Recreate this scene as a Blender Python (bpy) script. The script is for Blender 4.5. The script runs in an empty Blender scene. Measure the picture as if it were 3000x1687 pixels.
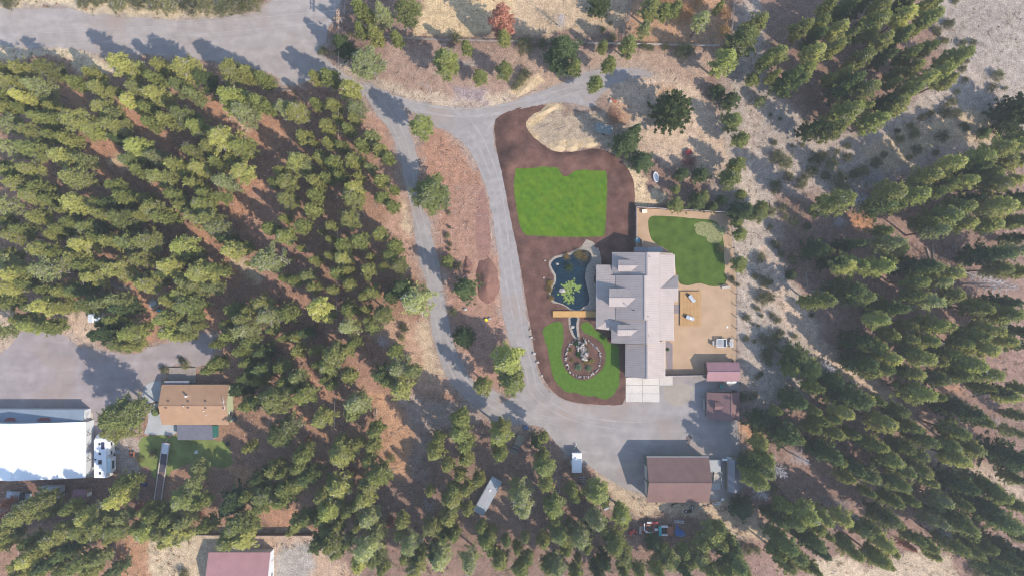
import bpy, math, random
import numpy as np
from mathutils import Vector, Matrix
from mathutils.geometry import tessellate_polygon, delaunay_2d_cdt
random.seed(7); rng = np.random.default_rng(7)
sc = bpy.context.scene
C = sc.collection
# ------------------------------------------------------------------ camera, sky, sun, exposure
HC = 160.0                      # flying height; the frame is 240 m wide on the ground
cam = bpy.data.objects.new('camera', bpy.data.cameras.new('camera')); C.objects.link(cam)
cam.data.sensor_width = 36; cam.data.lens = 24; cam.data.clip_end = 3000; cam.location = (0, 0, HC)
sc.camera = cam
SUN_AZ = math.atan2(0.79, -0.63)       # clockwise from +Y
SUN_EL = math.radians(42)
w = bpy.data.worlds.new('World'); sc.world = w; w.use_nodes = True
nt = w.node_tree; sky = nt.nodes.new('ShaderNodeTexSky'); sky.sky_type = 'NISHITA'; sky.sun_disc = False
sky.sun_elevation = SUN_EL; sky.sun_rotation = SUN_AZ; sky.dust_density = 1.5; sky.air_density = 1.2; sky.altitude = 1300
nt.links.new(sky.outputs[0], nt.nodes['Background'].inputs[0]); nt.nodes['Background'].inputs[1].default_value = 0.15
sun = bpy.data.objects.new('sun', bpy.data.lights.new('sun', 'SUN')); C.objects.link(sun)
sun.data.energy = 2.9; sun.data.angle = math.radians(0.6); sun.data.color = (1.0, 0.90, 0.78)
sd = Vector((math.sin(SUN_AZ)*math.cos(SUN_EL), math.cos(SUN_AZ)*math.cos(SUN_EL), math.sin(SUN_EL)))
sun.rotation_euler = sd.to_track_quat('Z', 'Y').to_euler()
sc.view_settings.view_transform = 'Standard'; sc.view_settings.look = 'None'
sc.view_settings.exposure = .95; sc.view_settings.gamma = 1; sc.view_settings.use_curve_mapping = False
sc.cycles.use_denoising = True; sc.cycles.denoiser = 'OPENIMAGEDENOISE'; sc.cycles.denoising_prefilter = 'ACCURATE'; sc.cycles.pixel_filter_type = 'BLACKMAN_HARRIS'; sc.cycles.filter_width = 1.1; sc.cycles.max_bounces = 4; sc.cycles.diffuse_bounces = 3; sc.cycles.transparent_max_bounces = 4

# ------------------------------------------------------------------ haze: one closed box of thin air round camera and ground
def haze_box(d):
    me = bpy.data.meshes.new('haze'); X, Z0, Z1 = 420, -1.0, 163.0
    me.from_pydata([(x, y, z) for z in (Z0, Z1) for y in (-X, X) for x in (-X, X)], [], [(0, 2, 3, 1), (4, 5, 7, 6), (0, 1, 5, 4), (2, 6, 7, 3), (0, 4, 6, 2), (1, 3, 7, 5)])
    o = bpy.data.objects.new('haze', me); C.objects.link(o); m = bpy.data.materials.new('haze_air'); m.use_nodes = True; N = m.node_tree.nodes
    N.remove(N['Principled BSDF']); v = N.new('ShaderNodeVolumePrincipled'); v.inputs['Color'].default_value = (.86, .90, .96, 1); v.inputs['Density'].default_value = d; v.inputs['Anisotropy'].default_value = .2
    m.node_tree.links.new(v.outputs[0], N['Material Output'].inputs['Volume']); me.materials.append(m)
    o['kind'] = 'stuff'; o['label'] = 'thin summer haze between the drone and the ground'; o['category'] = 'haze'
haze_box(.0004)
# ------------------------------------------------------------------ measuring: survey coordinates -> metres
TS = 750/1934
def T(t, x, y):                  # one of twelve survey squares, 1..12
    c = (t-1) % 4; r = (t-1)//4
    return (750*c + x*TS, (0, 562, 1125)[r] + y*TS)
def D(x, y): return (x*3000/2576, y*3000/2576)
def A_(x, y): return (1560 + x*.2509, 780 + y*.2509)
def B_(x, y): return (1840 + x*.1553, 1440 + y*.1553)
def C_(x, y): return (x*.1932, 1220 + y*.1932)
def E_(x, y): return (2000 + x*.2829, 840 + y*.2829)
def W(p, z=0.0):
    k = .08*(HC-z)/HC
    return Vector(((p[0]-1500)*k, (843.5-p[1])*k, z))
def WT(t, x, y, z=0.0): return W(T(t, x, y), z)
def Ts(t, pts): return [T(t, *p) for p in pts]
def Ds(pts): return [D(*p) for p in pts]

def lin(r, g, b):
    f = lambda c: c/12.92 if c <= .04045 else ((c+.055)/1.055)**2.4
    return tuple(f(v/255) for v in (r, g, b))
def K(r, g, b, k=.72):           # surface colour from its sunlit look
    return tuple(v*k for v in lin(r, g, b))

# ------------------------------------------------------------------ materials
MATS = {}
def mat(name, col, var=.15, scale=3.0, fine=.1, fscale=25.0, rough=.9, bump=.0, bscale=8.0, metal=0.0, spec=.3, attr=None, obj_rand=0.0, transl=0.0, extra=None):
    if name in MATS: return MATS[name]
    m = bpy.data.materials.new(name); m.use_nodes = True; MATS[name] = m
    t = m.node_tree; N = t.nodes; L = t.links; b = N['Principled BSDF']
    b.inputs['Roughness'].default_value = rough; b.inputs['Metallic'].default_value = metal
    b.inputs['Specular IOR Level'].default_value = spec
    tc = N.new('ShaderNodeTexCoord')
    if attr:
        a = N.new('ShaderNodeAttribute'); a.attribute_name = attr; src = a.outputs['Color']
    else:
        a = N.new('ShaderNodeRGB'); a.outputs[0].default_value = (*col, 1); src = a.outputs[0]
    def noise(s, det=4):
        n = N.new('ShaderNodeTexNoise'); n.inputs['Scale'].default_value = s; n.inputs['Detail'].default_value = det
        L.new(tc.outputs['Object'], n.inputs['Vector']); return n.outputs['Fac']
    def mul(src, fac, amt):      # src * (1 + amt*(2*fac-1)*2)
        mr = N.new('ShaderNodeMapRange'); mr.inputs[1].default_value = .25; mr.inputs[2].default_value = .75
        mr.inputs[3].default_value = 1-amt; mr.inputs[4].default_value = 1+amt; L.new(fac, mr.inputs[0])
        v = N.new('ShaderNodeVectorMath'); v.operation = 'SCALE'; L.new(src, v.inputs[0]); L.new(mr.outputs[0], v.inputs['Scale'])
        return v.outputs[0]
    if var: src = mul(src, noise(scale), var)
    if fine: src = mul(src, noise(fscale, 2), fine)
    if obj_rand:
        oi = N.new('ShaderNodeObjectInfo'); src = mul(src, oi.outputs['Random'], obj_rand)
    if extra: src = extra(t, N, L, tc, src, noise, mul)
    L.new(src, b.inputs['Base Color'])
    if bump:
        bn = N.new('ShaderNodeBump'); bn.inputs['Strength'].default_value = bump; bn.inputs['Distance'].default_value = .1
        L.new(noise(bscale, 5), bn.inputs['Height']); L.new(bn.outputs[0], b.inputs['Normal'])
    if transl:
        tr = N.new('ShaderNodeBsdfTranslucent'); L.new(src, tr.inputs[0]); mx = N.new('ShaderNodeMixShader'); mx.inputs[0].default_value = transl
        L.new(b.outputs[0], mx.inputs[1]); L.new(tr.outputs[0], mx.inputs[2]); L.new(mx.outputs[0], N['Material Output'].inputs[0])
    return m

# ------------------------------------------------------------------ mesh helpers
class MB:
    def __init__(s, o=(0, 0, 0)): s.v = []; s.f = []; s.o = Vector(o)
    def add(s, vs, fs):
        k = len(s.v); s.v += [Vector(p)-s.o for p in vs]; s.f += [tuple(i+k for i in f) for f in fs]; return s
    def box(s, c, d, rz=0.0, rx=0.0, ry=0.0):
        M = Matrix.Rotation(rz, 3, 'Z') @ Matrix.Rotation(ry, 3, 'Y') @ Matrix.Rotation(rx, 3, 'X')
        vs = [Vector(c) + M @ Vector((i*d[0]/2, j*d[1]/2, k*d[2]/2)) for k in (-1, 1) for j in (-1, 1) for i in (-1, 1)]
        return s.add(vs, [(0, 2, 3, 1), (4, 5, 7, 6), (0, 1, 5, 4), (2, 6, 7, 3), (0, 4, 6, 2), (1, 3, 7, 5)])
    def bx(s, x0, x1, y0, y1, z0, z1): return s.box(((x0+x1)/2, (y0+y1)/2, (z0+z1)/2), (x1-x0, y1-y0, z1-z0))
    def tube(s, p0, p1, r, n=6, r2=None):
        p0, p1 = Vector(p0), Vector(p1); r2 = r if r2 is None else r2; d = (p1-p0).normalized()
        a = d.orthogonal().normalized(); b = d.cross(a)
        vs = [p + (a*math.cos(2*math.pi*i/n)+b*math.sin(2*math.pi*i/n))*q for p, q in ((p0, r), (p1, r2)) for i in range(n)]
        return s.add(vs, [(i, (i+1) % n, n+(i+1) % n, n+i) for i in range(n)] + [tuple(range(n))[::-1], tuple(range(n, 2*n))])
    def ring(s, c, R, r, n=14, m=5, axis='Z'):
        vs = []
        for i in range(n):
            a = 2*math.pi*i/n
            for j in range(m):
                b = 2*math.pi*j/m; q = Vector(((R+r*math.cos(b))*math.cos(a), (R+r*math.cos(b))*math.sin(a), r*math.sin(b)))
                if axis == 'X': q = Vector((q.z, q.x, q.y))
                if axis == 'Y': q = Vector((q.x, q.z, q.y))
                vs.append(Vector(c)+q)
        return s.add(vs, [(i*m+j, ((i+1) % n)*m+j, ((i+1) % n)*m+(j+1) % m, i*m+(j+1) % m) for i in range(n) for j in range(m)])
    def prism(s, pts, z0, z1):   # 2-D outline raised
        n = len(pts); vs = [(p[0], p[1], z0) for p in pts] + [(p[0], p[1], z1) for p in pts]
        ar = sum(pts[i][0]*pts[(i+1) % n][1]-pts[(i+1) % n][0]*pts[i][1] for i in range(n))
        if ar < 0: vs = [(p[0], p[1], z0) for p in pts[::-1]] + [(p[0], p[1], z1) for p in pts[::-1]]
        return s.add(vs, [tuple(range(n))[::-1], tuple(range(n, 2*n))] + [(i, (i+1) % n, n+(i+1) % n, n+i) for i in range(n)])
    def slab(s, pts, t=.12):
        pts = [Vector(p) for p in pts]; n = len(pts)
        nn = sum(((pts[i]-pts[0]).cross(pts[i+1]-pts[0]) for i in range(1, n-1)), Vector())
        if nn.z < 0: pts = pts[::-1]; nn = -nn
        nn.normalize(); vs = [p-nn*t for p in pts]+pts
        return s.add(vs, [tuple(range(n))[::-1], tuple(range(n, 2*n))] + [(i, (i+1) % n, n+(i+1) % n, n+i) for i in range(n)])
    def extr(s, prof, axis, a, b):   # profile (h, z) extruded along axis from a to b
        n = len(prof)
        P = (lambda h, z, q: (q, h, z)) if axis == 'x' else (lambda h, z, q: (h, q, z))
        vs = [P(h, z, a) for h, z in prof] + [P(h, z, b) for h, z in prof]
        return s.add(vs, [tuple(range(n))[::-1], tuple(range(n, 2*n))] + [(i, (i+1) % n, n+(i+1) % n, n+i) for i in range(n)])
    def blob(s, c, r, seed=0, n=7, m=5, rough=.25, half=False):
        R = random.Random(seed); c = Vector(c); r = Vector(r) if hasattr(r, '__len__') else Vector((r, r, r))
        vs = []; fs = []
        for j in range(m+1):
            ph = math.pi*j/m if not half else math.pi/2*j/m
            for i in range(n):
                a = 2*math.pi*(i+.5*(j % 2))/n; q = 1+R.uniform(-rough, rough)
                vs.append(c+Vector((r.x*math.sin(ph)*math.cos(a)*q, r.y*math.sin(ph)*math.sin(a)*q, r.z*math.cos(ph)*(1 if j == 0 else q))))
        for j in range(m):
            for i in range(n): fs.append((j*n+i, (j+1)*n+i, (j+1)*n+(i+1) % n, j*n+(i+1) % n))
        return s.add(vs, fs)
    def build(s, name, m, parent=None, loc=None, rz=0, **kw):
        me = bpy.data.meshes.new(name); me.from_pydata([tuple(v) for v in s.v], [], s.f); me.validate(); me.update()
        return link(name, me, m, parent, loc if loc is not None else (s.o if parent is None else (0, 0, 0)), rz, **kw)
def link(name, me, m, parent=None, loc=(0, 0, 0), rz=0, **kw):
    o = bpy.data.objects.new(name, me); C.objects.link(o)
    if m is not None:
        for q in (m if isinstance(m, (list, tuple)) else [m]):
            if q.name not in [x.name for x in me.materials if x]: me.materials.append(q)
    o.location = loc; o.rotation_euler = (0, 0, rz)
    if parent is not None: o.parent = parent
    for k, v in kw.items(): o[k] = v
    return o
def thing(name, label, cat, loc=(0, 0, 0), rz=0, group=None):
    o = bpy.data.objects.new(name, None); C.objects.link(o); o.location = loc; o.rotation_euler = (0, 0, rz); o.empty_display_size = .3
    o['label'] = label; o['category'] = cat
    if group: o['group'] = group
    return o
def tag(o, label, cat, group=None, kind=None):
    o['label'] = label; o['category'] = cat
    if group: o['group'] = group
    if kind: o['kind'] = kind
    return o
def np_mesh(name, v, f, smooth=False):
    v = np.asarray(v, np.float32); f = np.asarray(f, np.int32); me = bpy.data.meshes.new(name); k = f.shape[1]
    me.vertices.add(len(v)); me.vertices.foreach_set('co', v.ravel()); me.loops.add(f.size); me.loops.foreach_set('vertex_index', f.ravel())
    me.polygons.add(len(f)); me.polygons.foreach_set('loop_start', np.arange(0, f.size, k, dtype=np.int32))
    me.polygons.foreach_set('use_smooth', np.full(len(f), smooth)); me.update(calc_edges=True); return me

# value noise for outlines and ground colour
_tab = rng.random((256, 256))
def vnoise(x, y):
    xi = np.floor(x).astype(int); yi = np.floor(y).astype(int); fx = x-xi; fy = y-yi; fx = fx*fx*(3-2*fx); fy = fy*fy*(3-2*fy)
    g = lambda a, b: _tab[a % 256, b % 256]
    return (g(xi, yi)*(1-fx)+g(xi+1, yi)*fx)*(1-fy) + (g(xi, yi+1)*(1-fx)+g(xi+1, yi+1)*fx)*fy
def fbm(x, y, o=4):
    x = np.asarray(x, float); y = np.asarray(y, float); s = 0; a = .5
    for i in range(o): s = s + a*vnoise(x*2**i+17.3*i, y*2**i+5.1*i); a /= 2
    return s/(1-.5**o)*1.0 - .5
def inside(poly, x, y):
    r = np.zeros(x.shape, bool); n = len(poly)
    for i in range(n):
        x0, y0 = poly[i]; x1, y1 = poly[(i+1) % n]
        if y0 == y1: continue
        r ^= ((y0 > y) != (y1 > y)) & (x < (x1-x0)*(y-y0)/(y1-y0)+x0)
    return r
def segdist(pts, x, y, closed):
    d = np.full(x.shape, 1e9); n = len(pts)
    for i in range(n if closed else n-1):
        x0, y0 = pts[i]; x1, y1 = pts[(i+1) % n]; dx, dy = x1-x0, y1-y0; l = dx*dx+dy*dy+1e-9
        t = np.clip(((x-x0)*dx+(y-y0)*dy)/l, 0, 1); d = np.minimum(d, np.hypot(x-x0-t*dx, y-y0-t*dy))
    return d
def smooth_poly(pts, it=2, closed=True):
    for _ in range(it):
        q = []; n = len(pts)
        for i in range(n if closed else n-1):
            a, b = pts[i], pts[(i+1) % n]
            q += [(a[0]*.75+b[0]*.25, a[1]*.75+b[1]*.25), (a[0]*.25+b[0]*.75, a[1]*.25+b[1]*.75)]
        pts = q
    return pts
def outline(px, smooth=2, rag=.0, step=.6, fr=.8):
    p = [tuple(W(q)[:2]) for q in (smooth_poly(px, smooth) if smooth else px)]
    out = []
    n = len(p)
    for i in range(n):
        a, b = p[i], p[(i+1) % n]; L = math.hypot(b[0]-a[0], b[1]-a[1]); k = max(1, int(L/step)) if rag else 1
        for j in range(k):
            t = j/k; out.append((a[0]+(b[0]-a[0])*t, a[1]+(b[1]-a[1])*t))
    if rag:
        q = np.array(out); nx = fbm(q[:, 0]*fr+31, q[:, 1]*fr)*2*rag; ny = fbm(q[:, 0]*fr+77, q[:, 1]*fr+9)*2*rag
        out = [(a+b, c+d) for (a, c), b, d in zip(out, nx, ny)]
    return out
SHEETS = {}
def sheet(name, px, z, m, smooth=2, rag=.15, label=None, cat=None, kind='structure', step=.6, height=None, grid=.8, raw=None, t=0.0):
    o = raw or outline(px, smooth, rag, step); SHEETS.setdefault(name, []).append(o)
    if height is None:
        v = [(a, b, z) for a, b in o]; f = tessellate_polygon([[Vector(q) for q in v]]); n = len(v)
        f = [q if ((v[q[1]][0]-v[q[0]][0])*(v[q[2]][1]-v[q[0]][1])-(v[q[1]][1]-v[q[0]][1])*(v[q[2]][0]-v[q[0]][0])) > 0 else q[::-1] for q in f]
        if t: v += [(a, b, z-t) for a, b in o]; f += [(i, (i+1) % n, n+(i+1) % n, n+i) for i in range(n)]
    else:
        xs = [a for a, b in o]; ys = [b for a, b in o]
        gx, gy = np.meshgrid(np.arange(min(xs), max(xs), grid), np.arange(min(ys), max(ys), grid)); gx = gx.ravel()+.13; gy = gy.ravel()+.07
        k = inside(o, gx, gy); gx = gx[k]; gy = gy[k]; k = segdist(o, gx, gy, True) > grid*.5; gx = gx[k]; gy = gy[k]
        pv = [Vector(q) for q in o]+[Vector(q) for q in zip(gx, gy)]; n = len(o)
        r = delaunay_2d_cdt(pv, [], [list(range(n))], 1, 1e-5); vv = np.array([(q.x, q.y) for q in r[0]])
        edge = np.clip(segdist(o, vv[:, 0], vv[:, 1], True)/1.0, 0, 1); hz = z+height(vv[:, 0], vv[:, 1])*edge
        v = [(a, b, c) for (a, b), c in zip(vv, hz)]; f = r[2]
    me = bpy.data.meshes.new(name); me.from_pydata(v, [], f); me.update()
    if height is not None: me.polygons.foreach_set('use_smooth', [True]*len(me.polygons))
    ob = link(name, me, m)
    tag(ob, label or name, cat or name.replace('_', ' '), kind=kind); return ob
# ------------------------------------------------------------------ ground sheet with its soils
def ax(lo, hi, st):
    a = list(np.arange(lo, hi+.01, st)); s = st
    r = []; v = hi
    while v < 900: s *= 1.5; v += s; r.append(v)
    s = st; l = []; v = lo
    while v > -900: s *= 1.5; v -= s; l.append(v)
    return np.array(l[::-1]+a+r)
gx = ax(-126, 126, .5); gy = ax(-74, 74, .5); nx_, ny_ = len(gx), len(gy)
X, Y = np.meshgrid(gx, gy); X = X.ravel(); Y = Y.ravel()
PX = 1500+X/.08; PY = 843.5-Y/.08
wx = PX+fbm(X*.35, Y*.35)*46+fbm(X*1.3, Y*1.3)*16; wy = PY+fbm(X*.35+50, Y*.35)*46+fbm(X*1.3+9, Y*1.3)*16
SOIL = K(158, 132, 118); LITTER = K(148, 122, 110); RED = K(188, 144, 118); PALE = K(196, 178, 163); STRAW = K(214, 196, 166)
MAUVE = K(158, 132, 130); SAND = K(208, 182, 150); SANDY = K(184, 170, 160); BROWN = K(140, 105, 92); GREY = K(165, 158, 158)
PINKISH = K(182, 143, 124)
col = np.tile(np.array(LITTER), (len(X), 1))
def paint(m, c): 
    global col
    m = np.clip(m, 0, 1)[:, None]; col = col*(1-m)+np.array(c)*m
def PG(pts, c, fe=25, a=1.0):
    d = segdist(pts, wx, wy, True); s = np.where(inside(pts, wx, wy), d, -d); paint(np.clip(s/fe+.5, 0, 1)*a, c)
def LN(pts, wd, c, fe=18, a=1.0):
    d = segdist(pts, wx, wy, False); paint(np.clip((wd-d)/fe+.5, 0, 1)*a, c)
# broad zones
PG(Ds([(-200, 120), (700, 140), (900, 220), (1040, 500), (1100, 800), (1150, 1000), (700, 1500), (-200, 1500)]), K(164, 130, 110), 60)
PG(Ds([(1780, 440), (1900, -200), (2800, -200), (2800, 500), (2300, 500), (1960, 480), (1960, 700), (2000, 900), (2040, 1000), (1900, 1050), (1850, 900)]), SANDY, 60)
PG(Ds([(1900, 560), (1960, 660), (2060, 800), (2100, 960), (2000, 1000), (1880, 960), (1850, 560)]), K(190, 176, 164), 40)
PG(Ds([(2300, 420), (2800, 300), (2800, 1600), (1600, 1600), (1900, 1120), (2120, 980), (2000, 700), (2050, 560)]), K(160, 132, 122), 60)
PG(Ds([(1900, -50), (2330, -50), (2400, 180), (2150, 340), (2040, 320), (1930, 200)]), K(150, 124, 112), 30)
PG(Ds([(2340, -200), (2800, -200), (2800, 320), (2500, 200), (2370, 120)]), K(172, 160, 152), 60)
# dry straw margins
PG(Ts(1, [(-200, 340), (200, 350), (560, 380), (740, 420), (900, 500), (780, 560), (620, 560), (500, 470), (300, 420), (0, 460), (-200, 470)]), STRAW, 12)
PG(Ts(1, [(-200, -60), (1000, -60), (1934, -60), (1934, 70), (1500, 160), (1200, 165), (850, 130), (600, 90), (300, 55), (-200, 60)]), STRAW, 12)
PG(Ts(2, [(1240, -60), (2600, -60), (2500, 200), (1950, 250), (1660, 290), (1200, 270), (1230, 120)]), K(216, 190, 152), 20)
PG(Ts(3, [(-20, -60), (900, -60), (860, 230), (300, 260), (0, 280)]), K(200, 176, 148), 30)
PG(Ts(3, [(900, -60), (1670, -60), (1660, 250), (1560, 345), (900, 340)]), K(186, 148, 118), 30)
PG(Ts(2, [(980, 330), (1500, 360), (2600, 340), (2600, 700), (1934, 800), (1700, 850), (1300, 820), (1050, 700), (960, 640), (960, 400)]), K(170, 144, 130), 20)
PG(Ts(3, [(-20, 360), (900, 380), (1500, 380), (1500, 560), (1350, 700), (800, 540), (400, 650), (0, 720)]), K(182, 156, 138), 25)
LN(Ts(2, [(700, 500), (880, 640), (1100, 720), (1500, 790), (1934, 740)]), 16, K(205, 186, 165), 20)
PG(Ts(2, [(1480, 650), (1750, 690), (1720, 800), (1500, 780)]), K(160, 145, 148), 20)
# strip between lane and woods
PG(Ts(2, [(830, 780), (950, 900), (1030, 1100), (1080, 1300), (1100, 1450), (960, 1460), (900, 1100), (800, 900)]), K(184, 148, 130), 18)
PG(Ts(6, [(1100, -40), (1160, 150), (1200, 400), (1240, 600), (1150, 620), (1080, 350), (930, 250), (1060, 100)]), K(186, 152, 134), 15)
PG(Ts(6, [(1100, 50), (1165, 180), (1180, 330), (1120, 280)]), STRAW, 12, .8)
PG(Ts(6, [(900, 1000), (1300, 940), (1340, 1200), (1450, 1449), (1480, 1500), (1250, 1520), (1180, 1350), (1050, 1180), (900, 1100)]), K(196, 162, 140), 22)
PG(Ts(6, [(1180, 960), (1300, 960), (1350, 1200), (1440, 1400), (1340, 1400), (1240, 1150)]), K(214, 194, 166), 15, .7)
PG(Ts(10, [(820, -60), (950, 60), (1100, 260), (1200, 400), (1150, 700), (1000, 680), (940, 450), (960, 260), (800, 40)]), K(196, 155, 125), 22)
PG(Ts(10, [(1050, 60), (1250, 120), (1450, 120), (1600, 150), (1700, 260), (1300, 360), (1180, 320), (1080, 180)]), K(178, 160, 150), 25, .9)
PG(Ts(10, [(1180, 300), (1330, 350), (1280, 560), (1300, 760), (1180, 700)]), K(158, 142, 134), 25, .8)
# island between the two lanes
PG(Ts(2, [(1340, 940), (1480, 1010), (1600, 1110), (1700, 1290), (1760, 1500), (1300, 1500), (1200, 1160)]), K(176, 136, 116), 10)
PG(Ts(6, [(1200, -40), (1760, -40), (1800, 300), (1850, 700), (1920, 1200), (2050, 1500), (1600, 1500), (1470, 1000), (1400, 600), (1300, 200)]), K(178, 141, 124), 10)
LN(Ts(6, [(1720, 380), (1760, 350)]), 12, K(228, 205, 190), 10)
# red needle-litter openings in the left woods
for t, pts, wd in [(1, [(430, 640), (560, 730), (700, 880)], 22), (1, [(870, 770), (1020, 920), (1250, 1060)], 24), (1, [(1560, 760), (1700, 880), (1960, 1080)], 26), (1, [(640, 1150), (860, 1130), (930, 1250)], 22), (1, [(700, 1190), (830, 1350)], 14), (1, [(1740, 1310), (1934, 1420)], 20), (1, [(200, 1210), (440, 1370)], 14),
                   (5, [(60, -20), (160, 90), (330, 150)], 22), (5, [(1490, 320), (1600, 430), (1760, 560)], 28), (5, [(950, 720), (1070, 850), (1090, 1000), (1040, 1180)], 34), (5, [(1760, 40), (1960, 260)], 36), (5, [(1630, 640), (1700, 760)], 14), (5, [(1500, 850), (1600, 960)], 30), (5, [(1150, 460), (1230, 520)], 9), (5, [(200, 300), (380, 420)], 12), (5, [(480, 650), (600, 690)], 14),
                   (6, [(-20, 250), (200, 370), (400, 560)], 26), (6, [(40, 640), (220, 740), (400, 850)], 28), (6, [(20, 1040), (260, 1180), (460, 1410)], 22), (6, [(720, 1190), (880, 1460)], 24), (6, [(0, 60), (160, 180)], 26), (2, [(0, 900), (200, 1010)], 26), (10, [(270, 170), (380, 290)], 14), (10, [(400, -40), (520, 80)], 16), (10, [(540, 560), (640, 620)], 12), (10, [(80, 950), (260, 1040)], 26)]:
    LN(Ts(t, pts), wd, RED if t != 6 else K(178, 140, 122), 14, .95)
LN(Ts(1, [(860, 1200), (950, 1270)]), 14, STRAW, 12, .7); LN(Ts(5, [(1800, 520), (1934, 640)]), 16, STRAW, 14, .7); LN(Ts(1, [(1700, 860), (1900, 980)]), 6, STRAW, 10, .6)
# yard edges, pads, berms
PG(Ts(5, [(-60, 880), (60, 900), (140, 1040), (60, 1200), (-60, 1250)]), K(200, 178, 158), 18)
PG(Ts(5, [(400, 900), (760, 880), (760, 1180), (600, 1160), (450, 1050)]), K(200, 176, 156), 20)
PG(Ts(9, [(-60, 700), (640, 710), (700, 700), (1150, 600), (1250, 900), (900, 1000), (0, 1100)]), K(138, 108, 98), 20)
PG(Ts(9, [(840, 380), (1060, 400), (1060, 620), (900, 680), (840, 560)]), K(186, 170, 160), 15)
PG(Ts(9, [(920, 1125), (2400, 1100), (2300, 1600), (900, 1600)]), K(204, 184, 158), 6)
PG(Ts(9, [(920, 1125), (1130, 1120), (1120, 1600), (900, 1600)]), K(180, 140, 112), 12)
PG(Ts(10, [(-60, 1120), (430, 1125), (560, 1240), (800, 1500), (-60, 1500)]), K(196, 168, 146), 12)
PG(Ts(10, [(160, 1190), (400, 1190), (430, 1500), (130, 1500)]), K(176, 168, 162), 18)
PG(Ts(9, [(1700, 620), (1900, 620), (1920, 800), (1780, 800)]), K(198, 156, 124), 20)
PG(Ts(3, [(-20, 900), (180, 790), (370, 830), (640, 860), (760, 800), (900, 860), (980, 1000), (1000, 1200), (760, 1160), (640, 1100), (300, 1140), (100, 980)]), K(186, 168, 148), 12)
PG(Ts(3, [(100, 930), (200, 850), (330, 780), (350, 830), (250, 900), (130, 980), (250, 1060), (300, 1150), (640, 1110), (630, 1050), (420, 1060), (300, 1080), (150, 1050)]), K(214, 188, 150), 9)
PG(Ts(3, [(0, 700), (130, 580), (200, 540), (240, 600), (120, 680), (0, 760)]), K(216, 190, 154), 9)
PG(Ts(3, [(760, 530), (1200, 560), (1400, 680), (1560, 900), (1640, 1150), (1560, 1360), (1300, 1330), (1000, 1150), (900, 900), (720, 780), (760, 600)]), K(204, 180, 158), 22)
PG(Ts(3, [(860, 1250), (960, 1280), (1050, 1449), (1200, 1500), (900, 1500)]), K(214, 190, 158), 10)
PG(Ts(7, [(900, 60), (1100, -30), (1180, 60), (940, 110)]), K(214, 190, 158), 10)
PG(Ts(3, [(700, 800), (880, 800), (930, 920), (800, 980), (700, 930)]), K(186, 152, 126), 14)
PG(Ts(3, [(1100, 640), (1250, 640), (1130, 760), (1090, 720)]), K(192, 158, 128), 16)
PG(Ts(11, [(560, 620), (760, 700), (900, 790), (1010, 850), (1500, 890), (1700, 820), (1850, 960), (1960, 1150), (1700, 1180), (1450, 1020), (1150, 960), (950, 1000), (800, 950), (640, 760)]), K(204, 182, 156), 16)
PG(Ts(11, [(560, 620), (660, 640), (640, 720), (560, 680)]), K(180, 130, 105), 14)
PG(Ts(11, [(-20, 300), (100, 330), (80, 420), (-20, 560)]), K(200, 168, 146), 14)
PG(Ts(11, [(1700, 280), (1870, 300), (1860, 480), (1740, 460)]), K(200, 156, 124), 20)
# dirt tracks of the dry land
TR = K(202, 186, 172)
LN(Ds([(1890, -60), (1896, 200), (1888, 300), (1870, 420), (1885, 520), (1905, 560)]), 22, TR, 14)
for dx in (-8, 8): LN(Ds([(1892+dx, -60), (1898+dx, 200), (1890+dx, 300), (1874+dx, 420)]), 4, K(180, 160, 148), 5)
LN(Ts(8, [(-60, 500), (20, 700), (130, 860), (300, 1040), (480, 1280), (700, 1420)]) + Ts(12, [(760, 0), (900, 80), (1180, 470), (1480, 640), (1700, 720), (2050, 880)]), 26, K(206, 184, 166), 18)
PG(Ts(12, [(340, 1330), (560, 1270), (760, 1380), (950, 1290), (1240, 1240), (1350, 1300), (1470, 1500), (300, 1500)]), K(208, 188, 166), 16)
PG(Ts(8, [(600, 150), (700, 180), (830, 260), (800, 340), (680, 280)]), K(200, 150, 116), 18)
PG(Ts(12, [(1280, 20), (1450, 10), (1480, 80), (1300, 80)]), K(190, 150, 130), 14)
PG(Ts(4, [(700, 1150), (1000, 1000), (1400, 830), (1550, 830), (1700, 900), (1934, 1100), (1500, 1080), (1200, 1150), (900, 1300)]), K(208, 184, 150), 26, .75)
road = Ts(1, [(-400, 70), (0, 62), (300, 70), (560, 70), (640, 100), (900, 130), (1200, 152), (1500, 150), (1934, 95)]) + Ts(2, [(60, 55), (130, 0), (160, -160), (620, -160), (640, 0), (620, 80), (560, 150), (540, 250), (490, 400), (560, 480), (650, 550), (760, 620), (880, 660), (800, 740), (640, 640), (420, 600), (210, 660), (150, 560), (0, 525)]) + Ts(1, [(1650, 470), (1400, 430), (900, 400), (700, 400), (600, 370), (0, 350), (-400, 350)])
west = Ts(2, [(800, 640), (860, 620), (930, 680), (1060, 770), (1140, 870), (1150, 950), (1190, 1070), (1225, 1200), (1225, 1300), (1195, 1449)]) + Ts(6, [(1210, 60), (1310, 200), (1330, 350), (1380, 520), (1400, 700), (1430, 850), (1460, 1000), (1490, 1150), (1560, 1300), (1640, 1449)]) + Ts(11, [(-80, 60), (-120, 140), (-60, 260), (-260, 190)]) + Ts(6, [(1470, 1449), (1420, 1350), (1370, 1220), (1330, 1080), (1320, 950), (1300, 800), (1290, 680), (1240, 560), (1215, 400), (1190, 260), (1175, 150), (1150, 0)]) + Ts(2, [(1100, 1290), (1060, 1120), (1000, 970), (900, 850), (820, 730)])
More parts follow.
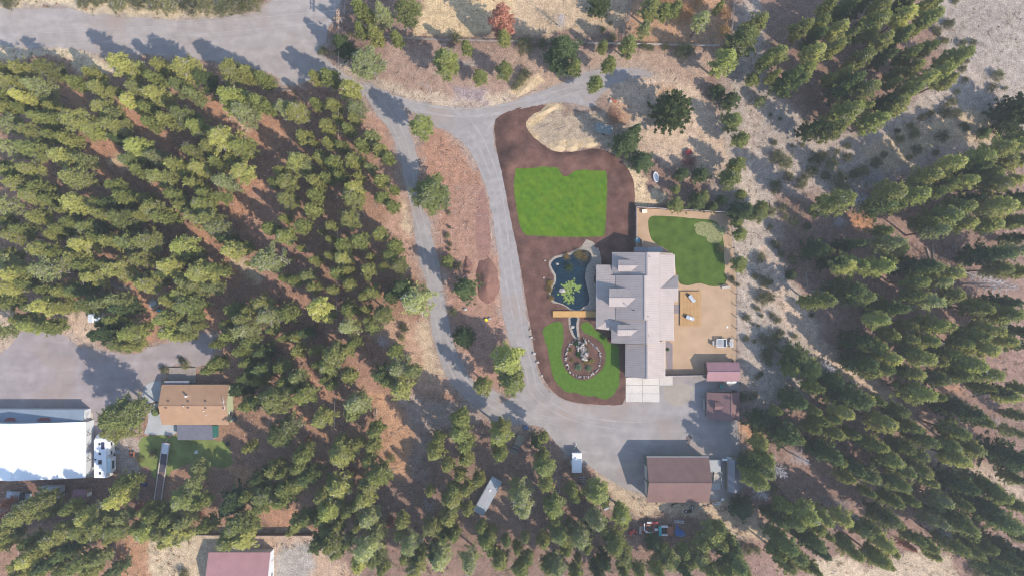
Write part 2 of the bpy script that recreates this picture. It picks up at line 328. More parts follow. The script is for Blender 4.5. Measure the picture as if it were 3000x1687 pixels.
east = Ts(2, [(880, 650), (1100, 745), (1300, 788), (1500, 818), (1600, 835), (1750, 815), (1934, 770)]) + Ts(3, [(0, 775), (150, 715), (350, 640), (480, 590), (600, 530), (790, 510), (1000, 520), (1100, 580), (820, 600), (620, 760), (640, 800), (560, 815), (420, 765), (230, 790), (0, 870)]) + Ts(2, [(1934, 868), (1830, 895), (1785, 960), (1800, 1100), (1850, 1250), (1890, 1449)]) + Ts(7, [(0, 250), (50, 500), (80, 750), (120, 1000), (160, 1200), (215, 1449)]) + Ts(11, [(250, 60), (150, 230), (20, 160)]) + Ts(6, [(2010, 1460), (1960, 1300), (1920, 1150), (1880, 1000), (1850, 800), (1850, 650), (1820, 400), (1790, 200), (1750, 0)]) + Ts(2, [(1680, 1260), (1600, 1110), (1480, 1010), (1340, 950), (1200, 850), (1080, 800), (960, 730)])
yard = Ts(10, [(1480, -50), (1560, 60), (1660, 170), (1780, 260), (1900, 310)]) + Ts(11, [(60, 300), (220, 310), (300, 400), (340, 450), (440, 560), (560, 600), (700, 690), (830, 780), (930, 810), (1000, 840), (1450, 870), (1560, 870), (1750, 830), (1740, 560), (1710, 420), (1700, 270), (1715, 60), (1718, -72), (1380, -72), (1116, -72), (1113, 138), (860, 140), (700, 165), (560, 162), (400, 130), (250, 30), (210, -60), (60, -100), (0, 130), (-150, 150)])
lyard = Ts(5, [(-300, 1250), (-100, 1250), (60, 1200), (160, 1040), (300, 1020), (480, 1060), (600, 1180), (760, 1190), (1000, 1240), (1150, 1160), (1400, 1120), (1540, 1060), (1640, 1080), (1620, 1180), (1560, 1330), (1270, 1290), (1190, 1449)]) + Ts(9, [(1060, 30), (1080, 130), (1040, 330), (850, 420), (700, 400), (700, 215), (-300, 200)])
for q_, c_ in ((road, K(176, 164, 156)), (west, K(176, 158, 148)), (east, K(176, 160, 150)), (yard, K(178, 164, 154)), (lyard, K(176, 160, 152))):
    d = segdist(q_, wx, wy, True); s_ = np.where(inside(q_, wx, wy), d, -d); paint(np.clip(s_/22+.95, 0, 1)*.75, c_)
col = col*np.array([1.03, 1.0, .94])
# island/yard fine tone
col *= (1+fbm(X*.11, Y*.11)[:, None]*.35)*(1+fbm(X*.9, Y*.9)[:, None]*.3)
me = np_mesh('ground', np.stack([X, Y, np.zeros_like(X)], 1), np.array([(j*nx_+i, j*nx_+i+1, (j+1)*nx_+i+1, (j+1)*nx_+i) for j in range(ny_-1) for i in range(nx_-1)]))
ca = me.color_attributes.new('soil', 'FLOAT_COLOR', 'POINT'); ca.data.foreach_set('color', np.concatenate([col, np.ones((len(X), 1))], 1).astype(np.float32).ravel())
def specks(t, N, L, tc, src, noise, mul):
    v = N.new('ShaderNodeTexVoronoi'); v.inputs['Scale'].default_value = 2.6; L.new(tc.outputs['Object'], v.inputs['Vector'])
    mr = N.new('ShaderNodeMapRange'); mr.inputs[1].default_value = .12; mr.inputs[2].default_value = .22; mr.inputs[3].default_value = 1; mr.inputs[4].default_value = 0
    L.new(v.outputs['Distance'], mr.inputs[0])
    n = noise(.12, 3); g = N.new('ShaderNodeMapRange'); g.inputs[1].default_value = .5; g.inputs[2].default_value = .62; L.new(n, g.inputs[0])
    mm = N.new('ShaderNodeMath'); mm.operation = 'MULTIPLY'; L.new(mr.outputs[0], mm.inputs[0]); L.new(g.outputs[0], mm.inputs[1])
    mx = N.new('ShaderNodeMix'); mx.data_type = 'RGBA'; L.new(mm.outputs[0], mx.inputs[0]); L.new(src, mx.inputs[6]); mx.inputs[7].default_value = (*K(215, 200, 175), 1)
    return mx.outputs[2]
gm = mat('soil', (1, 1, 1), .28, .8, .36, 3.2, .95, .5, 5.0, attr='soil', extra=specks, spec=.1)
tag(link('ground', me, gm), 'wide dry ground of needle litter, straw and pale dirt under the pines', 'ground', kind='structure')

# ------------------------------------------------------------------ roads, yards
def tracks(t, N, L, tc, src, noise, mul):
    n = N.new('ShaderNodeTexNoise'); n.inputs['Scale'].default_value = .25; n.inputs['Detail'].default_value = 6; n.inputs['Distortion'].default_value = 1.5
    L.new(tc.outputs['Object'], n.inputs['Vector']); 
    w2 = N.new('ShaderNodeMapping'); w2.inputs['Scale'].default_value = (.12, .9, 1) ; L.new(tc.outputs['Object'], w2.inputs[0])
    n2 = N.new('ShaderNodeTexNoise'); n2.inputs['Scale'].default_value = .5; n2.inputs['Detail'].default_value = 5; n2.inputs['Distortion'].default_value = .8; L.new(w2.outputs[0], n2.inputs['Vector'])
    s1 = mul(mul(src, n.outputs['Fac'], .13), n2.outputs['Fac'], .10)
    n3 = noise(.09, 5); g = N.new('ShaderNodeMapRange'); g.inputs[1].default_value = .52; g.inputs[2].default_value = .68; g.inputs[4].default_value = .55; L.new(n3, g.inputs[0])
    mx = N.new('ShaderNodeMix'); mx.data_type = 'RGBA'; L.new(g.outputs[0], mx.inputs[0]); L.new(s1, mx.inputs[6]); mx.inputs[7].default_value = (*K(176, 154, 140), 1); return mx.outputs[2]
GRAVEL = K(180, 170, 164)
gr = mat('gravel', GRAVEL, .10, .5, .14, 6.0, .95, .35, 9.0, extra=tracks, spec=.1)
gr2 = mat('gravel_lane', K(172, 165, 162), .10, .9, .12, 7.0, .95, .35, 9.0, extra=tracks, spec=.1)
gr3 = mat('gravel_yard', K(172, 160, 158), .14, .3, .12, 6.0, .95, .3, 9.0, extra=tracks, spec=.1)
sheet('road', road, .004, gr, 1, .6, 'wide grey gravel road across the top left', 'road')
sheet('lane', west, .008, gr2, 1, .35, 'grey gravel lane curving between the left woods and the planted island', 'lane')
sheet('driveway', east, .012, gr2, 1, .35, 'grey gravel driveway from the fork down to the workshop yard', 'driveway')
sheet('yard', yard, .016, mat('gravel_shop_yard', K(172, 164, 160), .12, .3, .12, 6.0, .95, .3, 9.0, extra=tracks, spec=.1), 1, .3, 'grey gravel yard between the house, the workshop and the two sheds', 'yard')
sheet('cabin_yard', lyard, .004, gr3, 1, .3, 'pinkish grey gravel yard above the cabin and the white barn', 'yard')

# wheel tracks pressed into the gravel
def ribbon(name, pts, w_, z, m, label, off=0):
    p = smooth_poly(pts, 3, False); q = [W(a) for a in p]; L_, R_ = [], []
    if off:
        ds = [(q[min(i+1, len(q)-1)]-q[max(i-1, 0)]).normalized() for i in range(len(q))]; q = [a+Vector((-d.y, d.x, 0))*off*(1+.4*float(fbm(a.x*.1, a.y*.1))) for a, d in zip(q, ds)]
    for i, a in enumerate(q):
        d = (q[min(i+1, len(q)-1)]-q[max(i-1, 0)]).normalized(); n = Vector((-d.y, d.x, 0)); k = max(.05, .5+float(fbm(a.x*.35, a.y*.35))*1.6)*min(1, i/6, (len(q)-1-i)/6)
        L_.append(tuple((a+n*w_*k)[:2])); R_.append(tuple((a-n*w_*k)[:2]))
    me = bpy.data.meshes.new(name); n = len(q); me.from_pydata([(x, y, z) for x, y in L_+R_], [], [(i, n+i, n+i+1, i+1) for i in range(n-1)]); me.update()
    return tag(link(name, me, m), label, 'wheel track', kind='structure')
trk = mat('track_light', K(180, 172, 167), .12, .6, .14, 6.0, .95, .3, 9.0); trd = mat('track_dark', K(152, 144, 144), .14, .6, .14, 6.0, .95, .3, 9.0)
EC = Ts(2, [(1560, 900), (1640, 980), (1720, 1120), (1790, 1300), (1830, 1449)]) + Ts(6, [(1850, 130), (1880, 400), (1920, 700)]) + Ts(7, [(30, 900), (70, 1150), (150, 1400)]) + Ts(11, [(150, 60), (400, 240), (800, 320), (1250, 300)])
WC = Ts(2, [(700, 570), (850, 690), (990, 850), (1100, 1020), (1150, 1250)]) + Ts(6, [(1180, 30), (1250, 250), (1300, 480), (1350, 750), (1390, 1000), (1450, 1230), (1550, 1449)]) + Ts(11, [(-60, 200), (200, 260), (700, 330)])
TC = Ts(2, [(900, 690), (1200, 810), (1500, 860), (1800, 840)]) + Ts(3, [(100, 790), (400, 700), (620, 630), (900, 560)])
for i, (cl, m_, nm) in enumerate(((EC, trk, 'driveway'), (WC, trk, 'left lane'), (TC, trk, 'upper drive'))):
    for j, off in enumerate((-.85, .85)):
        ribbon('wheel_track', cl, .38, .021+.001*i, m_, '%s wheel track worn along the %s' % (('left', 'right')[j] if i < 2 else ('upper', 'lower')[j], nm), off)
# ------------------------------------------------------------------ garden round the house
mulch_px = Ds([(1241, 305), (1262, 288), (1290, 275), (1340, 265), (1372, 263), (1372, 275), (1335, 290), (1320, 312), (1335, 340), (1370, 368), (1400, 385), (1450, 382), (1500, 373), (1530, 381), (1560, 400), (1590, 440), (1598, 480), (1597, 525), (1597, 625), (1600, 700), (1600, 900), (1574, 950), (1574, 1016), (1540, 1019), (1480, 1016), (1430, 1009), (1395, 990), (1368, 955), (1348, 905), (1338, 840), (1325, 770), (1306, 650), (1286, 560), (1267, 455), (1250, 385)])
def hump(x, y):
    h = .18*fbm(x*.6, y*.6)
    for (a, b, r, hh) in [(*D(1330, 400), 45, 1.1), (*D(1275, 330), 22, .9), (*D(1290, 400), 26, 1.1), (*D(1420, 400), 24, .9), (*D(1500, 395), 26, .8), (*D(1580, 470), 24, .8), (*D(1375, 860), 26, .5), (*D(1360, 940), 22, .5), (*D(1500, 1008), 22, .35), (*D(1320, 620), 22, .4)]:
        p = W((a, b)); h = h+hh*np.exp(-((x-p.x)**2+(y-p.y)**2)/(2*(r*.08)**2))
    return h
mulch = mat('mulch', K(116, 86, 76), .38, .45, .32, 5.0, .97, .8, 6.0, spec=.1)
LAWN1 = Ds([(1292, 430), (1300, 420), (1390, 418), (1404, 423), (1411, 438), (1421, 446), (1433, 440), (1450, 427), (1518, 429), (1527, 434), (1527, 500), (1522, 590), (1515, 597), (1330, 595), (1312, 582), (1301, 540), (1293, 480)])
LAWN2 = Ts(7, [(232, 1030), (290, 995), (340, 978), (375, 985), (390, 1020), (388, 1120), (368, 1200), (378, 1290), (430, 1380), (500, 1418), (570, 1420), (640, 1385), (695, 1320), (712, 1230), (694, 1165), (650, 1110), (600, 1085), (540, 1058), (516, 1020), (530, 990), (570, 980), (600, 1000), (625, 1040), (680, 1070), (720, 1110), (745, 1150), (810, 1150), (812, 1310), (810, 1449)]) + Ts(11, [(812, 10), (760, 90), (700, 117), (650, 100), (630, 85), (560, 95), (480, 60), (410, 62), (350, 5)]) + Ts(7, [(310, 1400), (282, 1260), (262, 1160), (238, 1100)])
LAWN3 = Ts(7, [(1030, 205), (1060, 185), (1090, 180), (1250, 190), (1400, 205), (1500, 210), (1560, 240), (1590, 330), (1605, 420), (1600, 500), (1612, 560), (1600, 610), (1628, 650), (1610, 695), (1540, 717), (1470, 706), (1415, 685), (1340, 710), (1280, 700), (1257, 680), (1235, 600), (1230, 480), (1150, 425), (1080, 390), (1047, 350), (1030, 280)])
POND = Ts(7, [(285, 540), (320, 503), (370, 487), (440, 480), (480, 445), (540, 432), (590, 450), (612, 490), (600, 530), (565, 565), (553, 640), (570, 720), (590, 800), (580, 855), (540, 870), (522, 893), (440, 893), (420, 868), (360, 842), (308, 820), (290, 770), (308, 715), (330, 680), (326, 620), (300, 580)])
l1o = outline(LAWN1, 1, .1, .5); l2o = outline(LAWN2, 1, .12, .5); pdo = outline(POND, 1, .2, .5)
STREAM = Ts(7, [(436, 940), (503, 940), (488, 1000), (492, 1050), (500, 1100), (475, 1100), (455, 1055), (440, 1000)])
sto = outline(STREAM, 1, .06, .5)
def mh(x, y):
    h = hump(x, y)
    for o in (l1o, l2o, pdo, sto):
        d = np.where(inside(o, x, y), 0, segdist(o, x, y, True)); h = h*np.clip(d/1.2, 0, 1) - .03*(d < .05)
    a, b = W(T(7, 620, 440)), W(T(7, 1300, 1449)); k = (x > a.x) & (y < a.y); h = np.where(k, h*.2, h)
    return np.where(h < -.01, -.004, h)+.0
sheet('mulch_bed', mulch_px, .02, mulch, 1, .15, 'dark reddish brown mulch bed round the lawns and pond', 'mulch bed', height=mh, grid=.7)
def mow(t, N, L, tc, src, noise, mul):
    wv = N.new('ShaderNodeTexWave'); wv.inputs['Scale'].default_value = .22; wv.inputs['Distortion'].default_value = 3.0; wv.inputs['Detail'].default_value = 1; wv.bands_direction = 'DIAGONAL'
    L.new(tc.outputs['Object'], wv.inputs['Vector']); s = mul(src, wv.outputs['Fac'], .05)
    n = noise(.35, 3); mr = N.new('ShaderNodeMapRange'); mr.inputs[1].default_value = .45; mr.inputs[2].default_value = .75; mr.inputs[4].default_value = .6; L.new(n, mr.inputs[0])
    mx = N.new('ShaderNodeMix'); mx.data_type = 'RGBA'; L.new(mr.outputs[0], mx.inputs[0]); L.new(s, mx.inputs[6]); mx.inputs[7].default_value = (*K(124, 144, 40), 1); return mx.outputs[2]
turf = mat('turf', K(92, 128, 34), .22, .9, .2, 9.0, .95, .4, 14.0, extra=mow, spec=.1)
turf3 = mat('turf_back', K(88, 110, 44), .32, .5, .22, 8.0, .95, .4, 14.0, spec=.1)
turf2 = mat('turf_front', K(92, 124, 44), .2, 1.2, .22, 8.0, .95, .4, 14.0, spec=.1)
sheet('lawn', None, .05, turf, raw=l1o, label='bright mown lawn with a notched top edge inside the mulch bed', cat='lawn', t=.04)
sheet('front_lawn', None, .05, turf2, raw=l2o, label='horseshoe shaped front lawn round the stone-ringed garden', cat='lawn', t=.04)
pondm = mat('pond_water', (.004, .02, .034), .5, 1.0, .2, 6.0, .22, .02, 4.0, spec=.35)
sheet('pond', None, .035, pondm, raw=pdo, label='dark blue garden pond beside the house', cat='pond')
sheet('stream', None, .035, pondm, raw=sto, label='narrow blue stream from the footbridge to the rock garden', cat='stream')
# gravel shores: ring strips round the water
def rim(name, o, wout, z, m, label, rag=.35):
    n = len(o); q = np.array(o); t = np.roll(q, -1, 0)-np.roll(q, 1, 0); nn = np.stack([t[:, 1], -t[:, 0]], 1); nn /= np.linalg.norm(nn, axis=1)[:, None]+1e-9
    ar = np.sum(q[:, 0]*np.roll(q[:, 1], -1)-np.roll(q[:, 0], -1)*q[:, 1]); nn *= np.sign(ar)
    wd = wout(q)*(1+fbm(q[:, 0]*.8, q[:, 1]*.8)*rag*2); out = q+nn*wd[:, None]; inn = q-nn*.12
    v = [(a, b, z) for a, b in out]+[(a, b, z+.01) for a, b in inn]
    me = bpy.data.meshes.new(name); me.from_pydata(v, [], [(i, (i+1) % n, n+(i+1) % n, n+i) if ar > 0 else (i, n+i, n+(i+1) % n, (i+1) % n) for i in range(n)]); me.update()
    return tag(link(name, me, m), label, 'pond edge', kind='structure')
shore = mat('shore_gravel', K(176, 164, 150), .25, 2.0, .35, 7.0, .95, .6, 10.0, spec=.1)
pc = W(T(7, 440, 650))
rim('pond_edge', pdo, lambda q: np.where(q[:, 0] > W(T(7, 545, 600)).x, 2.2, np.where((q[:, 1] < W(T(7, 400, 830)).y), .15, .45)), .045, shore, 'pale pebble shore round the pond, widest beside the house')
rim('stream_edge', sto, lambda q: np.full(len(q), .45), .046, shore, 'pale pebble edge of the narrow stream')
back = Ts(7, [(930, 122), (1640, 165), (1665, 400), (1690, 600), (1690, 1285), (1470, 1290), (1465, 1372), (1155, 1372), (1000, 1372), (1000, 430), (928, 430)])
sheet('back_yard', back, .012, mat('tan_dirt', K(202, 170, 138), .14, .35, .16, 6.0, .95, .3, 10.0, spec=.1), 0, .08, 'orange tan dirt back yard behind the house', 'yard')
sheet('back_lawn', LAWN3, .04, turf3, 1, .12, 'green kidney-shaped back lawn with a worn pale corner', 'lawn', t=.03)
bare = mat('worn_turf', K(150, 152, 104), .35, 2.0, .4, 5.0, .95, .5, 8.0, spec=.1)
for i, (x, y, a, b) in enumerate([(1480, 290, 95, 60), (1530, 350, 60, 45), (1430, 250, 50, 25), (1590, 300, 28, 40)]):
    sheet('worn_patch', [T(7, x+a*math.cos(k*.5236), y+b*math.sin(k*.5236)) for k in range(12)], .044+.002*i, bare, 1, .5, 'pale worn corner of the back lawn', 'bare patch', step=.35)
sheet('side_path', Ts(7, [(1160, 1125), (1185, 1125), (1213, 1150), (1213, 1340), (1168, 1340)]), .016, mat('paving', K(150, 138, 140), .1, 1, .1, 8), 0, 0, 'grey path strip along the right side of the garage', 'path')
sheet('dirt_bank', Ts(6, [(1690, -20), (1740, -20), (1790, 500), (1660, 500), (1660, 200)]), .006, mat('raked_dirt', K(164, 124, 110), .15, .6, .25, 3, .95, .6, 3), 1, .2, 'raked reddish dirt strip beside the driveway', 'dirt')
# loose soil mounds
def mound(t, x, y, rx, ry, h, m, label, cat='mound', name='soil_mound', seed=0, rz=0):
    c = W(T(t, x, y)); a = rx*TS*.08; b = ry*TS*.08; n, k = 26, 9; vs = []; fs = []
    for j in range(k+1):
        r = j/k
        for i in range(n):
            th = 2*math.pi*i/n; q = 1+.8*float(fbm(math.cos(th)*1.5+seed*3.1, math.sin(th)*1.5))
            X_, Y_ = a*r*q*math.cos(th), b*r*q*math.sin(th)
            z = h*((1-r)**1.15)*(1+.3*float(fbm(X_*1.2+seed, Y_*1.2))*2)
            vs.append((X_*math.cos(rz)-Y_*math.sin(rz), X_*math.sin(rz)+Y_*math.cos(rz), max(z, .01 if j < k else -.02)))
    fs = [(j*n+i, (j+1)*n+i, (j+1)*n+(i+1) % n, j*n+(i+1) % n) for j in range(k) for i in range(n)]
    me = bpy.data.meshes.new(name); me.from_pydata(vs, [], fs); me.update(); me.polygons.foreach_set('use_smooth', [True]*len(me.polygons))
    return tag(link(name, me, m, loc=c), label, cat)
soilm = mat('mound_soil', K(144, 106, 92), .2, 1.0, .25, 5, .97, .8, 6)
sandm = mat('mound_sand', K(216, 190, 152), .12, 1.0, .15, 5, .97, .5, 6)
mound(6, 1745, 680, 95, 165, 1.9, soilm, 'tall heap of dark brown soil between the lane and driveway', seed=1)
mound(6, 1595, 560, 38, 72, .7, soilm, 'small low heap of dark soil left of the tall soil heap', seed=2)
mound(3, 270, 830, 90, 30, .5, sandm, 'long pale sand berm left of the trailer by the fork', seed=3, rz=.45)
mound(3, 360, 1110, 60, 42, .42, sandm, 'left one of three pale sand heaps above the bright lawn', seed=4, group=None) if False else mound(3, 350, 1105, 60, 42, .42, sandm, 'left one of three pale sand heaps above the bright lawn', seed=4)
mound(3, 455, 1110, 50, 42, .42, sandm, 'middle one of three pale sand heaps above the bright lawn', seed=5)
mound(3, 580, 1085, 60, 40, .42, sandm, 'right one of three pale sand heaps above the bright lawn', seed=6)
mound(3, 110, 660, 100, 38, .3, sandm, 'pale sand bank under the hedge above the fork', seed=7, rz=.75)
mound(5, 905, 715, 90, 25, .3, mat('slash', K(170, 150, 138), .3, 3, .4, 8, .97, .8, 8), 'low pile of grey branches in the left woods clearing', seed=8, rz=-.3, name='branch_pile', cat='branch pile')
# ------------------------------------------------------------------ trees
def leafmat(name, base, tip, rnd=.3, rough=.75, tr=.22):
    m = bpy.data.materials.new(name); m.use_nodes = True; t = m.node_tree; N, L = t.nodes, t.links; b = N['Principled BSDF']; b.inputs['Roughness'].default_value = rough; b.inputs['Specular IOR Level'].default_value = .2
    oi = N.new('ShaderNodeObjectInfo'); tc = N.new('ShaderNodeTexCoord'); n = N.new('ShaderNodeTexNoise'); n.inputs['Scale'].default_value = .9; n.inputs['Detail'].default_value = 3
    L.new(tc.outputs['Object'], n.inputs['Vector'])
    ad = N.new('ShaderNodeMath'); ad.operation = 'ADD'; L.new(n.outputs['Fac'], ad.inputs[0]); L.new(oi.outputs['Random'], ad.inputs[1])
    mr = N.new('ShaderNodeMapRange'); mr.inputs[1].default_value = .45; mr.inputs[2].default_value = 1.5; L.new(ad.outputs[0], mr.inputs[0])
    mx = N.new('ShaderNodeMix'); mx.data_type = 'RGBA'; L.new(mr.outputs[0], mx.inputs[0]); mx.inputs[6].default_value = (*base, 1); mx.inputs[7].default_value = (*tip, 1)
    # each tree a little lighter or darker
    wn = N.new('ShaderNodeTexWhiteNoise'); wn.noise_dimensions = '1D'; L.new(oi.outputs['Random'], wn.inputs['W'])
    m2 = N.new('ShaderNodeMapRange'); m2.inputs[3].default_value = 1-rnd; m2.inputs[4].default_value = 1+rnd; L.new(wn.outputs['Value'], m2.inputs[0])
    v = N.new('ShaderNodeVectorMath'); v.operation = 'SCALE'; L.new(mx.outputs[2], v.inputs[0]); L.new(m2.outputs[0], v.inputs['Scale'])
    L.new(v.outputs[0], b.inputs['Base Color']); tl = N.new('ShaderNodeBsdfTranslucent'); L.new(v.outputs[0], tl.inputs[0]); ms = N.new('ShaderNodeMixShader'); ms.inputs[0].default_value = tr
    L.new(b.outputs[0], ms.inputs[1]); L.new(tl.outputs[0], ms.inputs[2]); L.new(ms.outputs[0], N['Material Output'].inputs[0]); return m
LM = {'y': leafmat('needles_yellow', (.27, .28, .09), (.48, .465, .13), tr=.38),
      'g': leafmat('needles_green', (.195, .225, .075), (.38, .40, .105), tr=.36),
      'd': leafmat('needles_dark', (.08, .12, .048), (.18, .22, .07), tr=.3),
      'p': leafmat('needles_pale', (.235, .26, .10), (.42, .44, .165), tr=.38),
      'o': leafmat('needles_rust', (.40, .17, .11), (.52, .26, .18)),
      's': leafmat('brush_green', (.12, .13, .055), (.24, .23, .09))}
twig = mat('grey_twigs', (.34, .30, .29), .2, 2, .2, 12, .9, obj_rand=.2)
bark = mat('bark', (.16, .11, .085), .25, 2, .25, 12, .95)
deadw = mat('dead_wood', (.42, .38, .38), .2, 2, .2, 12, .9)
def tris(cen, size, ln, wd, R, flat=.55):
    n = len(cen); d = R.normal(size=(n, 3)); d[:, 2] *= flat; d /= np.linalg.norm(d, axis=1)[:, None]
    q = R.normal(size=(n, 3)); q[:, 2] *= .5; p = np.cross(d, q); p /= np.linalg.norm(p, axis=1)[:, None]+1e-9
    l = ln*R.uniform(.7, 1.3, n)[:, None]; ww = wd*R.uniform(.7, 1.3, n)[:, None]
    return np.stack([cen-d*l*.5-p*ww*.5, cen-d*l*.5+p*ww*.5, cen+d*l*.5], 1).reshape(-1, 3)
def crown_geo(seed, H, Rd, base, prof, nb, nt, n, tz, tw, gray=.0, asym=.35, droop=0.0):
    R = np.random.default_rng(seed); cen = []; gc = []; limbs = []; wv = []
    for i in range(nb):
        u = ((i+.5)/nb)**.95; t = base+(1-base)*u; a = i*2.39996+R.normal()*.3
        L = Rd*prof(u)*R.uniform(.5, 1.2)*(1+asym*math.sin(a*1.0+seed)*.5)
        z0 = t*H; rise = (.10+.35*u-droop)*L
        limbs.append(((0, 0, z0), (math.cos(a)*L*.9, math.sin(a)*L*.9, z0+rise*.9)))
        k = nt if L > .5*Rd else max(2, nt-1)
        for j in range(k):
            s = 1-(j/k)*.72+R.uniform(-.06, .06); sp = .20+.20*L/Rd*Rd*.5
            c = np.array([math.cos(a)*L*s, math.sin(a)*L*s, z0+rise*s])+R.normal(size=3)*.20
            cen.append(c+R.normal(size=(n, 3))*np.array([tz, tz, tz*.55]))
            if gray and R.random() < gray*1.6 and s < .95: gc.append(c+R.normal(size=(max(3, int(n*.4)), 3))*tz*.8)
    top = np.array([0, 0, H*.985]); cen.append(top+R.normal(size=(n*2, 3))*np.array([tz*.6, tz*.6, tz*2.6]))
    cen = np.concatenate(cen); v = tris(cen, None, tw[0], tw[1], R)
    g = tris(np.concatenate(gc), None, tw[0]*1.9, .05, R, .4) if gc else np.zeros((0, 3))
    return v, g, limbs
def crown_mesh(name, lm, *a, **k):
    v, g, limbs = crown_geo(*a, **k); al = np.concatenate([v, g]); me = np_mesh(name, al, np.arange(len(al)).reshape(-1, 3))
    me.materials.append(lm); me.materials.append(twig); mi = np.zeros(len(al)//3, np.int32); mi[len(v)//3:] = 1; me.polygons.foreach_set('material_index', mi)
    return me, limbs
def trunk_mesh(name, H, r, limbs, lean=0, seed=0, step=2):
    m = MB(); R = random.Random(seed); p = Vector((0, 0, -.1)); n = 5
    for i in range(n):
        q = Vector((R.uniform(-.05, .05)*i, R.uniform(-.05, .05)*i, H*.97*(i+1)/n)); m.tube(p, q, r*(1-i/n)+.02, 6, r*(1-(i+1)/n)+.02); p = q
    for a, b in limbs[::step]: m.tube(a, b, .045, 3, .015)
    me = bpy.data.meshes.new(name); me.from_pydata([tuple(v) for v in m.v], [], m.f); me.update(); return me
PINE = lambda u: min(1, .45+2.0*u)*(1-u)**.9+.06
TALL = lambda u: min(1, .5+1.6*u)*(1-u)**.85+.06
CONE = lambda u: (1-u)**.85+.10
DOME = lambda u: math.sqrt(max(0, 1-(u*1.0)**2))*.95+.12
PROTO = {}
def proto(kind, i, lm, H, Rd, base, prof, nb, nt, n, tz=.125, tw=(.44, .17), **k):
    me, limbs = crown_mesh(kind+'_crown', lm, 100+i*7+len(kind), H, Rd, base, prof, nb, nt, n, tz, tw, **k)
    tm = trunk_mesh(kind+'_trunk', H, .16 if H > 6 else .07, limbs, seed=i); tm.materials.append(bark)
    PROTO.setdefault((kind, lm.name), []).append((me, tm, H, Rd))
for i in range(5): proto('pine', i, LM['y'], 14, 2.0, (.34, .42, .3, .45, .38)[i], PINE, 64, 5, 20, gray=.16)
for i in range(5): proto('pine', i+5, LM['g'], 14, 2.0, (.3, .4, .25, .45, .35)[i], (PINE, TALL)[i % 2], 68, 5, 20, gray=.12)
for i in range(3): proto('pine', i+10, LM['p'], 14, 2.0, (.3, .4, .25)[i], PINE, 58, 4, 17, gray=.45)
for i in range(3): proto('fir', i, LM['d'], 14, 2.2, (.1, .15, .05)[i], CONE if i < 2 else TALL, 80, 5, 24)
proto('pine', 20, LM['o'], 12, 2.4, .15, TALL, 90, 5, 24); proto('pine', 21, LM['o'], 12, 2.4, .2, PINE, 70, 5, 20)
for i in range(3): proto('shrub', i, LM['s'], 1.6, 1.2, .05, DOME, 34, 3, 16, .16, (.24, .10), gray=.25)
for i in range(2): proto('round', i, LM['d'], 7, 3.2, .05, DOME, 150, 6, 30, asym=.1)
def dead_mesh(seed, H=12):
    m = MB(); R = random.Random(seed); m.tube((0, 0, -.1), (R.uniform(-.3, .3), R.uniform(-.3, .3), H), .17, 6, .03)
    for i in range(46):
        z = H*(.22+.76*i/46); a = i*2.4; L = 2.1*(1-(i/46)**1.5*.75)*R.uniform(.5, 1.15); e = Vector((math.cos(a)*L, math.sin(a)*L, z+L*R.uniform(-.1, .35)))
        b = Vector((0, 0, z)); m.tube(b, e, .06, 3, .02)
        for j in range(4):
            s = R.uniform(.35, .95); q = b.lerp(e, s); aa = a+R.choice((-1, 1))*R.uniform(.5, 1.1); l = L*R.uniform(.2, .45)
            m.tube(q, q+Vector((math.cos(aa)*l, math.sin(aa)*l, l*.2)), .03, 3, .012)
    me = bpy.data.meshes.new('dead_branches'); me.from_pydata([tuple(v) for v in m.v], [], m.f); me.update(); me.materials.append(deadw); return me
DEAD = [dead_mesh(i) for i in range(3)]
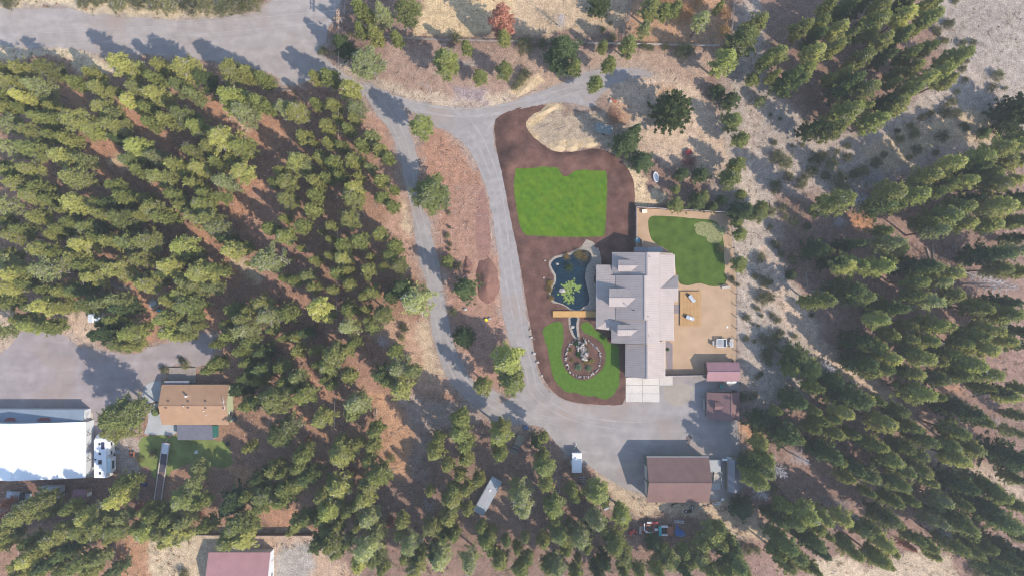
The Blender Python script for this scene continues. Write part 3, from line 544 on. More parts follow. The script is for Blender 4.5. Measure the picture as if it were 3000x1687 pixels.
# survey: apparent crown centre x,y and half-width in each square; letter = look (y default); trailing number = height
TREES = {1: '40,530,45 190,540,70 400,540,80 110,640,80 300,660,90p 720,570,55 950,510,95 600,640,60g 770,680,70 1230,510,65 1430,540,100 1570,620,70d 1760,550,95 1880,560,65 1190,610,65g 1060,680,75 1380,660,70g 1470,720,60p 1200,730,85 1010,780,75 900,710,45 1760,750,105g 1850,860,95p 190,740,75 40,730,60g 60,820,60 200,830,60g 420,820,58 320,900,70g 450,920,58g 800,830,75 880,870,55p 1140,830,60g 1280,910,65 1400,880,85g 1500,970,70g 620,930,105 720,980,75g 880,960,80 1160,940,60g 90,950,80p 250,1000,70 420,1030,65g 540,1060,65 920,1060,55d 1690,1060,105 1820,1120,80g 1600,1120,70 1470,1150,78 1060,1120,98g 1180,1190,70p 1010,1220,80g 70,1100,80p 250,1130,85g 500,1190,85 640,1210,60p 1350,1250,68 1520,1270,72 1650,1230,62g 1760,1210,50 1840,1300,78 1080,1290,65g 1230,1340,85 1430,1330,55g 1480,1390,65 1700,1380,85p 590,1350,85 250,1290,70 100,1310,75g 170,1400,75 900,1410,65g 330,1420,60g 20,1250,50 '
 '640,10,50s2 720,22,30s1 900,15,65s2 1030,10,60s2 1160,15,60s2 1290,25,70s2 1420,30,70s2 1560,42,75s2 1700,45,75s2 1830,30,75s2 1925,10,60s2 60,-5,65s2 780,5,30s1',
2: '60,600,60g 30,780,65g 100,820,50g 455,590,50 560,590,68g 720,680,78 220,820,72p 320,860,82 460,790,48g 590,800,60 760,820,78p 540,960,58 620,910,42 700,980,48g 740,900,48 370,1040,62 440,1085,30 560,1090,52 650,1110,42g 800,1100,58g 870,1040,58p 940,1130,58 740,1220,68 1000,1200,48g 490,1200,58 590,1240,68g 330,1230,85 200,1300,58 390,1270,58p 240,1380,78 450,1370,62 150,1380,48g 780,1340,42 950,1370,62 740,1425,75 540,1340,48g 640,1330,48g 860,1270,45p 1040,1430,38g '
 '665,350,68d12 800,240,55g 900,270,68 1060,290,50g 830,490,125p15 790,80,68g 850,110,48g 960,110,80p 1130,90,85g 1190,40,58p 1440,470,105g16 1590,370,52g 1690,580,62g8 1880,530,75g9 1860,140,105o 1870,300,58 1250,960,96g15 505,390,36s1 720,260,18s1 1510,290,40s2',
3: '660,40,68r5 380,400,135d15 470,520,60g 630,640,66g12 730,490,60g12 690,350,45g8 880,340,72g 1000,220,58p 1050,80,88 1140,100,58g 1230,80,58g 1560,60,35 1430,165,70p 1740,310,115g16 1610,470,95g15 1850,190,78 1210,840,120r13 860,1080,95d12 925,990,55d 980,1220,78d8 1290,1310,52d7 1430,1320,58d7 1240,1430,38g5 1820,600,58g6 1650,760,65d7 1670,920,78g9 1730,1060,66g9 1700,1240,66g10 1650,1350,85g10 1560,690,55d5 1900,480,58g 1880,760,48p4 370,150,48x7 1590,960,45x5 1000,355,30s2 1050,365,25s1 1290,380,55s3 1160,355,26s2 100,335,60s2 60,345,50s2 230,330,40s2 100,560,38s2 70,610,36s2 30,650,30s2 685,225,22s1 745,180,16s1 760,290,30s1 1340,385,40s2',
4: '250,230,72 380,190,66g 520,230,76 450,50,58g 590,60,68d 700,40,58d 830,60,78 800,180,95g 840,320,75 720,240,58g 960,60,58d 1010,140,85 1040,30,58g 1170,60,58 1240,40,48g 1200,150,76g 1130,220,55 1000,270,68g 1180,380,64g 1050,420,66g 60,430,72 30,580,40 330,420,78 270,540,76g 490,380,56 150,600,76d 190,640,58d 560,560,48 460,600,48g 700,450,76 620,270,48p 350,290,58d 590,640,90d 720,690,90 600,850,100g 480,980,90 330,980,66d 700,830,56 800,920,85g 870,865,58g 960,800,76 1050,700,76g 1150,620,85 1280,560,85g 1400,450,90g 1320,620,76 1080,520,66 960,560,46g 920,640,44 1450,410,48 850,780,56d 940,320,56d 870,450,48d 1350,1250,85 1200,1340,92 1320,1400,58g 1450,1380,76 1560,1200,85g 1700,1150,95 1830,1120,85g 1760,1230,82 1640,1330,95g 1880,1220,68 1850,1050,66g 1700,1400,80 1520,1280,66d 1800,1380,76 1870,860,120r10 1640,1000,48d3 '
 '1470,520,28s1 1740,570,38s2 1370,180,38s1 1280,230,30s1 1340,310,26s1 1470,330,30s1 1550,325,24s1 1700,660,28s1 1790,670,16s1 1430,695,20s1 1400,770,28s1 1340,850,38s1 1430,855,35s1 1350,795,20s1 1230,860,28s1 1170,890,25s1 1080,950,25s1 1110,1010,40s1 1000,1050,35s1 1130,1130,35s1 1320,1025,40s1 1500,970,26s1 1480,945,24s1 1290,262,14s1 1500,465,18s1 1490,600,18s1 1415,12,20s1 70,1190,50s2 140,1230,48s2 370,1200,46s2 480,1240,46s2 340,1290,42s2 280,1340,30s1 540,1360,55s2 250,1390,40s1 600,1190,30s1 720,1290,40s2 820,1225,38s1 60,1410,46s2 570,1440,46s2 160,1340,36s1 980,990,20s1 1860,1010,30s2 260,1100,14s1 180,1105,12s1 430,1170,24s1 520,1150,22s1 600,1100,24s1 650,1320,34s2 880,1170,24s1 1270,1150,20s1 1070,1190,18s1 440,1330,30s2 50,1080,22s1 90,900,14s1 20,870,14s1',
5: '60,100,78p 40,220,58g 130,330,78 60,310,48g 200,290,58g 320,190,68 280,40,76 400,60,58g 600,90,86 520,150,48 560,230,58g 770,90,58g 790,170,68 880,100,66d 960,40,66g 1110,50,45 940,200,86g 1180,140,86 1240,190,66g 1090,180,48 1340,30,66g 1400,110,55 1540,110,76g 1480,180,78 1590,220,86 1640,280,82p 1560,20,58g 1690,40,48g 430,320,58 480,280,56g 560,270,48 690,270,76g 640,400,86 750,340,58g 860,370,68 980,380,76g 1130,380,88 1080,510,76 1020,320,48g 920,260,48g 1400,420,92g 1300,560,86 1470,470,48g 1380,490,56g 1530,610,100 1640,580,56g 1700,600,38g 1760,450,76 1730,370,48d 1820,420,48d 350,440,76 440,460,56g 610,500,66 520,520,38g 380,590,105p 150,630,78 230,600,66g 60,560,86p 80,480,58g 100,720,76 720,640,76 670,560,66g 900,590,86 820,540,48g 1130,700,76 1080,660,56g 1210,680,38 1280,620,48d 230,690,56g 370,740,56g 500,750,66 620,740,66d 370,860,86 480,860,66 270,870,48g 250,1000,76g 370,1010,66g 170,960,56 60,830,66g 20,790,48g 20,1050,58p 700,850,76g 790,840,66p 900,810,66p 950,880,56d 880,960,56g 850,1060,90d 1000,1070,80g 920,1140,76g 810,990,50g 1010,1160,55 1080,1010,38g 1420,680,66p 1500,700,76 1380,770,76g 1300,810,66 1420,860,86g 1270,960,76g 1370,960,66 1300,1060,76g 1430,1010,66p 1400,1085,56 1600,720,56p 1490,940,48g 1510,1010,36 1770,890,66g 1850,960,76 1890,900,56 1720,1000,48 1860,1040,86p 1750,1080,66g 1900,1130,66g 1640,1150,38g 1640,1290,56g 1590,1340,46g 1830,1200,56g 1870,1290,48g 1880,1390,56d 1900,540,30 1400,1305,30s2 1240,1340,30s1 1370,1265,20s1',
6: '240,60,74 450,30,68g 440,140,68 730,50,86 720,200,76 360,260,64g 225,210,40 120,280,58g 230,340,76g 580,260,45 500,305,26 1030,110,50g 960,50,58g 785,370,68g 940,320,60 660,400,68g 1050,410,60g 570,360,34 560,480,45 660,500,70 1020,480,58g 870,490,36 860,585,55 960,560,35 1080,550,70 450,520,45 620,610,58g 700,590,48 90,530,115p 715,695,54 580,740,40 390,640,58p 440,720,54 300,670,48g 220,650,38g 350,430,30 820,790,45 880,755,54 1110,720,66d 1020,790,56d 1190,830,130p15 480,870,86 540,930,56g 50,840,76 100,930,90p 240,920,68g 700,890,58g 840,880,40 850,970,48 960,920,76 880,1010,56g 690,1020,76p 310,1090,48 320,1190,54 450,1200,48 220,1100,38g 380,1060,46d 600,1230,92 560,1310,76g 700,1180,56 740,1140,46g 710,1380,66 540,1410,56g 1120,1030,35s1 1100,1100,26s1 960,1130,55x6 1050,1200,58g 1080,1330,100p13 1180,1350,60p 960,1370,66d 1000,1420,56g 200,1320,56g 320,1390,66p 60,1200,56d 60,1330,66d 220,1430,48g 30,1420,56g '
 '1335,10,150g14 1440,530,52g4 1525,560,34s2 1575,735,88d14 1572,1095,66r5 1465,270,12s1 1448,335,22s1 1465,400,18s1 1458,160,15s1 1460,440,13s1 1462,490,16s1 1490,910,30s1 470,1300,40g 130,1040,40g 850,650,30g 780,900,30g',
7: '1240,90,58g6 1400,70,66d7 1750,150,85d9 1860,160,75g8 1720,320,58g6 1700,230,45g5 1890,110,50g7 1720,545,68g5 1520,110,40d4 1880,500,34s2 1910,680,42s2 1890,800,46s2 1850,880,20s1 1770,950,28s1 1885,935,15s1 1770,1105,24s1 1830,1130,16s1 1900,1115,38s2 1920,1230,44s2 1850,1400,18s1 1880,1375,22s1 1660,660,26s1 1705,705,15s1 1730,20,48g5 1590,60,40d4 1840,640,24s1 1820,1000,10s1 1860,1010,12s1 1580,430,28s3 1450,30,45g5',
8: '520,80,110 430,120,58d 900,20,105 830,100,86d 1100,30,86g 950,110,66g 1230,20,66g 1330,190,100g 1440,120,86g 1470,240,76 1250,300,78p 1180,230,66g 1710,120,100 1660,250,76g 1800,60,76d 1880,100,66g 1870,230,66g 1500,60,58d 370,440,80d11 430,450,48g11 620,400,58d 900,390,92p 960,430,66 860,300,58g 560,560,88 660,560,76g 470,530,58d 830,570,86g 880,530,58g 1100,560,86d 1200,580,76g 1360,620,86 1280,680,76p 1100,680,76g 1650,480,92d 1820,450,86p 1720,590,76 1870,600,66 1900,350,56d 180,630,42d3 600,750,110d 700,790,76g 420,820,76g 320,830,56g 1200,830,92p 1370,780,78 1080,780,66g 900,880,86d 960,900,76 800,960,76g 1230,1000,86g 1300,1010,66 1040,1010,56 900,1080,68 1580,880,76g 1640,860,56g 1780,920,100g 1750,830,66d 1640,1040,86 1540,1080,76g 1740,1120,76 1600,1180,86 1440,1140,76g 1330,1210,66g 1180,1120,76g 1040,1110,56 800,1160,76g 660,1130,76d 900,1250,76 850,1330,66g 700,1290,90d 760,1350,66 1130,1250,86 1050,1200,56g 1260,1280,56 1500,1300,92g 1620,1370,86 1420,1380,76g 1260,1400,76g 1080,1370,76 950,1330,56d 1850,1150,66d 1880,1050,56d 220,1250,100d9 180,1340,70g8 330,1350,80g10 470,1420,76d12 450,1330,60x8 1640,690,80x14 700,60,66x8 540,225,40x4 1780,720,60x12 '
 '20,270,22s1 130,190,26s1 200,230,34s1 300,260,26s1 110,120,30s1 60,400,34s2 50,1100,45s2 20,680,20s1 20,800,34s2 30,930,20s1 70,970,26s1 200,1090,20s1 330,930,18s1 100,1060,26s1 10,1290,26s1 190,510,38s2 20,150,40s3 100,470,26s1 15,1180,30s2',
9: '920,240,120g 900,340,90 1010,190,76p 1830,30,66d 1880,150,56g 1890,470,40 1500,630,66p8 1480,720,56p 1420,850,100g 1530,880,56g 1780,880,80d 1740,930,56d 1880,830,56g 900,860,76 940,760,66g 860,830,56g 1180,980,66g 1120,940,48 1290,1010,56g 1240,1100,76 1140,1090,82g 1050,1070,48g 1330,1120,76 1400,1030,66p 1380,1150,46p 1270,1180,48 1560,1060,56g 1800,1050,86g 1850,1150,86 1740,1170,76g 1780,1210,66 1890,1060,56g 300,900,86 200,960,86 130,1010,56g 380,960,48g 560,930,56g 700,980,76 540,1080,78 440,1140,76 640,1080,76g 780,1050,86 880,1080,76g 950,990,56p 700,1130,56g 860,1150,46 60,1100,76 100,1140,48g 30,1200,56 330,1230,66 260,1290,76 180,1330,58 640,1340,76g 700,1400,56 780,1300,56p 520,1260,56d 560,1200,56d 400,1330,66d 330,1390,56g 180,1420,66 500,1390,56g 1388,1430,36s3 40,900,42o6 20,1010,50o7 870,1400,46d 1490,1015,34o5 1050,930,34o5 1010,740,36g 250,1180,60g 1160,520,30s2 1060,560,26s1',
10: '1908,-168,130g14 1935,-20,110g13 1715,13,70y12 160,100,105 370,80,76g 290,30,48g 500,250,78 760,140,92p 740,210,66g 200,370,92g 250,320,76p 360,530,66g 390,490,40 150,640,66 210,660,48g 650,530,90 640,440,56g 780,440,45 900,350,56g 880,450,54 850,570,50 330,620,56g 330,740,58 400,690,66d 230,780,66g 200,870,66g 60,830,76g 40,920,56g 40,700,56d 640,760,86 590,720,56g 510,840,58 870,750,76 920,680,76g 830,850,76 780,890,48g 560,940,86g 500,1010,48g 640,1040,48 700,950,48g 850,1000,82p 780,1060,48 540,1080,56g 500,1160,76d 590,1180,92 620,1250,56g 340,1030,66 400,1000,56g 280,1090,38 830,1230,105p 800,1330,76 900,1300,76g 900,1130,66p 1110,1020,55 1090,1120,48 1160,1200,76p 1130,1290,56 1210,1380,76 1180,1430,46g 1330,1060,74 1490,850,74 1500,780,56g 1460,990,66 1490,920,48g 1440,850,44g 1320,800,35 1600,930,44 1590,780,48 1680,720,52 1540,680,44 1450,600,54 1360,490,66 1380,400,46g 1540,250,70g 1540,360,80g 1580,450,66g 1590,560,56 1840,380,84g 1870,320,56 1840,520,56g 1390,1310,86p 1350,1260,56d 1430,1140,48g 1500,1130,48g 1620,1340,76p 1740,1170,66g 1780,1120,46 1770,1240,46g 1890,1170,38g 1850,1320,66 1700,1070,46g 580,0,48g 1100,30,84 30,110,48d 960,1380,50g 1500,1000,40g 700,1180,50g 1010,1050,36o5 720,670,30o4 390,425,30o4 1230,1300,50d 1020,560,30s1',
11: '240,400,40y11 190,440,42d8 240,520,38g 240,620,78g 250,740,58 60,840,90p 90,940,76p 310,920,82g 330,1010,48g 455,800,52g10 480,850,44g10 640,820,86g 690,870,48g 640,1020,76p 680,1080,48g 820,980,74g 840,1030,48 360,1130,72g 390,1170,48 510,1150,84p 560,1220,46g 240,1180,48 40,1230,40 410,1240,48g 500,1310,28g 780,1200,80g 830,1270,76 860,1330,48g 340,1370,82p 270,1370,56g 480,1420,56g 60,1380,66g 120,1300,48g 840,1410,46g 650,1410,56d 960,1400,48g 1180,1330,84g9 1140,1260,56g7 1080,1200,56d6 1100,1400,56g 1300,1270,56g8 1440,1200,66g9 1430,1300,76y9 1350,1340,46g9 1520,1140,92g10 1580,1200,56 1560,1070,46g 1660,1210,48d 1680,1330,84d 1620,1400,66g 1740,1400,56g 1500,1400,56g 1300,1400,48d 1750,930,80d6 1880,280,76d8 1820,620,84d10 1900,560,66g 1780,650,66d 1850,720,76g 1900,650,66p 1885,820,56x9 1800,740,36x5 1860,440,58 1745,92,34s3 1820,85,34s3 1780,1250,38s2 1850,1250,28s1 1640,1160,40g 700,1330,50d 590,1060,36d 100,1150,36p 440,1060,30g',
12: '340,20,56g 600,100,110d 540,200,76 700,100,66 800,120,56g 960,190,76g 860,280,86 1050,310,66g 330,190,45 200,130,86d12 470,250,56g 380,270,56g 490,360,66 330,330,56g 110,370,110d15 190,400,66g14 60,200,46g9 1130,60,92g 1230,80,56g 1440,190,100d 1580,270,66g 1390,350,86g 1500,470,86 1330,450,76g 1390,550,86 1170,420,76g 1100,520,76 1010,470,66g 620,370,56g 800,450,66 720,430,56g 430,510,92d 520,570,56 900,560,76g 870,600,46g 1130,640,86 1180,720,56 1000,640,76g 960,740,76g 740,680,86 830,720,56g 620,620,66d 580,690,56 730,800,46g 1050,860,56g 930,870,66g 890,1000,92g 950,1040,48 1410,740,84d 1490,780,48 1280,860,84p 1430,890,56g 1350,960,84d 1440,1050,92g 1480,1120,56g 1250,1020,76p 1780,80,76 1700,40,56d 1880,30,56g 1620,20,46g 1800,530,110d 1890,600,76d 1850,700,56g 1600,740,66d 1700,820,86g 1800,880,76g 1880,910,56 1600,900,92d 1700,1000,100d 1820,1060,92g 1900,1150,56g 1600,1200,76g 1500,1230,76g 1730,1200,56d 1380,1200,76g 1550,1270,48 1650,1330,84d 1750,1280,76d 1850,1270,76d 1180,1200,66g 1220,1270,48 1090,1150,56g 840,1180,76 900,1240,56 800,1290,86g 860,1330,48 620,1250,66 560,1180,56g 700,1090,76g 760,1060,56 540,1000,76 400,1000,76g 270,960,100g 350,1060,76g 420,1120,48 300,1150,84d 350,1220,76d 180,1020,76g 100,900,66g 100,1180,84d 200,1270,76g 240,1350,48 60,1260,66g 130,1340,76 330,1380,56g 40,1000,56d 60,640,74x14 240,560,62x12 1290,1090,66x12 620,980,46x10 30,780,40s3 1900,240,48d 1860,360,56p 1310,190,30o7 1060,1220,40o9 1850,1380,70d 1700,1420,60d 1580,1420,40s2'}
import re
LANDM = [(T(2, 640, 130), 'utility pole'), (T(3, 690, 980), 'flat trailer'), (T(3, 1330, 1155), 'red garden cart'), (T(3, 1085, 1340), 'white tub'), (T(5, 710, 940), 'small white shed'),
         (T(9, 780, 550), 'white camper'), (T(9, 1250, 650), 'long flatbed'), (T(5, 1230, 850), 'camp table'), (T(10, 1745, 850), 'grey box trailer'), (T(11, 490, 590), 'white utility trailer'), (T(11, 40, 450), 'pickup truck'),
         (T(11, 1260, 720), 'brown-roofed workshop'), (T(11, 1675, 690), 'grey metal shed'), (T(11, 1580, 160), 'brown roofed shed'), (T(7, 1590, 1360), 'red metal shed'), (T(11, 1050, 1090), 'red and white truck wreck'),
         (T(9, 1480, 160), 'brown-roofed cabin'), (T(9, 600, 840), 'small pink-roofed hut'), (T(10, 60, 1340), 'pink metal roof'), (T(6, 1740, 680), 'tall soil heap'), (T(7, 1350, 880), 'wooden deck'), (T(6, 1740, 965), 'yellow bucket'), (D(1410, 510), 'bright notched lawn'),
         (T(9, 160, 850), 'wrecked dark truck'), (T(9, 1590, 360), 'grey porch roof'), (T(7, 430, 760), 'lily pads'), (T(7, 550, 1250), 'rock garden')]
SIZEW = lambda r: 'broad' if r > 37 else ('small' if r < 20 else ('slender' if r < 25 else ''))
LOOKW = {'y': 'yellow-green pine', 'g': 'mid-green pine', 'd': 'dark green fir', 'p': 'thin grey-green pine', 'o': 'rust-brown dying pine', 'x': 'bare grey dead tree', 's': 'low bush', 'r': 'dense round dark juniper'}
DIRW = ['right of', 'above right of', 'above', 'above left of', 'left of', 'below left of', 'below', 'below right of']
used_labels = set()
XL = [(30, 1300, 'white barn'), (235, 1440, 'pink-roofed hut'), (310, 1340, 'white camper'), (275, 928, 'tiny pale shed'), (150, 1446, 'pale flat shed'), (485, 1370, 'long flatbed'), (400, 1345, 'fire pit table'), (460, 880, 'camp table'),
      (570, 1190, 'brown-roofed cabin'), (572, 1265, 'grey porch roof'), (690, 1640, 'pink metal roof'), (850, 1640, 'gravel by the pink roof'), (965, 1640, 'overhead line'), (996, 50, 'utility pole'), (945, 150, 'roadside bush'), (1230, 370, 'round tree at the fork'), (1265, 560, 'big round island tree'), (1345, 850, 'dark fir on the island'), (1360, 990, 'olive-coloured round tree'),
      (1427, 825, 'tall soil heap'), (1425, 935, 'yellow bucket'), (1428, 1455, 'grey box trailer'), (1515, 1300, 'pickup truck'), (1480, 55, 'rust-red tree'), (1640, 600, 'notched lawn'), (1690, 1350, 'white utility trailer'), (1665, 850, 'lily pads'), (1630, 920, 'footbridge'), (1705, 1050, 'rock garden'), (1855, 1555, 'small red machine'),
      (1765, 380, 'flat trailer'), (1905, 1545, 'truck wreck'), (1950, 1553, 'turquoise cab'), (1985, 1560, 'blue tarp'), (1968, 325, 'dense round juniper'), (2013, 447, 'red garden cart'), (1920, 520, 'white tub'), (2022, 900, 'wooden deck'), (2115, 1005, 'outdoor table'), (2115, 1090, 'red metal shed'), (2110, 1190, 'dormered shed'), (1990, 1400, 'workshop'), (2150, 1390, 'grey metal shed'),
      (2145, 60, 'upright corner fence'), (2115, 200, 'big leaning pine'), (2270, 1375, 'white bare tree'), (2340, 1340, 'second bare tree'), (2735, 745, 'two fallen logs'), (2925, 830, 'silver fallen tree'), (2975, 335, 'lone dark juniper'), (2832, 377, 'yellow bush'), (2925, 220, 'lone sapling'), (2560, 510, 'bleached branch heap'), (2425, 575, 'grey brush tangle'), (2620, 1650, 'bare sand at the bottom'), (2490, 1500, 'thin silver snag'), (2755, 1548, 'large silver snag'), (2420, 1050, 'silver bare tree')]
YL = XL
def where(px, r, look, zone):
    sz = SIZEW(r) if look not in ('s', 'r', 'x') else ''; head = (sz+' '+LOOKW[look]).strip(); x, y = px; cand = []
    for bx_, by_, n in XL:
        dx, dy = x-bx_, by_-y; d = math.hypot(dx, dy)
        if d < 8: continue
        if d < 150:
            k = int(round(math.degrees(math.atan2(dy, dx))/45)) % 8
            cand.append((d*.5, '%s %s%s the %s' % (head, 'just ' if d < 70 else '', DIRW[k], n)))
            if 70 <= d: cand.append((d*.5+60, '%s a bit further %s the %s' % (head, DIRW[k], n)))
    for ax_, ay_, an in XL:
        if abs(ax_-x) > 110: continue
        for bx_, by_, bn in YL:
            if abs(by_-y) > 70 or an == bn: continue
            sp = abs(ax_-x)*.8+abs(by_-y)*1.2+(abs(bx_-x)+abs(ay_-y))*.04+45
            al = 'above' if y < ay_ else 'below'
            w_ = 'straight ' if abs(ax_-x) < 25 else ('left of a line ' if x < ax_ else 'right of a line ')
            l = '%s %s%s the %s, level with the %s' % (head, w_, al, an, bn)
            if len(l.split()) <= 16: cand.append((sp, l))
    cand.sort()
    for s_, l in cand:
        if l not in used_labels and len(l.split()) <= 16: used_labels.add(l); return l
    ax_, ay_, an = min(XL, key=lambda q: abs(q[0]-x)); bx_, by_, bn = min(XL, key=lambda q: abs(q[1]-y)+(9 if q[2] == an else 0))
    for bx_, by_, bn in sorted(XL, key=lambda q: abs(q[1]-y)):
        for f_ in ('%s in the %s, level with the %s', '%s in the %s, straight across from the %s'):
            l = f_ % (head, zone, bn)
            if l not in used_labels and len(l.split()) <= 16: used_labels.add(l); return l
    return l
def zone_of(p):
    x, y = p
    if x < 1230 and y < 1120: return 'left woods' if y > 130 or x < 900 else 'top clearing'
    if y < 430 and x < 2180: return 'top clearing'
    if x > 2180 and y < 430: return 'upper right woods'
    if x > 2250: return 'right woods'
    if y > 1130 and x < 800: return 'lower left woods'
    if y > 1130 and x < 2250: return 'lower woods'
    if 1230 <= x < 1600: return 'lane island'
    return 'dry ground'
TL = []
for t, s in TREES.items():
    for q in s.split():
        m = re.match(r'(-?\d+),(-?\d+),(\d+)([a-z]?)(\d*)$', q); x, y, r, k, h = m.groups(); k = k or 'y'; px = T(t, int(x), int(y)); r = int(r)*TS
        if any(math.hypot(px[0]-a[0][0], px[1]-a[0][1]) < (.42*(r+a[1]) if k == 's' or a[2] == 's' else .40*(r+a[1])) for a in TL if (k == 'x') == (a[2] == 'x')): continue
        TL.append((px, r, k, int(h) if h else 0))
ntree = {}
low_pts = []
def place(px, r, k, h, zone):
    d = math.hypot(px[0]-1500, px[1]-843); R = random.Random(int(px[0]*7+px[1]*13))
    if not h:
        h = (R.uniform(13.5, 17) if zone == 'left woods' else R.uniform(14, 17) if px[0] < 1500 else R.uniform(13, 16) if px[0] < 2200 else R.uniform(14.5, 18.5))*min(1.12, max(.66, .75+(r-18)*.014))
    if k == 's': h = .55+r*.08*.85*(1 if h <= 1 else 1.3)
    zc = h*(.66 if k in 'ygpo' else .55 if k != 's' else .5)
    c = W(px, zc); rad = r*.08*(HC-zc)/HC*(1.0 if k == 's' else (1.2 if zone == 'left woods' else 1.12) if zone not in ('lower woods', 'lower left woods') else 1.3)
    return c.x, c.y, h, rad
# past 300 pines the smallest are one mass
pines = sorted([a for a in TL if a[2] in 'ygp'], key=lambda a: -a[1]); small = set(id(a) for a in pines[298:])
GROUP = {'y': 'pines of the woods and clearings', 'g': 'pines of the woods and clearings', 'p': 'pines of the woods and clearings', 'd': 'dark firs among the pines', 'o': 'dying rust-brown pines', 'x': 'bare dead trees', 's': 'low bushes', 'r': 'dense round junipers'}
stuff_v = {}; tree_base = []
for a in TL:
    px, r, k, h = a; zone = zone_of(px); x, y, h, rad = place(px, r, k, h, zone); tree_base.append((x, y, rad))
    R = random.Random(int(px[0]*31+px[1]*17)); rz = R.uniform(0, 6.28)
    if k == 'x':
        nm = 'dead_tree'; o = bpy.data.objects.new(nm, DEAD[R.randrange(3)]); C.objects.link(o); c0 = W(px, h*.6); o.location = (c0.x, c0.y, 0)
        s = h/12; o.scale = (max(s, rad/2.0), max(s, rad/2.0), s); o.rotation_euler = (0, 0, rz); tag(o, where(px, r, k, zone), 'tree', GROUP[k]); continue
    key = {'y': ('pine', 'needles_yellow'), 'g': ('pine', 'needles_green'), 'p': ('pine', 'needles_pale'), 'd': ('fir', 'needles_dark'), 'o': ('pine', 'needles_rust'), 's': ('shrub', 'brush_green'), 'r': ('round', 'needles_dark')}[k]
    P = PROTO[key]; cm, tm, H0, R0 = P[R.randrange(len(P))]
    if id(a) in small:
        n = len(cm.vertices); v = np.empty(n*3, np.float32); cm.vertices.foreach_get('co', v); v = v.reshape(-1, 3, 3)[::3]; cc = v.mean(1, keepdims=True); v = (cc+(v-cc)*1.6).reshape(-1, 3)
        c, s_ = math.cos(rz), math.sin(rz); sx = rad/R0; v2 = np.stack([(v[:, 0]*c-v[:, 1]*s_)*sx+x, (v[:, 0]*s_+v[:, 1]*c)*sx+y, v[:, 2]*h/H0], 1); stuff_v.setdefault(k, []).append(v2); continue
    nm = {'pine': 'pine_tree', 'fir': 'fir_tree', 'shrub': 'bush', 'round': 'juniper_tree'}[key[0]]
    if k == 's' and r < 1e9:
        o = bpy.data.objects.new(nm, cm); C.objects.link(o); o.location = (x, y, 0)
        # a bush too small to show its stem
        o.scale = (rad/R0, rad/R0, h/H0); o.rotation_euler = (0, 0, rz); tag(o, where(px, r, k, zone), 'bush', GROUP[k]); ntree[k] = ntree.get(k, 0)+1; continue
    e = thing(nm, where(px, r, k, zone), 'tree', (x, y, 0), rz, GROUP[k]); e.scale = (rad/R0, rad/R0, h/H0); ntree[k] = ntree.get(k, 0)+1
    co = bpy.data.objects.new('crown', cm); C.objects.link(co); co.parent = e
    to = bpy.data.objects.new('trunk', tm); C.objects.link(to); to.parent = e
for k, l in stuff_v.items():
    v = np.concatenate(l); me = np_mesh('small_pines', v, np.arange(len(v)).reshape(-1, 3)); me.materials.append(LM[k])
    stuff_v[k] = me
if stuff_v:
    mats_ = list(stuff_v); allv = []; mi = []
    for j, k in enumerate(mats_):
        me = stuff_v[k]; v = np.empty(len(me.vertices)*3, np.float32); me.vertices.foreach_get('co', v); allv.append(v.reshape(-1, 3)); mi += [j]*(len(v)//9)
    v = np.concatenate(allv); me = np_mesh('small_pines', v, np.arange(len(v)).reshape(-1, 3))
    for k in mats_: me.materials.append(LM[k])
    me.polygons.foreach_set('material_index', np.array(mi, np.int32)); o = bpy.data.objects.new('small_pines', me); C.objects.link(o)
    tag(o, 'smaller pines filling the gaps between the larger ones of the woods', 'pines', kind='stuff')
print('TREES', len(TL), ntree, 'small', len(small))
# ------------------------------------------------------------------ buildings
def weather(t, N, L, tc, src, noise, mul): return mul(src, noise(.35, 5), .07)
def courses(sc_, amt=.10):
    def f(t, N, L, tc, src, noise, mul):
        b = N.new('ShaderNodeTexBrick'); b.inputs['Scale'].default_value = sc_; b.inputs['Color1'].default_value = (.40, .40, .40, 1); b.inputs['Color2'].default_value = (.62, .62, .62, 1); b.inputs['Mortar'].default_value = (.3, .3, .3, 1); b.inputs['Mortar Size'].default_value = .03
        L.new(tc.outputs['Object'], b.inputs['Vector']); s = mul(src, b.outputs['Color'], amt); return mul(s, noise(.5, 4), .06)
    return f
metal_main = mat('roof_metal', K(208, 192, 184, .64), .05, .6, .05, 12, .45, metal=.0, spec=.45, extra=weather)
metal_red = mat('roof_metal_red', K(180, 136, 140), .06, .6, .05, 12, .5, spec=.4, extra=weather)
metal_pink = mat('roof_metal_pink', K(202, 152, 152), .05, .6, .05, 12, .5, spec=.4, extra=weather)
metal_grey = mat('roof_metal_grey', K(150, 150, 160), .1, .6, .08, 12, .45, spec=.45, extra=weather)
metal_white = mat('roof_metal_white', (.80, .82, .83), .03, .3, .03, 9, .4, spec=.4)
shing_brown = mat('shingle_brown', K(194, 156, 126), .06, .6, .16, 6, .95, extra=courses(3.2), spec=.1)
shing_maroon = mat('shingle_maroon', K(140, 112, 106), .05, .5, .12, 6, .95, extra=courses(3.2, .06), spec=.1)
shing_shed = mat('shingle_shed', K(142, 112, 110), .06, .5, .12, 6, .95, extra=courses(3.2, .06), spec=.1)
trim = mat('trim_white', (.62, .60, .58), .03, 1, .03, 9, .6)
ridgem = mat('ridge_metal', K(190, 177, 172, .64), .03, 1, .03, 9, .5)
wall_tan = mat('siding_tan', (.36, .30, .23), .06, .5, .06, 9, .8)
wall_green = mat('siding_pale_green', K(206, 216, 176), .05, .5, .05, 9, .8)
wall_dkgreen = mat('siding_green', (.13, .18, .14), .08, .5, .08, 9, .8)
wall_brown = mat('siding_brown', (.16, .11, .085), .1, .5, .1, 9, .85)
wall_white = mat('siding_white', (.62, .64, .66), .04, .5, .04, 9, .7)
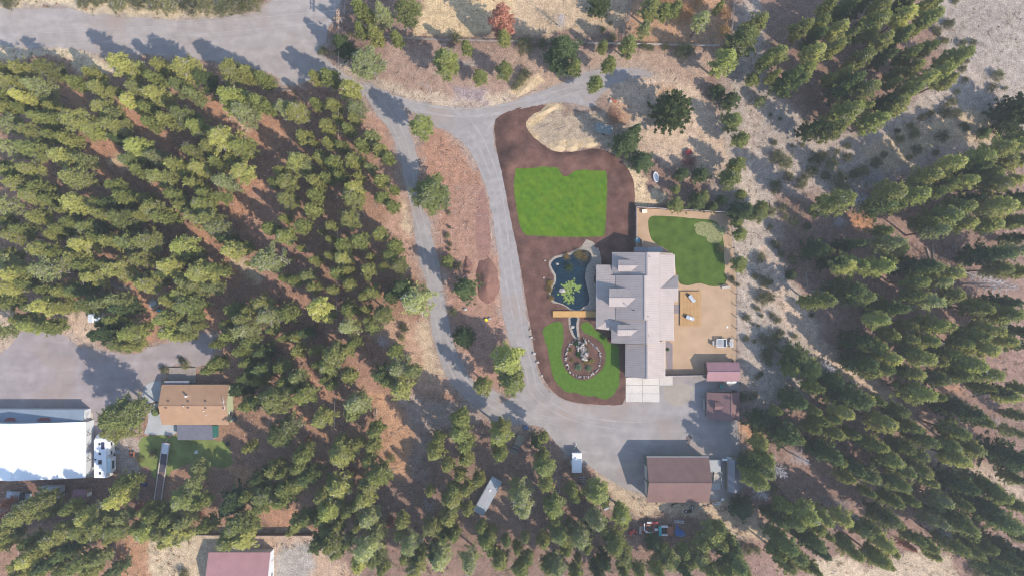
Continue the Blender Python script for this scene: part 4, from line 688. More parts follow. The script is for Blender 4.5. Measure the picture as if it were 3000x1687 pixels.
glass = mat('window_glass', (.03, .045, .055), .0, 1, .0, 9, .1, spec=.6)
concrete = mat('concrete', K(226, 218, 208, .7), .05, .25, .08, 3, .9, .1, 6, extra=weather, spec=.15)
concrete2 = mat('concrete_patio', K(190, 192, 192), .08, .5, .08, 3, .9, extra=weather, spec=.15)
wood = mat('cedar', K(226, 178, 112), .12, 1.2, .12, 7, .8)
wood2 = mat('cedar_deck', K(214, 162, 96), .14, 1.2, .12, 7, .8)
greyw = mat('weathered_wood', K(172, 160, 150), .18, 2, .2, 9, .9)
pale_wood = mat('pale_wood', K(206, 196, 186), .15, 2, .2, 9, .9)
dark = mat('dark_paint', (.03, .032, .036), .1, 2, .1, 9, .6)
white = mat('white_paint', (.74, .75, .75), .05, 1, .05, 9, .5)

def slope(root, o, pts, m, rib=None, down='x', t=.10, name='roof_slope', rm=None):
    """a roof plane with standing seams running down it (down = the axis the water runs along)"""
    P = [Vector(p) for p in pts]; A = np.array([[p.x, p.y, 1] for p in P]); z = np.array([p.z for p in P]); co = np.linalg.lstsq(A, z, rcond=None)[0]
    P = [Vector((p.x, p.y, float(co[0]*p.x+co[1]*p.y+co[2]))) for p in P]
    s = MB(o).slab(P, t).build(name, m, root)
    if rib:
        ui, vi = (1, 0) if down == 'x' else (0, 1); lo = min(p[ui] for p in P); hi = max(p[ui] for p in P); r = MB(o); u = lo+rib*.5
        while u < hi:
            xs = []
            for i in range(len(P)):
                a, b = P[i], P[(i+1) % len(P)]
                if (a[ui] <= u) != (b[ui] <= u): xs.append(a[vi]+(b[vi]-a[vi])*(u-a[ui])/(b[ui]-a[ui]))
            xs.sort()
            for a, b in zip(xs[::2], xs[1::2]):
                if b-a > .15:
                    def q(vv, du, dz):
                        c = [0, 0]; c[ui] = u+du; c[vi] = vv; return (c[0], c[1], co[0]*c[0]+co[1]*c[1]+co[2]+dz)
                    vs = [q(v_, d_, z_) for v_ in (a, b) for d_, z_ in ((-.03, -.01), (.03, -.01), (.03, .03), (-.03, .03))]
                    r.add(vs, [(0, 4, 5, 1), (1, 5, 6, 2), (2, 6, 7, 3), (3, 7, 4, 0), (0, 1, 2, 3), (4, 7, 6, 5)])
            u += rib
        if r.f: r.build('roof_rib', rm or m, s, kind='stuff')
    return s
def window(root, o, c, axis, w_, h_, m=None):
    """axis = the outward normal: '+x' ..."""
    s = 1 if axis[0] == '+' else -1; a = axis[1]; c = Vector(c)
    d = lambda th, ww, hh: (th, ww, hh) if a == 'x' else (ww, th, hh)
    off = Vector((s, 0, 0)) if a == 'x' else Vector((0, s, 0)); sd_ = Vector((0, 1, 0)) if a == 'x' else Vector((1, 0, 0))
    b = MB(o)
    for q in (-1, 1):
        b.box(c+off*.03+sd_*q*(w_/2+.04), d(.1, .08, h_+.16)); b.box(c+off*.03+Vector((0, 0, q*(h_/2+.04))), d(.1, w_, .08))
    b.box(c+off*.03, d(.06, .05, h_))
    f = b.build('window', m or trim, root); MB(o).box(c+off*.015, d(.02, w_, h_)).build('pane', glass, f); return f
def door(root, o, c, axis, w_, h_, m):
    s = 1 if axis[0] == '+' else -1; a = axis[1]; c = Vector(c); off = Vector((s, 0, 0)) if a == 'x' else Vector((0, s, 0))
    d = lambda th, ww, hh: (th, ww, hh) if a == 'x' else (ww, th, hh)
    f = MB(o).box(c+off*.03, d(.06, w_, h_)).build('door', m, root); sd_ = Vector((0, 1, 0)) if a == 'x' else Vector((1, 0, 0))
    MB(o).box(c+off*.09+sd_*w_*.38, d(.06, .05, .12)).build('handle', dark, f); return f
def gable(root, o, x0, x1, y0, y1, ze, zr, axis, rm, wm, over=.4, rf=.5, rib=None, rib_m=None, wall=True, cap=True):
    """ridge along axis; x0..y1 are the eaves"""
    if axis == 'x': yr = y0+(y1-y0)*rf; S = [[(x0, y0, ze), (x1, y0, ze), (x1, yr, zr), (x0, yr, zr)], [(x0, yr, zr), (x1, yr, zr), (x1, y1, ze), (x0, y1, ze)]]; prof = [(y0+over, 0), (y1-over, 0), (y1-over, ze), (yr, zr-.2), (y0+over, ze)]; ext = (x0+over*.7, x1-over*.7)
    else: xr = x0+(x1-x0)*rf; S = [[(x0, y0, ze), (xr, y0, zr), (xr, y1, zr), (x0, y1, ze)], [(xr, y0, zr), (x1, y0, ze), (x1, y1, ze), (xr, y1, zr)]]; prof = [(x0+over, 0), (x1-over, 0), (x1-over, ze), (xr, zr-.2), (x0+over, ze)]; ext = (y0+over*.7, y1-over*.7)
    sl = (zr-ze)/(((y1-y0) if axis == 'x' else (x1-x0))*.5); zz = ze+over*sl-.14; prof[2] = (prof[2][0], zz); prof[4] = (prof[4][0], zz)
    if wall: MB(o).extr(prof, axis, *ext).build('wall', wm, root)
    for s in S: slope(root, o, s, rm, rib, 'y' if axis == 'x' else 'x', rm=rib_m)
    if cap:
        b = MB(o)
        if axis == 'x': b.bx(x0, x1, yr-.16, yr+.16, zr-.06, zr+.05)
        else: b.bx(xr-.16, xr+.16, y0, y1, zr-.06, zr+.05)
        b.build('ridge_cap', rib_m or rm, root)

# --- main house
o = WT(7, 1000, 900); o.z = 0
H = thing('house', 'large house with pinkish grey standing-seam metal roof and dormers beside the pond', 'house', o)
def q7(x, y, z): return WT(7, x, y, z)
RB = .52
ZR = 7.3
ns = lambda x0, x1, prof, y0, y1: MB(o).extr(prof, 'y', y0, y1)
def hslope(pts, **k): return slope(H, o, [q7(*p) for p in pts], metal_main, RB, rm=ridgem, **k)
hslope([(757, 457, 3.5), (1021, 457, ZR), (1021, 632, ZR), (757, 632, 3.5)])
hslope([(783, 632, 4.3), (1002, 632, 7.6), (1002, 968, 7.6), (783, 968, 4.3)])
hslope([(750, 968, 3.5), (1018, 968, ZR), (1018, 1147, ZR), (750, 1140, 3.5)])
hslope([(1022, 457, ZR), (1117, 457, 5.6), (1117, 1150, 5.6), (1019, 1150, ZR), (1019, 968, ZR), (1003, 968, 7.57), (1003, 632, 7.57), (1022, 632, ZR)])
hslope([(1118, 475, 5.3), (1228, 475, 3.4), (1220, 1120, 3.4), (1118, 1120, 5.3)])
hslope([(637, 552, 2.9), (734, 632, 3.75), (782, 632, 4.2), (782, 962, 4.2), (735, 962, 3.78), (640, 1032, 2.9)])
hslope([(637, 552, 2.9), (757, 552, 2.9), (782, 590, 3.4), (760, 632, 3.78), (734, 632, 3.75)], down='y')
hslope([(640, 1032, 2.9), (735, 962, 3.78), (800, 966, 3.78), (755, 1046, 2.9)], down='y')
hslope([(858, 1147, 3.3), (1021, 1152, 6.0), (1021, 1410, 6.0), (855, 1395, 3.3)])
hslope([(1021, 1152, 6.0), (1155, 1122, 3.5), (1155, 1405, 3.5), (1021, 1410, 6.0)])
# walls
def wallbox(prof_px, ypx):
    pr = [(WT(7, x, 900, z).x, z if z > .01 else 0) for x, z in prof_px]; ys = sorted(WT(7, 1000, y, 3).y for y in ypx); MB(o).extr(pr, 'y', ys[0], ys[1]).build('wall', wall_tan, H)
wallbox([(772, 0), (1215, 0), (1215, 3.45), (1118, 5.0), (1021, 7.0), (772, 3.5)], (464, 632))
wallbox([(700, 0), (1213, 0), (1213, 3.45), (1118, 5.0), (1002, 7.2), (790, 4.2), (700, 3.2)], (632.5, 968))
wallbox([(765, 0), (1210, 0), (1210, 3.45), (1118, 5.0), (1019, 7.0), (765, 3.5)], (968.5, 1112))
wallbox([(765, 0), (1112, 0), (1112, 5.3), (1019, 7.0), (765, 3.5)], (1112.5, 1140))
wallbox([(872, 0), (1142, 0), (1142, 3.5), (1021, 5.7), (872, 3.3)], (1140.5, 1392))
# dormers
for (x0, yt, yr, yb, xe, xr, zr, ze, z0) in [(802, 515, 556, 600, 906, 955, 6.35, 5.62, 4.1), (733, 730, 798, 868, 866, 936, 6.65, 5.55, 3.7), (797, 1000, 1041, 1085, 906, 951, 6.35, 5.62, 4.1)]:
    slope(H, o, [q7(x0, yt, ze), q7(xe, yt, ze), q7(xr, yr, zr), q7(x0, yr, zr)], metal_main, RB, 'y', rm=ridgem)
    slope(H, o, [q7(x0, yr, zr), q7(xr, yr, zr), q7(xe, yb, ze), q7(x0, yb, ze)], metal_main, RB, 'y', rm=ridgem)
    a = q7(x0+14, yt+7, ze); b = q7(xe, yb-7, ze); c = q7(x0, yr, zr)
    MB(o).extr([(b.y, z0), (a.y, z0), (a.y, ze-.02), (c.y, zr-.15), (b.y, ze-.02)], 'x', a.x, b.x).build('dormer_wall', wall_tan, H)
    window(H, o, (a.x, c.y, (z0+ze)/2+.2), '-x', .9, .8)
    MB(o).box(((q7(x0, yr, zr).x+q7(xr, yr, zr).x)/2, c.y, zr+.03), (q7(xr, yr, zr).x-q7(x0, yr, zr).x, .2, .08)).build('ridge_cap', ridgem, H)
# rear gable over the patio door
slope(H, o, [q7(1118, 728, 5.25), q7(1257, 728, 5.25), q7(1257, 628, 3.5), q7(1228, 640, 3.6)], metal_main, RB, 'y', rm=ridgem)
slope(H, o, [q7(1118, 728, 5.25), q7(1257, 728, 5.25), q7(1250, 832, 3.5), q7(1214, 826, 3.55)], metal_main, RB, 'y', rm=ridgem)
for y in (645, 815):
    p = q7(1246, y, 3.4); MB(o).tube((p.x, p.y, 0), (p.x, p.y, 3.4), .1, 8).build('post', trim, H)
for y in (570, 700, 860, 1020):
    p = q7(648, y, 2.9); MB(o).tube((p.x, p.y, 0), (p.x, p.y, 2.85), .09, 8).build('post', trim, H)
for (x0, x1, y0, y1, z) in [(1021, 1021, 457, 632, ZR), (1002, 1002, 632, 968, 7.6), (1019, 1019, 968, 1147, ZR), (1021, 1021, 1152, 1408, 6.0)]:
    a = q7(x0, y0, z); b = q7(x1, y1, z); MB(o).bx(a.x-.16, a.x+.16, b.y, a.y, z-.07, z+.06).build('ridge_cap', ridgem, H)
# eave gutters
for (x, y0, y1, z) in [(637, 552, 1032, 2.85), (857, 1147, 1395, 3.2), (1156, 1122, 1405, 3.4), (1228, 475, 640, 3.3), (1221, 830, 1120, 3.3), (757, 457, 552, 3.4)]:
    a = q7(x, y0, z); b = q7(x, y1, z); MB(o).bx(a.x-.06, a.x+.06, b.y, a.y, z-.14, z-.02).build('gutter', trim, H)
# small porch roofs at the upper end
a = WT(7, 922, 420, 2.8); b = WT(7, 1025, 453, 2.8); MB(o).bx(a.x, b.x, b.y, a.y, 2.6, 2.75).build('porch_roof', metal_grey, H)
a = WT(7, 1028, 420, .2); b = WT(7, 1137, 470, .2); MB(o).bx(a.x, b.x, b.y, a.y, 0.02, .25).build('porch_slab', concrete2, H)
for (x, y, z) in [(1038, 490, 7.0), (1028, 940, 7.1), (1032, 1085, 7.0)]:
    p = q7(x, y, z); MB(o).tube(p-Vector((0, 0, .3)), p+Vector((0, 0, .35)), .08, 8).build('roof_vent', dark, H)
p = q7(910, 890, 6.6); b = MB(o).tube(p-Vector((0, 0, .5)), p+Vector((0, 0, 1.5)), .07, 8); b.tube(p+Vector((0, 0, 1.5)), p+Vector((0, 0, 1.7)), .16, 8); b.build('chimney_pipe', dark, H)
# garage and windows
a = q7(1010, 1392, 2); 
for k, x in enumerate((925, 1060)):
    p = WT(7, x, 1392, 1.2); MB(o).box((p.x, p.y-.03, 1.15), (2.9, .06, 2.2)).build('garage_door', trim, H)
for y in (500, 560, 900, 1010, 1080): p = WT(7, 1215 if y < 600 else 1211, y, 1.5); window(H, o, (p.x+.02, p.y, 1.5), '+x', 1.4, 1.1)
for y in (690, 820, 900): p = WT(7, 700, y, 1.5); window(H, o, (p.x, p.y, 1.5), '-x', 1.3, 1.2)
p = WT(7, 700, 760, 1.1); door(H, o, (p.x, p.y, 1.05), '-x', 1.0, 2.1, mat('door_red', (.2, .05, .04)))
for y in (1210, 1330): p = WT(7, 872, y, 1.5); window(H, o, (p.x, p.y, 1.6), '-x', 1.2, .9)
p = WT(7, 1142, 1330, 1.0); door(H, o, (p.x, p.y, 1.05), '+x', .95, 2.0, trim)
# deck boards under the front porch
a = WT(7, 640, 560, .3); b = WT(7, 700, 1030, .3); MB(o).bx(a.x, b.x, b.y, a.y, .03, .3).build('porch_floor', wood2, H)

# --- garage apron: six slabs
n = 0
for i in range(2):
    for j in range(3):
        y0, y1 = [(562+1400*TS, 1125+7*TS), (1125+7*TS, 1125+70*TS), (1125+70*TS, 1125+135*TS)][j]
        a = W((1500+(858+i*128)*TS, y0)); b = W((1500+(858+(i+1)*128)*TS, y1)); s = MB().bx(a.x+.03, b.x-.03, b.y+.03, a.y-.03, .0, .07)
        if n == 0:
            AP = thing('driveway_apron', 'bright concrete apron of six slabs below the garage', 'driveway apron', ((a+b)/2)); AP['kind'] = 'structure'
        s.o = AP.location; s.v = [v-s.o for v in s.v]; s.build('concrete_slab', concrete, AP); n += 1
a = WT(7, 1115, 1383); b = WT(7, 1213, 1449+0); b.y -= 0.3; MB().bx(a.x, b.x, b.y, a.y, 0, .06).build('side_slab', concrete, label='pale concrete pad between the garage apron and the fence', category='concrete pad', kind='structure', loc=(0, 0, 0))

# --- sheds, workshop, cabin, barn
def building(name, label, cat, c1, c2, ze, zr, axis, rm, wm, **k):
    """c1, c2 = survey points of the upper-left and lower-right eave corners"""
    a, b = W(c1, ze), W(c2, ze); o = Vector(((a.x+b.x)/2, (a.y+b.y)/2, 0)); r = thing(name, label, cat, o); gable(r, o, a.x, b.x, b.y, a.y, ze, zr, axis, rm, wm, **k); return r, o, (a.x, b.x, b.y, a.y)
r, o, (x0, x1, y0, y1) = building('shed', 'small shed with pinkish red ribbed metal roof by the back yard fence', 'shed', T(7, 1468, 1285), T(7, 1715, 1428), 2.5, 3.6, 'x', metal_red, wall_brown, rib=.5)
door(r, o, (x0+.42, (y0+y1)/2, 1.0), '-x', 1.4, 2.0, trim); window(r, o, (x0+3, y0+.42, 1.4), '-y', .9, .7)
r, o, (x0, x1, y0, y1) = building('shed', 'brown shingle-roofed shed with a little dormer below the red metal shed', 'shed', T(11, 1472, 60), T(11, 1718, 264), 2.5, 4.3, 'y', shing_shed, wall_brown, rf=.68)
zr = 4.3; xd = WT(11, 1528, 163, 3.5).x; xe = WT(11, 1606, 163, 4.1).x; yt, yb = WT(11, 1500, 135, 3.6).y, WT(11, 1500, 192, 3.6).y; ym = (yt+yb)/2
slope(r, o, [(xd, ym, 4.1), (xe, ym, 4.1), (xe-.9, yt, 3.6), (xd, yt, 3.6)], shing_shed, name='dormer_slope'); slope(r, o, [(xd, ym, 4.1), (xe, ym, 4.1), (xe-.9, yb, 3.6), (xd, yb, 3.6)], shing_shed, name='dormer_slope')
MB(o).extr([(yb+.15, 2.6), (yt-.15, 2.6), (yt-.15, 3.6), (ym, 3.95), (yb+.15, 3.6)], 'x', xd+.2, xe-1.0).build('dormer_wall', wall_brown, r)
# front porch rail of that shed
pr = MB(o); px = WT(11, 1460, 100).x
for i in range(9): pr.box((px, y0+.3+i*(y1-y0-.6)/8, .5), (.08, .08, 1.0))
pr.bx(px-.05, px+.05, y0+.2, y1-.2, .95, 1.03); pr.build('porch_rail', pale_wood, r)
p = WT(11, 1449, 150, .4); b = MB(p); b.box((p.x, p.y, .45), (.45, 2.6, .06)); 
for s in (-1, 1): b.box((p.x, p.y+s*1.1, .22), (.4, .1, .44))
bn = b.build('bench', pale_wood); tag(bn, 'long pale bench left of the brown dormered shed', 'bench'); bn.location = (p.x, p.y, p.z)
r, o, (x0, x1, y0, y1) = building('workshop', 'large workshop with dark maroon shingle roof and green walls', 'workshop', T(11, 1017, 550), T(11, 1487, 892), 4.3, 6.9, 'x', shing_maroon, wall_dkgreen, over=.5)
SHOP = (x0, x1, y0, y1)
for k in (.25, .6): p = (x0+.36, y0+(y1-y0)*k, 1.7); MB(o).box((x0+.34, p[1], 1.5), (.06, 3.0, 2.8)).build('roller_door', trim, r)
for k in (.2, .5, .8): window(r, o, (x0+(x1-x0)*k, y1-.49, 2.6), '+y', 1.4, 1.0); window(r, o, (x0+(x1-x0)*k, y0+.49, 2.6), '-y', 1.4, 1.0)
door(r, o, (x1-.35, y1-3.0, 1.1), '+x', 1, 2.1, trim)
gt = MB(o).bx(x0, x1, y1-.02, y1+.12, 4.1, 4.24).build('gutter', trim, r)
# landing, stairs and lower pad beside the workshop
a = WT(11, 1478, 562, .0); b = WT(11, 1564, 650, .0); st = thing('stair_landing', 'pale concrete landing and striped steps right of the workshop', 'landing', ((a.x+b.x)/2, (a.y+b.y)/2, 0)); oo = st.location.copy()
MB(oo).bx(a.x-.1, b.x, b.y, a.y, 0, 1.3).build('landing', concrete2, st)
a2 = WT(11, 1517, 650); b2 = WT(11, 1572, 748)
for i in range(9):
    y = a2.y-(i+.5)*(a2.y-b2.y)/9; MB(oo).box(((a2.x+b2.x)/2, y, 1.3-.14*i-.65), (b2.x-a2.x, (a2.y-b2.y)/9*.72, .06+0)).build('step', white, st) if False else MB(oo).box(((a2.x+b2.x)/2, y, 1.22-.13*i), (b2.x-a2.x, (a2.y-b2.y)/9*.70, .06)).build('step', pale_wood, st)
MB(oo).box(((a2.x+b2.x)/2, (a2.y+b2.y)/2, .02), (b2.x-a2.x, a2.y-b2.y, .05)).build('step_base', dark, st)
a = WT(11, 1503, 748); b = WT(11, 1572, 793); MB(oo).bx(a.x, b.x, b.y, a.y, 0, .1).build('lower_pad', concrete2, st)
for s in (a2.x+.04, b2.x-.04): MB(oo).box((s, (a2.y+b2.y)/2, 1.3), (.05, a2.y-b2.y, .05), rx=.33).build('hand_rail', trim, st)
# grey metal shed with three-faced roof
a, b = WT(11, 1632, 567, 2.7), WT(11, 1720, 815, 2.7); o = Vector(((a.x+b.x)/2, (a.y+b.y)/2, 0)); r = thing('shed', 'narrow grey ribbed metal shed right of the workshop steps', 'shed', o)
xm1, xm2 = a.x+(b.x-a.x)*.2, a.x+(b.x-a.x)*.8; xm = (a.x+b.x)/2
slope(r, o, [(a.x, b.y, 2.3), (xm, b.y, 3.4), (xm, a.y, 3.4), (a.x, a.y, 2.3)], metal_grey, .3, 'x'); slope(r, o, [(xm, b.y, 3.4), (b.x, b.y, 2.3), (b.x, a.y, 2.3), (xm, a.y, 3.4)], metal_grey, .3, 'x')
MB(o).extr([(a.x+.1, 0), (b.x-.1, 0), (b.x-.1, 2.3), (xm, 3.2), (a.x+.1, 2.3)], 'y', b.y+.1, a.y-.1).build('wall', mat('siding_olive', (.20, .18, .15)), r)
MB(o).bx(a.x+.3, a.x+1.4, a.y-.11, a.y-.05, 0, 2.0).build('door', white, r)
q = WT(11, 1610, 565, 2.2); MB(o).box((q.x+.1, q.y-.1, 2.25), (1.6, .5, .06)).build('awning', white, r)

# cabin
r, o, (x0, x1, y0, y1) = building('cabin', 'cabin with orange brown shingle roof and pale green walls', 'cabin', T(9, 1222, 2), T(9, 1731, 306), 3.0, 4.6, 'x', shing_brown, wall_green, over=.35)
for k in (.25, .75): window(r, o, (x1-.24, y0+(y1-y0)*k, 1.6), '+x', 1.1, 1.1)
for k in (.2, .5, .8): window(r, o, (x0+(x1-x0)*k, y1-.34, 1.6), '+y', 1.2, 1.1)
for (x, y) in [(1272, 128), (1421, 128), (1553, 128), (1258, 175), (1424, 175), (1556, 178), (1692, 178), (1678, 270)]:
    p = WT(9, x, y, 4.2); zz = 4.6-abs(p.y-(y0+y1)/2)/((y1-y0)/2)*1.6; MB(o).box((p.x, p.y, zz+.1), (.4, .3, .2)).build('roof_vent', mat('vent_brown', (.13, .10, .09)), r)
for (x, y, c) in [(1393, 163, 0), (1540, 202, 0), (1555, 230, 0), (1410, 90, 1)]:
    p = WT(9, x, y, 4.2); zz = 4.6-abs(p.y-(y0+y1)/2)/((y1-y0)/2)*1.6; MB(o).tube((p.x, p.y, zz-.1), (p.x, p.y, zz+(.3 if c == 0 else 1.0)), .12 if c == 0 else .2, 8).build('flue_pipe', white, r)
p = WT(9, 1700, 150, 4.4); MB(o).tube((p.x, p.y-1.2, 4.6), (p.x-.3, p.y+1.6, 4.9), .04, 5).tube((p.x-.6, p.y+.5, 4.75), (p.x+.4, p.y+.7, 4.75), .03, 5).build('antenna', white, r)
a, b = WT(9, 1338, 306, 2.6), WT(9, 1607, 420, 2.4); MB(o).slab([(a.x, a.y, 2.75), (b.x, a.y, 2.75), (b.x, b.y, 2.35), (a.x, b.y, 2.35)], .1).build('porch_roof', mat('roll_roofing', K(122, 122, 134), .12, 1, .15, 8, extra=courses(2.5, .1)), r)
for x in (a.x+.2, b.x-.2): MB(o).box((x, b.y+.2, 1.15), (.12, .12, 2.3)).build('post', trim, r)
a, b = WT(9, 1607, 312, 1.0), WT(9, 1637, 400, 1.0); MB(o).bx(a.x, b.x, b.y, a.y, .0, 1.2).build('enclosure', mat('green_panel', (.03, .14, .12)), r)
# cabin rear deck with railings
a, b = WT(5, 1275, 1335, .3), WT(5, 1480, 1449, .3); dk = thing('deck', 'weathered deck with grey roof strip above the cabin', 'deck', ((a.x+b.x)/2, (a.y+b.y)/2, 0)); od = dk.location.copy(); n = 14
for i in range(n): y = b.y+.3+(a.y-b.y)*(i+.5)/n; MB(od).box(((a.x+b.x)/2, y, .35), (b.x-a.x, (a.y-b.y)/n*.85, .05)).build('board', greyw, dk)
MB(od).bx(a.x+.1, b.x-.1, b.y+.35, a.y+.2, .0, .32).build('deck_frame', wall_brown, dk)
MB(od).bx(a.x, b.x-.6, b.y+.05, b.y+1.0, 2.3, 2.4).build('awning', metal_grey, dk)
for x in (a.x+.1, b.x-.8): MB(od).box((x, b.y+.9, 1.3), (.1, .1, 2.2)).build('post', wall_brown, dk)
# curved concrete patio of the cabin
sheet('patio', Ts(9, [(1225, -30), (1180, -25), (1120, -10), (1085, 30), (1072, 80), (1085, 140), (1110, 190), (1125, 240), (1115, 300), (1095, 350), (1090, 378), (1200, 382), (1338, 384), (1338, 300), (1230, 296)]), .06, concrete2, 1, 0, 'curved concrete patio on the left of the cabin', 'patio', t=.06)
sheet('cabin_lawn', Ts(9, [(1060, 400), (1100, 388), (1340, 388), (1640, 420), (1740, 480), (1770, 560), (1740, 640), (1560, 620), (1450, 600), (1320, 640), (1240, 690), (1160, 690), (1090, 620), (1040, 560), (1040, 470)]), .012, mat('turf_cabin', K(132, 144, 80), .4, .35, .3, 7, .95, .4, 12, spec=.1), 1, 1.2, 'patchy green lawn below the cabin porch', 'lawn')

# white barn, runs out of the frame
zr_, ze_ = 6.2, 3.6
a, b = WT(9, 646, 283, ze_), WT(9, 642, 706, ze_); xr = WT(9, 82, 500, zr_).x; xl = 2*xr-a.x; o = Vector((xr, (a.y+b.y)/2, 0)); r = thing('barn', 'big barn with bright white metal roof at the left edge', 'barn', o)
gable(r, o, xl, a.x, b.y, a.y, ze_, zr_, 'y', metal_white, wall_white, rib=1.0, over=.3)
c = WT(9, 635, 212, 3.0); MB(o).slab([(xl, a.y-.2, 3.4), (c.x, a.y-.2, 3.4), (c.x, c.y+.6, 2.9), (xl, c.y+.6, 2.9)], .1).build('lean_to_roof', mat('leanto', K(148, 162, 176), .08, .5, .08, 9), r)
MB(o).bx(xl, c.x-.3, a.y-.2, c.y+.4, 0, 2.8).build('lean_to_wall', wall_white, r)
for x0_, x1_ in ((30, 125), (275, 390)):
    p, q = WT(9, x0_, 268, 3.4), WT(9, x1_, 268, 3.4); MB(o).slab([(p.x, p.y-.2, 3.6), (q.x, p.y-.2, 3.6), (q.x-.6, p.y+.5, 3.32), (p.x+.9, p.y+.5, 3.32)], .05).build('roof_patch', mat('red_patch', (.2, .06, .06)), r)
for y in (270, 372, 470, 568): 
    p = WT(9, 655, y, 2.8); x = a.x-.3; MB(o).tube((x, p.y+.45, 2.6), (x+1.15, p.y, 3.0), .07, 5).tube((x, p.y-.45, 2.6), (x+1.15, p.y, 3.0), .07, 5).build('bracket', wall_brown, r)
a, b = WT(9, 560, 213), WT(9, 702, 700); MB().bx(a.x, b.x, b.y, a.y, 0, .08).build('barn_slab', mat('concrete_warm', K(206, 194, 176), .1, .5, .1, 5), label='narrow concrete strip along the right side of the white barn', category='concrete strip', kind='structure')

# pink roofed building at the bottom edge
a = W(T(9, 1575, 1268), 3.0); b = W(T(10, 108, 1270), 3.0); o = Vector(((a.x+b.x)/2, a.y-6, 0)); r = thing('garage_building', 'building with pink metal roof cut by the bottom edge', 'building', o)
gable(r, o, a.x, b.x, a.y-12, a.y, 3.0, 4.9, 'x', metal_pink, wall_white, rib=.6, over=.3)
door(r, o, (b.x-.2, a.y-3, 1.1), '+x', 1, 2.1, trim); window(r, o, (b.x-.2, a.y-6, 1.5), '+x', 1.2, 1.0)
# three little outbuildings
r, o, q = building('shed', 'tiny pale shed under the trees above the cabin yard', 'shed', T(5, 663, 905), T(5, 755, 985), 2.0, 2.5, 'y', metal_white, wall_white, over=.1, rib=.5)
r, o, q = building('shed', 'pale blue-grey flat shed below the white barn', 'shed', C_(597, 1060), C_(905, 1230), 2.0, 2.3, 'x', mat('roof_pale', K(190, 206, 214), .1, 1, .1, 8), wall_white, over=.1)
r, o, q = building('shed', 'small hut with dusty pink roof below the camper', 'shed', C_(1110, 1100), C_(1315, 1285), 2.0, 2.5, 'x', mat('roof_dusty', K(168, 122, 130), .12, 1.5, .2, 8), wall_brown, over=.1)
door(r, o, (q[1]-.08, (q[2]+q[3])/2, .9), '+x', .8, 1.7, white)

# --- decks and footbridge
def boards(name, label, cat, p, q, along, n, m, z=.35, t=.05, stuff=True):
    a, b = W(p, z), W(q, z); x0, x1, y0, y1 = a.x, b.x, b.y, a.y; o = Vector(((x0+x1)/2, (y0+y1)/2, 0)); r = thing(name, label, cat, o); mb = MB(o)
    for i in range(n):
        if along == 'y': w_ = (x1-x0)/n; mb.box((x0+(i+.5)*w_, (y0+y1)/2+random.uniform(-.03, .03), z+random.uniform(-.006, .006)), (w_*.88, y1-y0, t)) 
        else: w_ = (y1-y0)/n; mb.box(((x0+x1)/2+random.uniform(-.02, .02), y0+(i+.5)*w_, z+random.uniform(-.006, .006)), (x1-x0, w_*.88, t))
        if not stuff: mb.build('board', m[i % len(m)], r); mb = MB(o)
    if stuff: mb.build('board', m[0], r, kind='stuff')
    MB(o).bx(x0+.1, x1-.1, y0+.1, y1-.1, .02, z-t/2-.004).build('deck_frame', wall_brown, r); return r, o, (x0, x1, y0, y1)
woods = [mat('cedar_%s' % k, tuple(v*f for v in K(206, 164, 112)), .1, 1, .12, 7, .8) for k, f in (('a', .95), ('b', 1.0), ('c', 1.05), ('d', .91))]
boards('wooden_deck', 'square cedar deck with two loungers in the back yard', 'deck', T(7, 1270, 750), T(7, 1425, 1013), 'y', 24, woods, stuff=False)
r, o, (x0, x1, y0, y1) = boards('footbridge', 'straight cedar footbridge over the pond outlet to the house', 'footbridge', T(7, 308, 900), T(7, 640, 944), 'y', 62, [wood], stuff=False)
for x in (x0+1.9, x0+6.9): MB(o).bx(x-.04, x+.04, y0, y1, .375, .40).build('seam_strip', wood2, r)
for y in (y0, y1): MB(o).bx(x0, x1, y-.04, y+.04, .2, .42).build('edge_beam', wood2, r)
sheet('stepping_pad', Ts(7, [(1224, 850), (1270, 850), (1270, 918), (1224, 918)]), .03, mat('paving', (.2, .2, .2)), 0, 0, 'small grey paved pad between the house and the wooden deck', 'paving', t=.02)

# --- fences
def fence(name, label, pts, h, post_gap, m, kind='rail', cap=None, rails=3):
    P = [W(p) for p in pts]; o = P[0].copy(); r = thing(name, label, 'fence', o); first = None
    for a, b in zip(P, P[1:]):
        L_ = (b-a).length; n = max(1, round(L_/post_gap)); d = (b-a).normalized(); ang = math.atan2(d.y, d.x)
        for i in range(n+1):
            if i == 0 and a is not P[0]: continue
            p = a.lerp(b, i/n)
            if first is None: first = MB((0, 0, 0)).box((0, 0, (h+.1)/2), (.12, .12, h+.1)).build('post', m, r); first.location = p-o
            else: c = first.copy(); C.objects.link(c); c.location = p-o
        for i in range(n):
            p, q = a.lerp(b, i/n), a.lerp(b, (i+1)/n)
            if kind == 'rail':
                for k in range(rails): MB(o).tube(p+Vector((0, 0, h*(k+1)/rails)), q+Vector((0, 0, h*(k+1)/rails)), .06, 5).build('rail', m, r)
            elif kind == 'wire':
                for k in range(3): MB(o).tube(p+Vector((0, 0, h*(k+1)/3)), q+Vector((0, 0, h*(k+1)/3)), .02, 3).build('wire', m, r)
            else:
                w_ = (q-p).length; nb = int(w_/.16); mb = MB(o)
                for k in range(nb): c = p.lerp(q, (k+.5)/nb); mb.box((c.x, c.y, h/2), (w_/nb*.92, .04, h*random.uniform(.98, 1.0)), rz=ang)
                mb.build('board', m, r, kind='stuff'); c = (p+q)/2; MB(o).box((c.x, c.y, h+.03), (w_, .14, .06), rz=ang).build('cap_rail', cap or m, r)
    return r
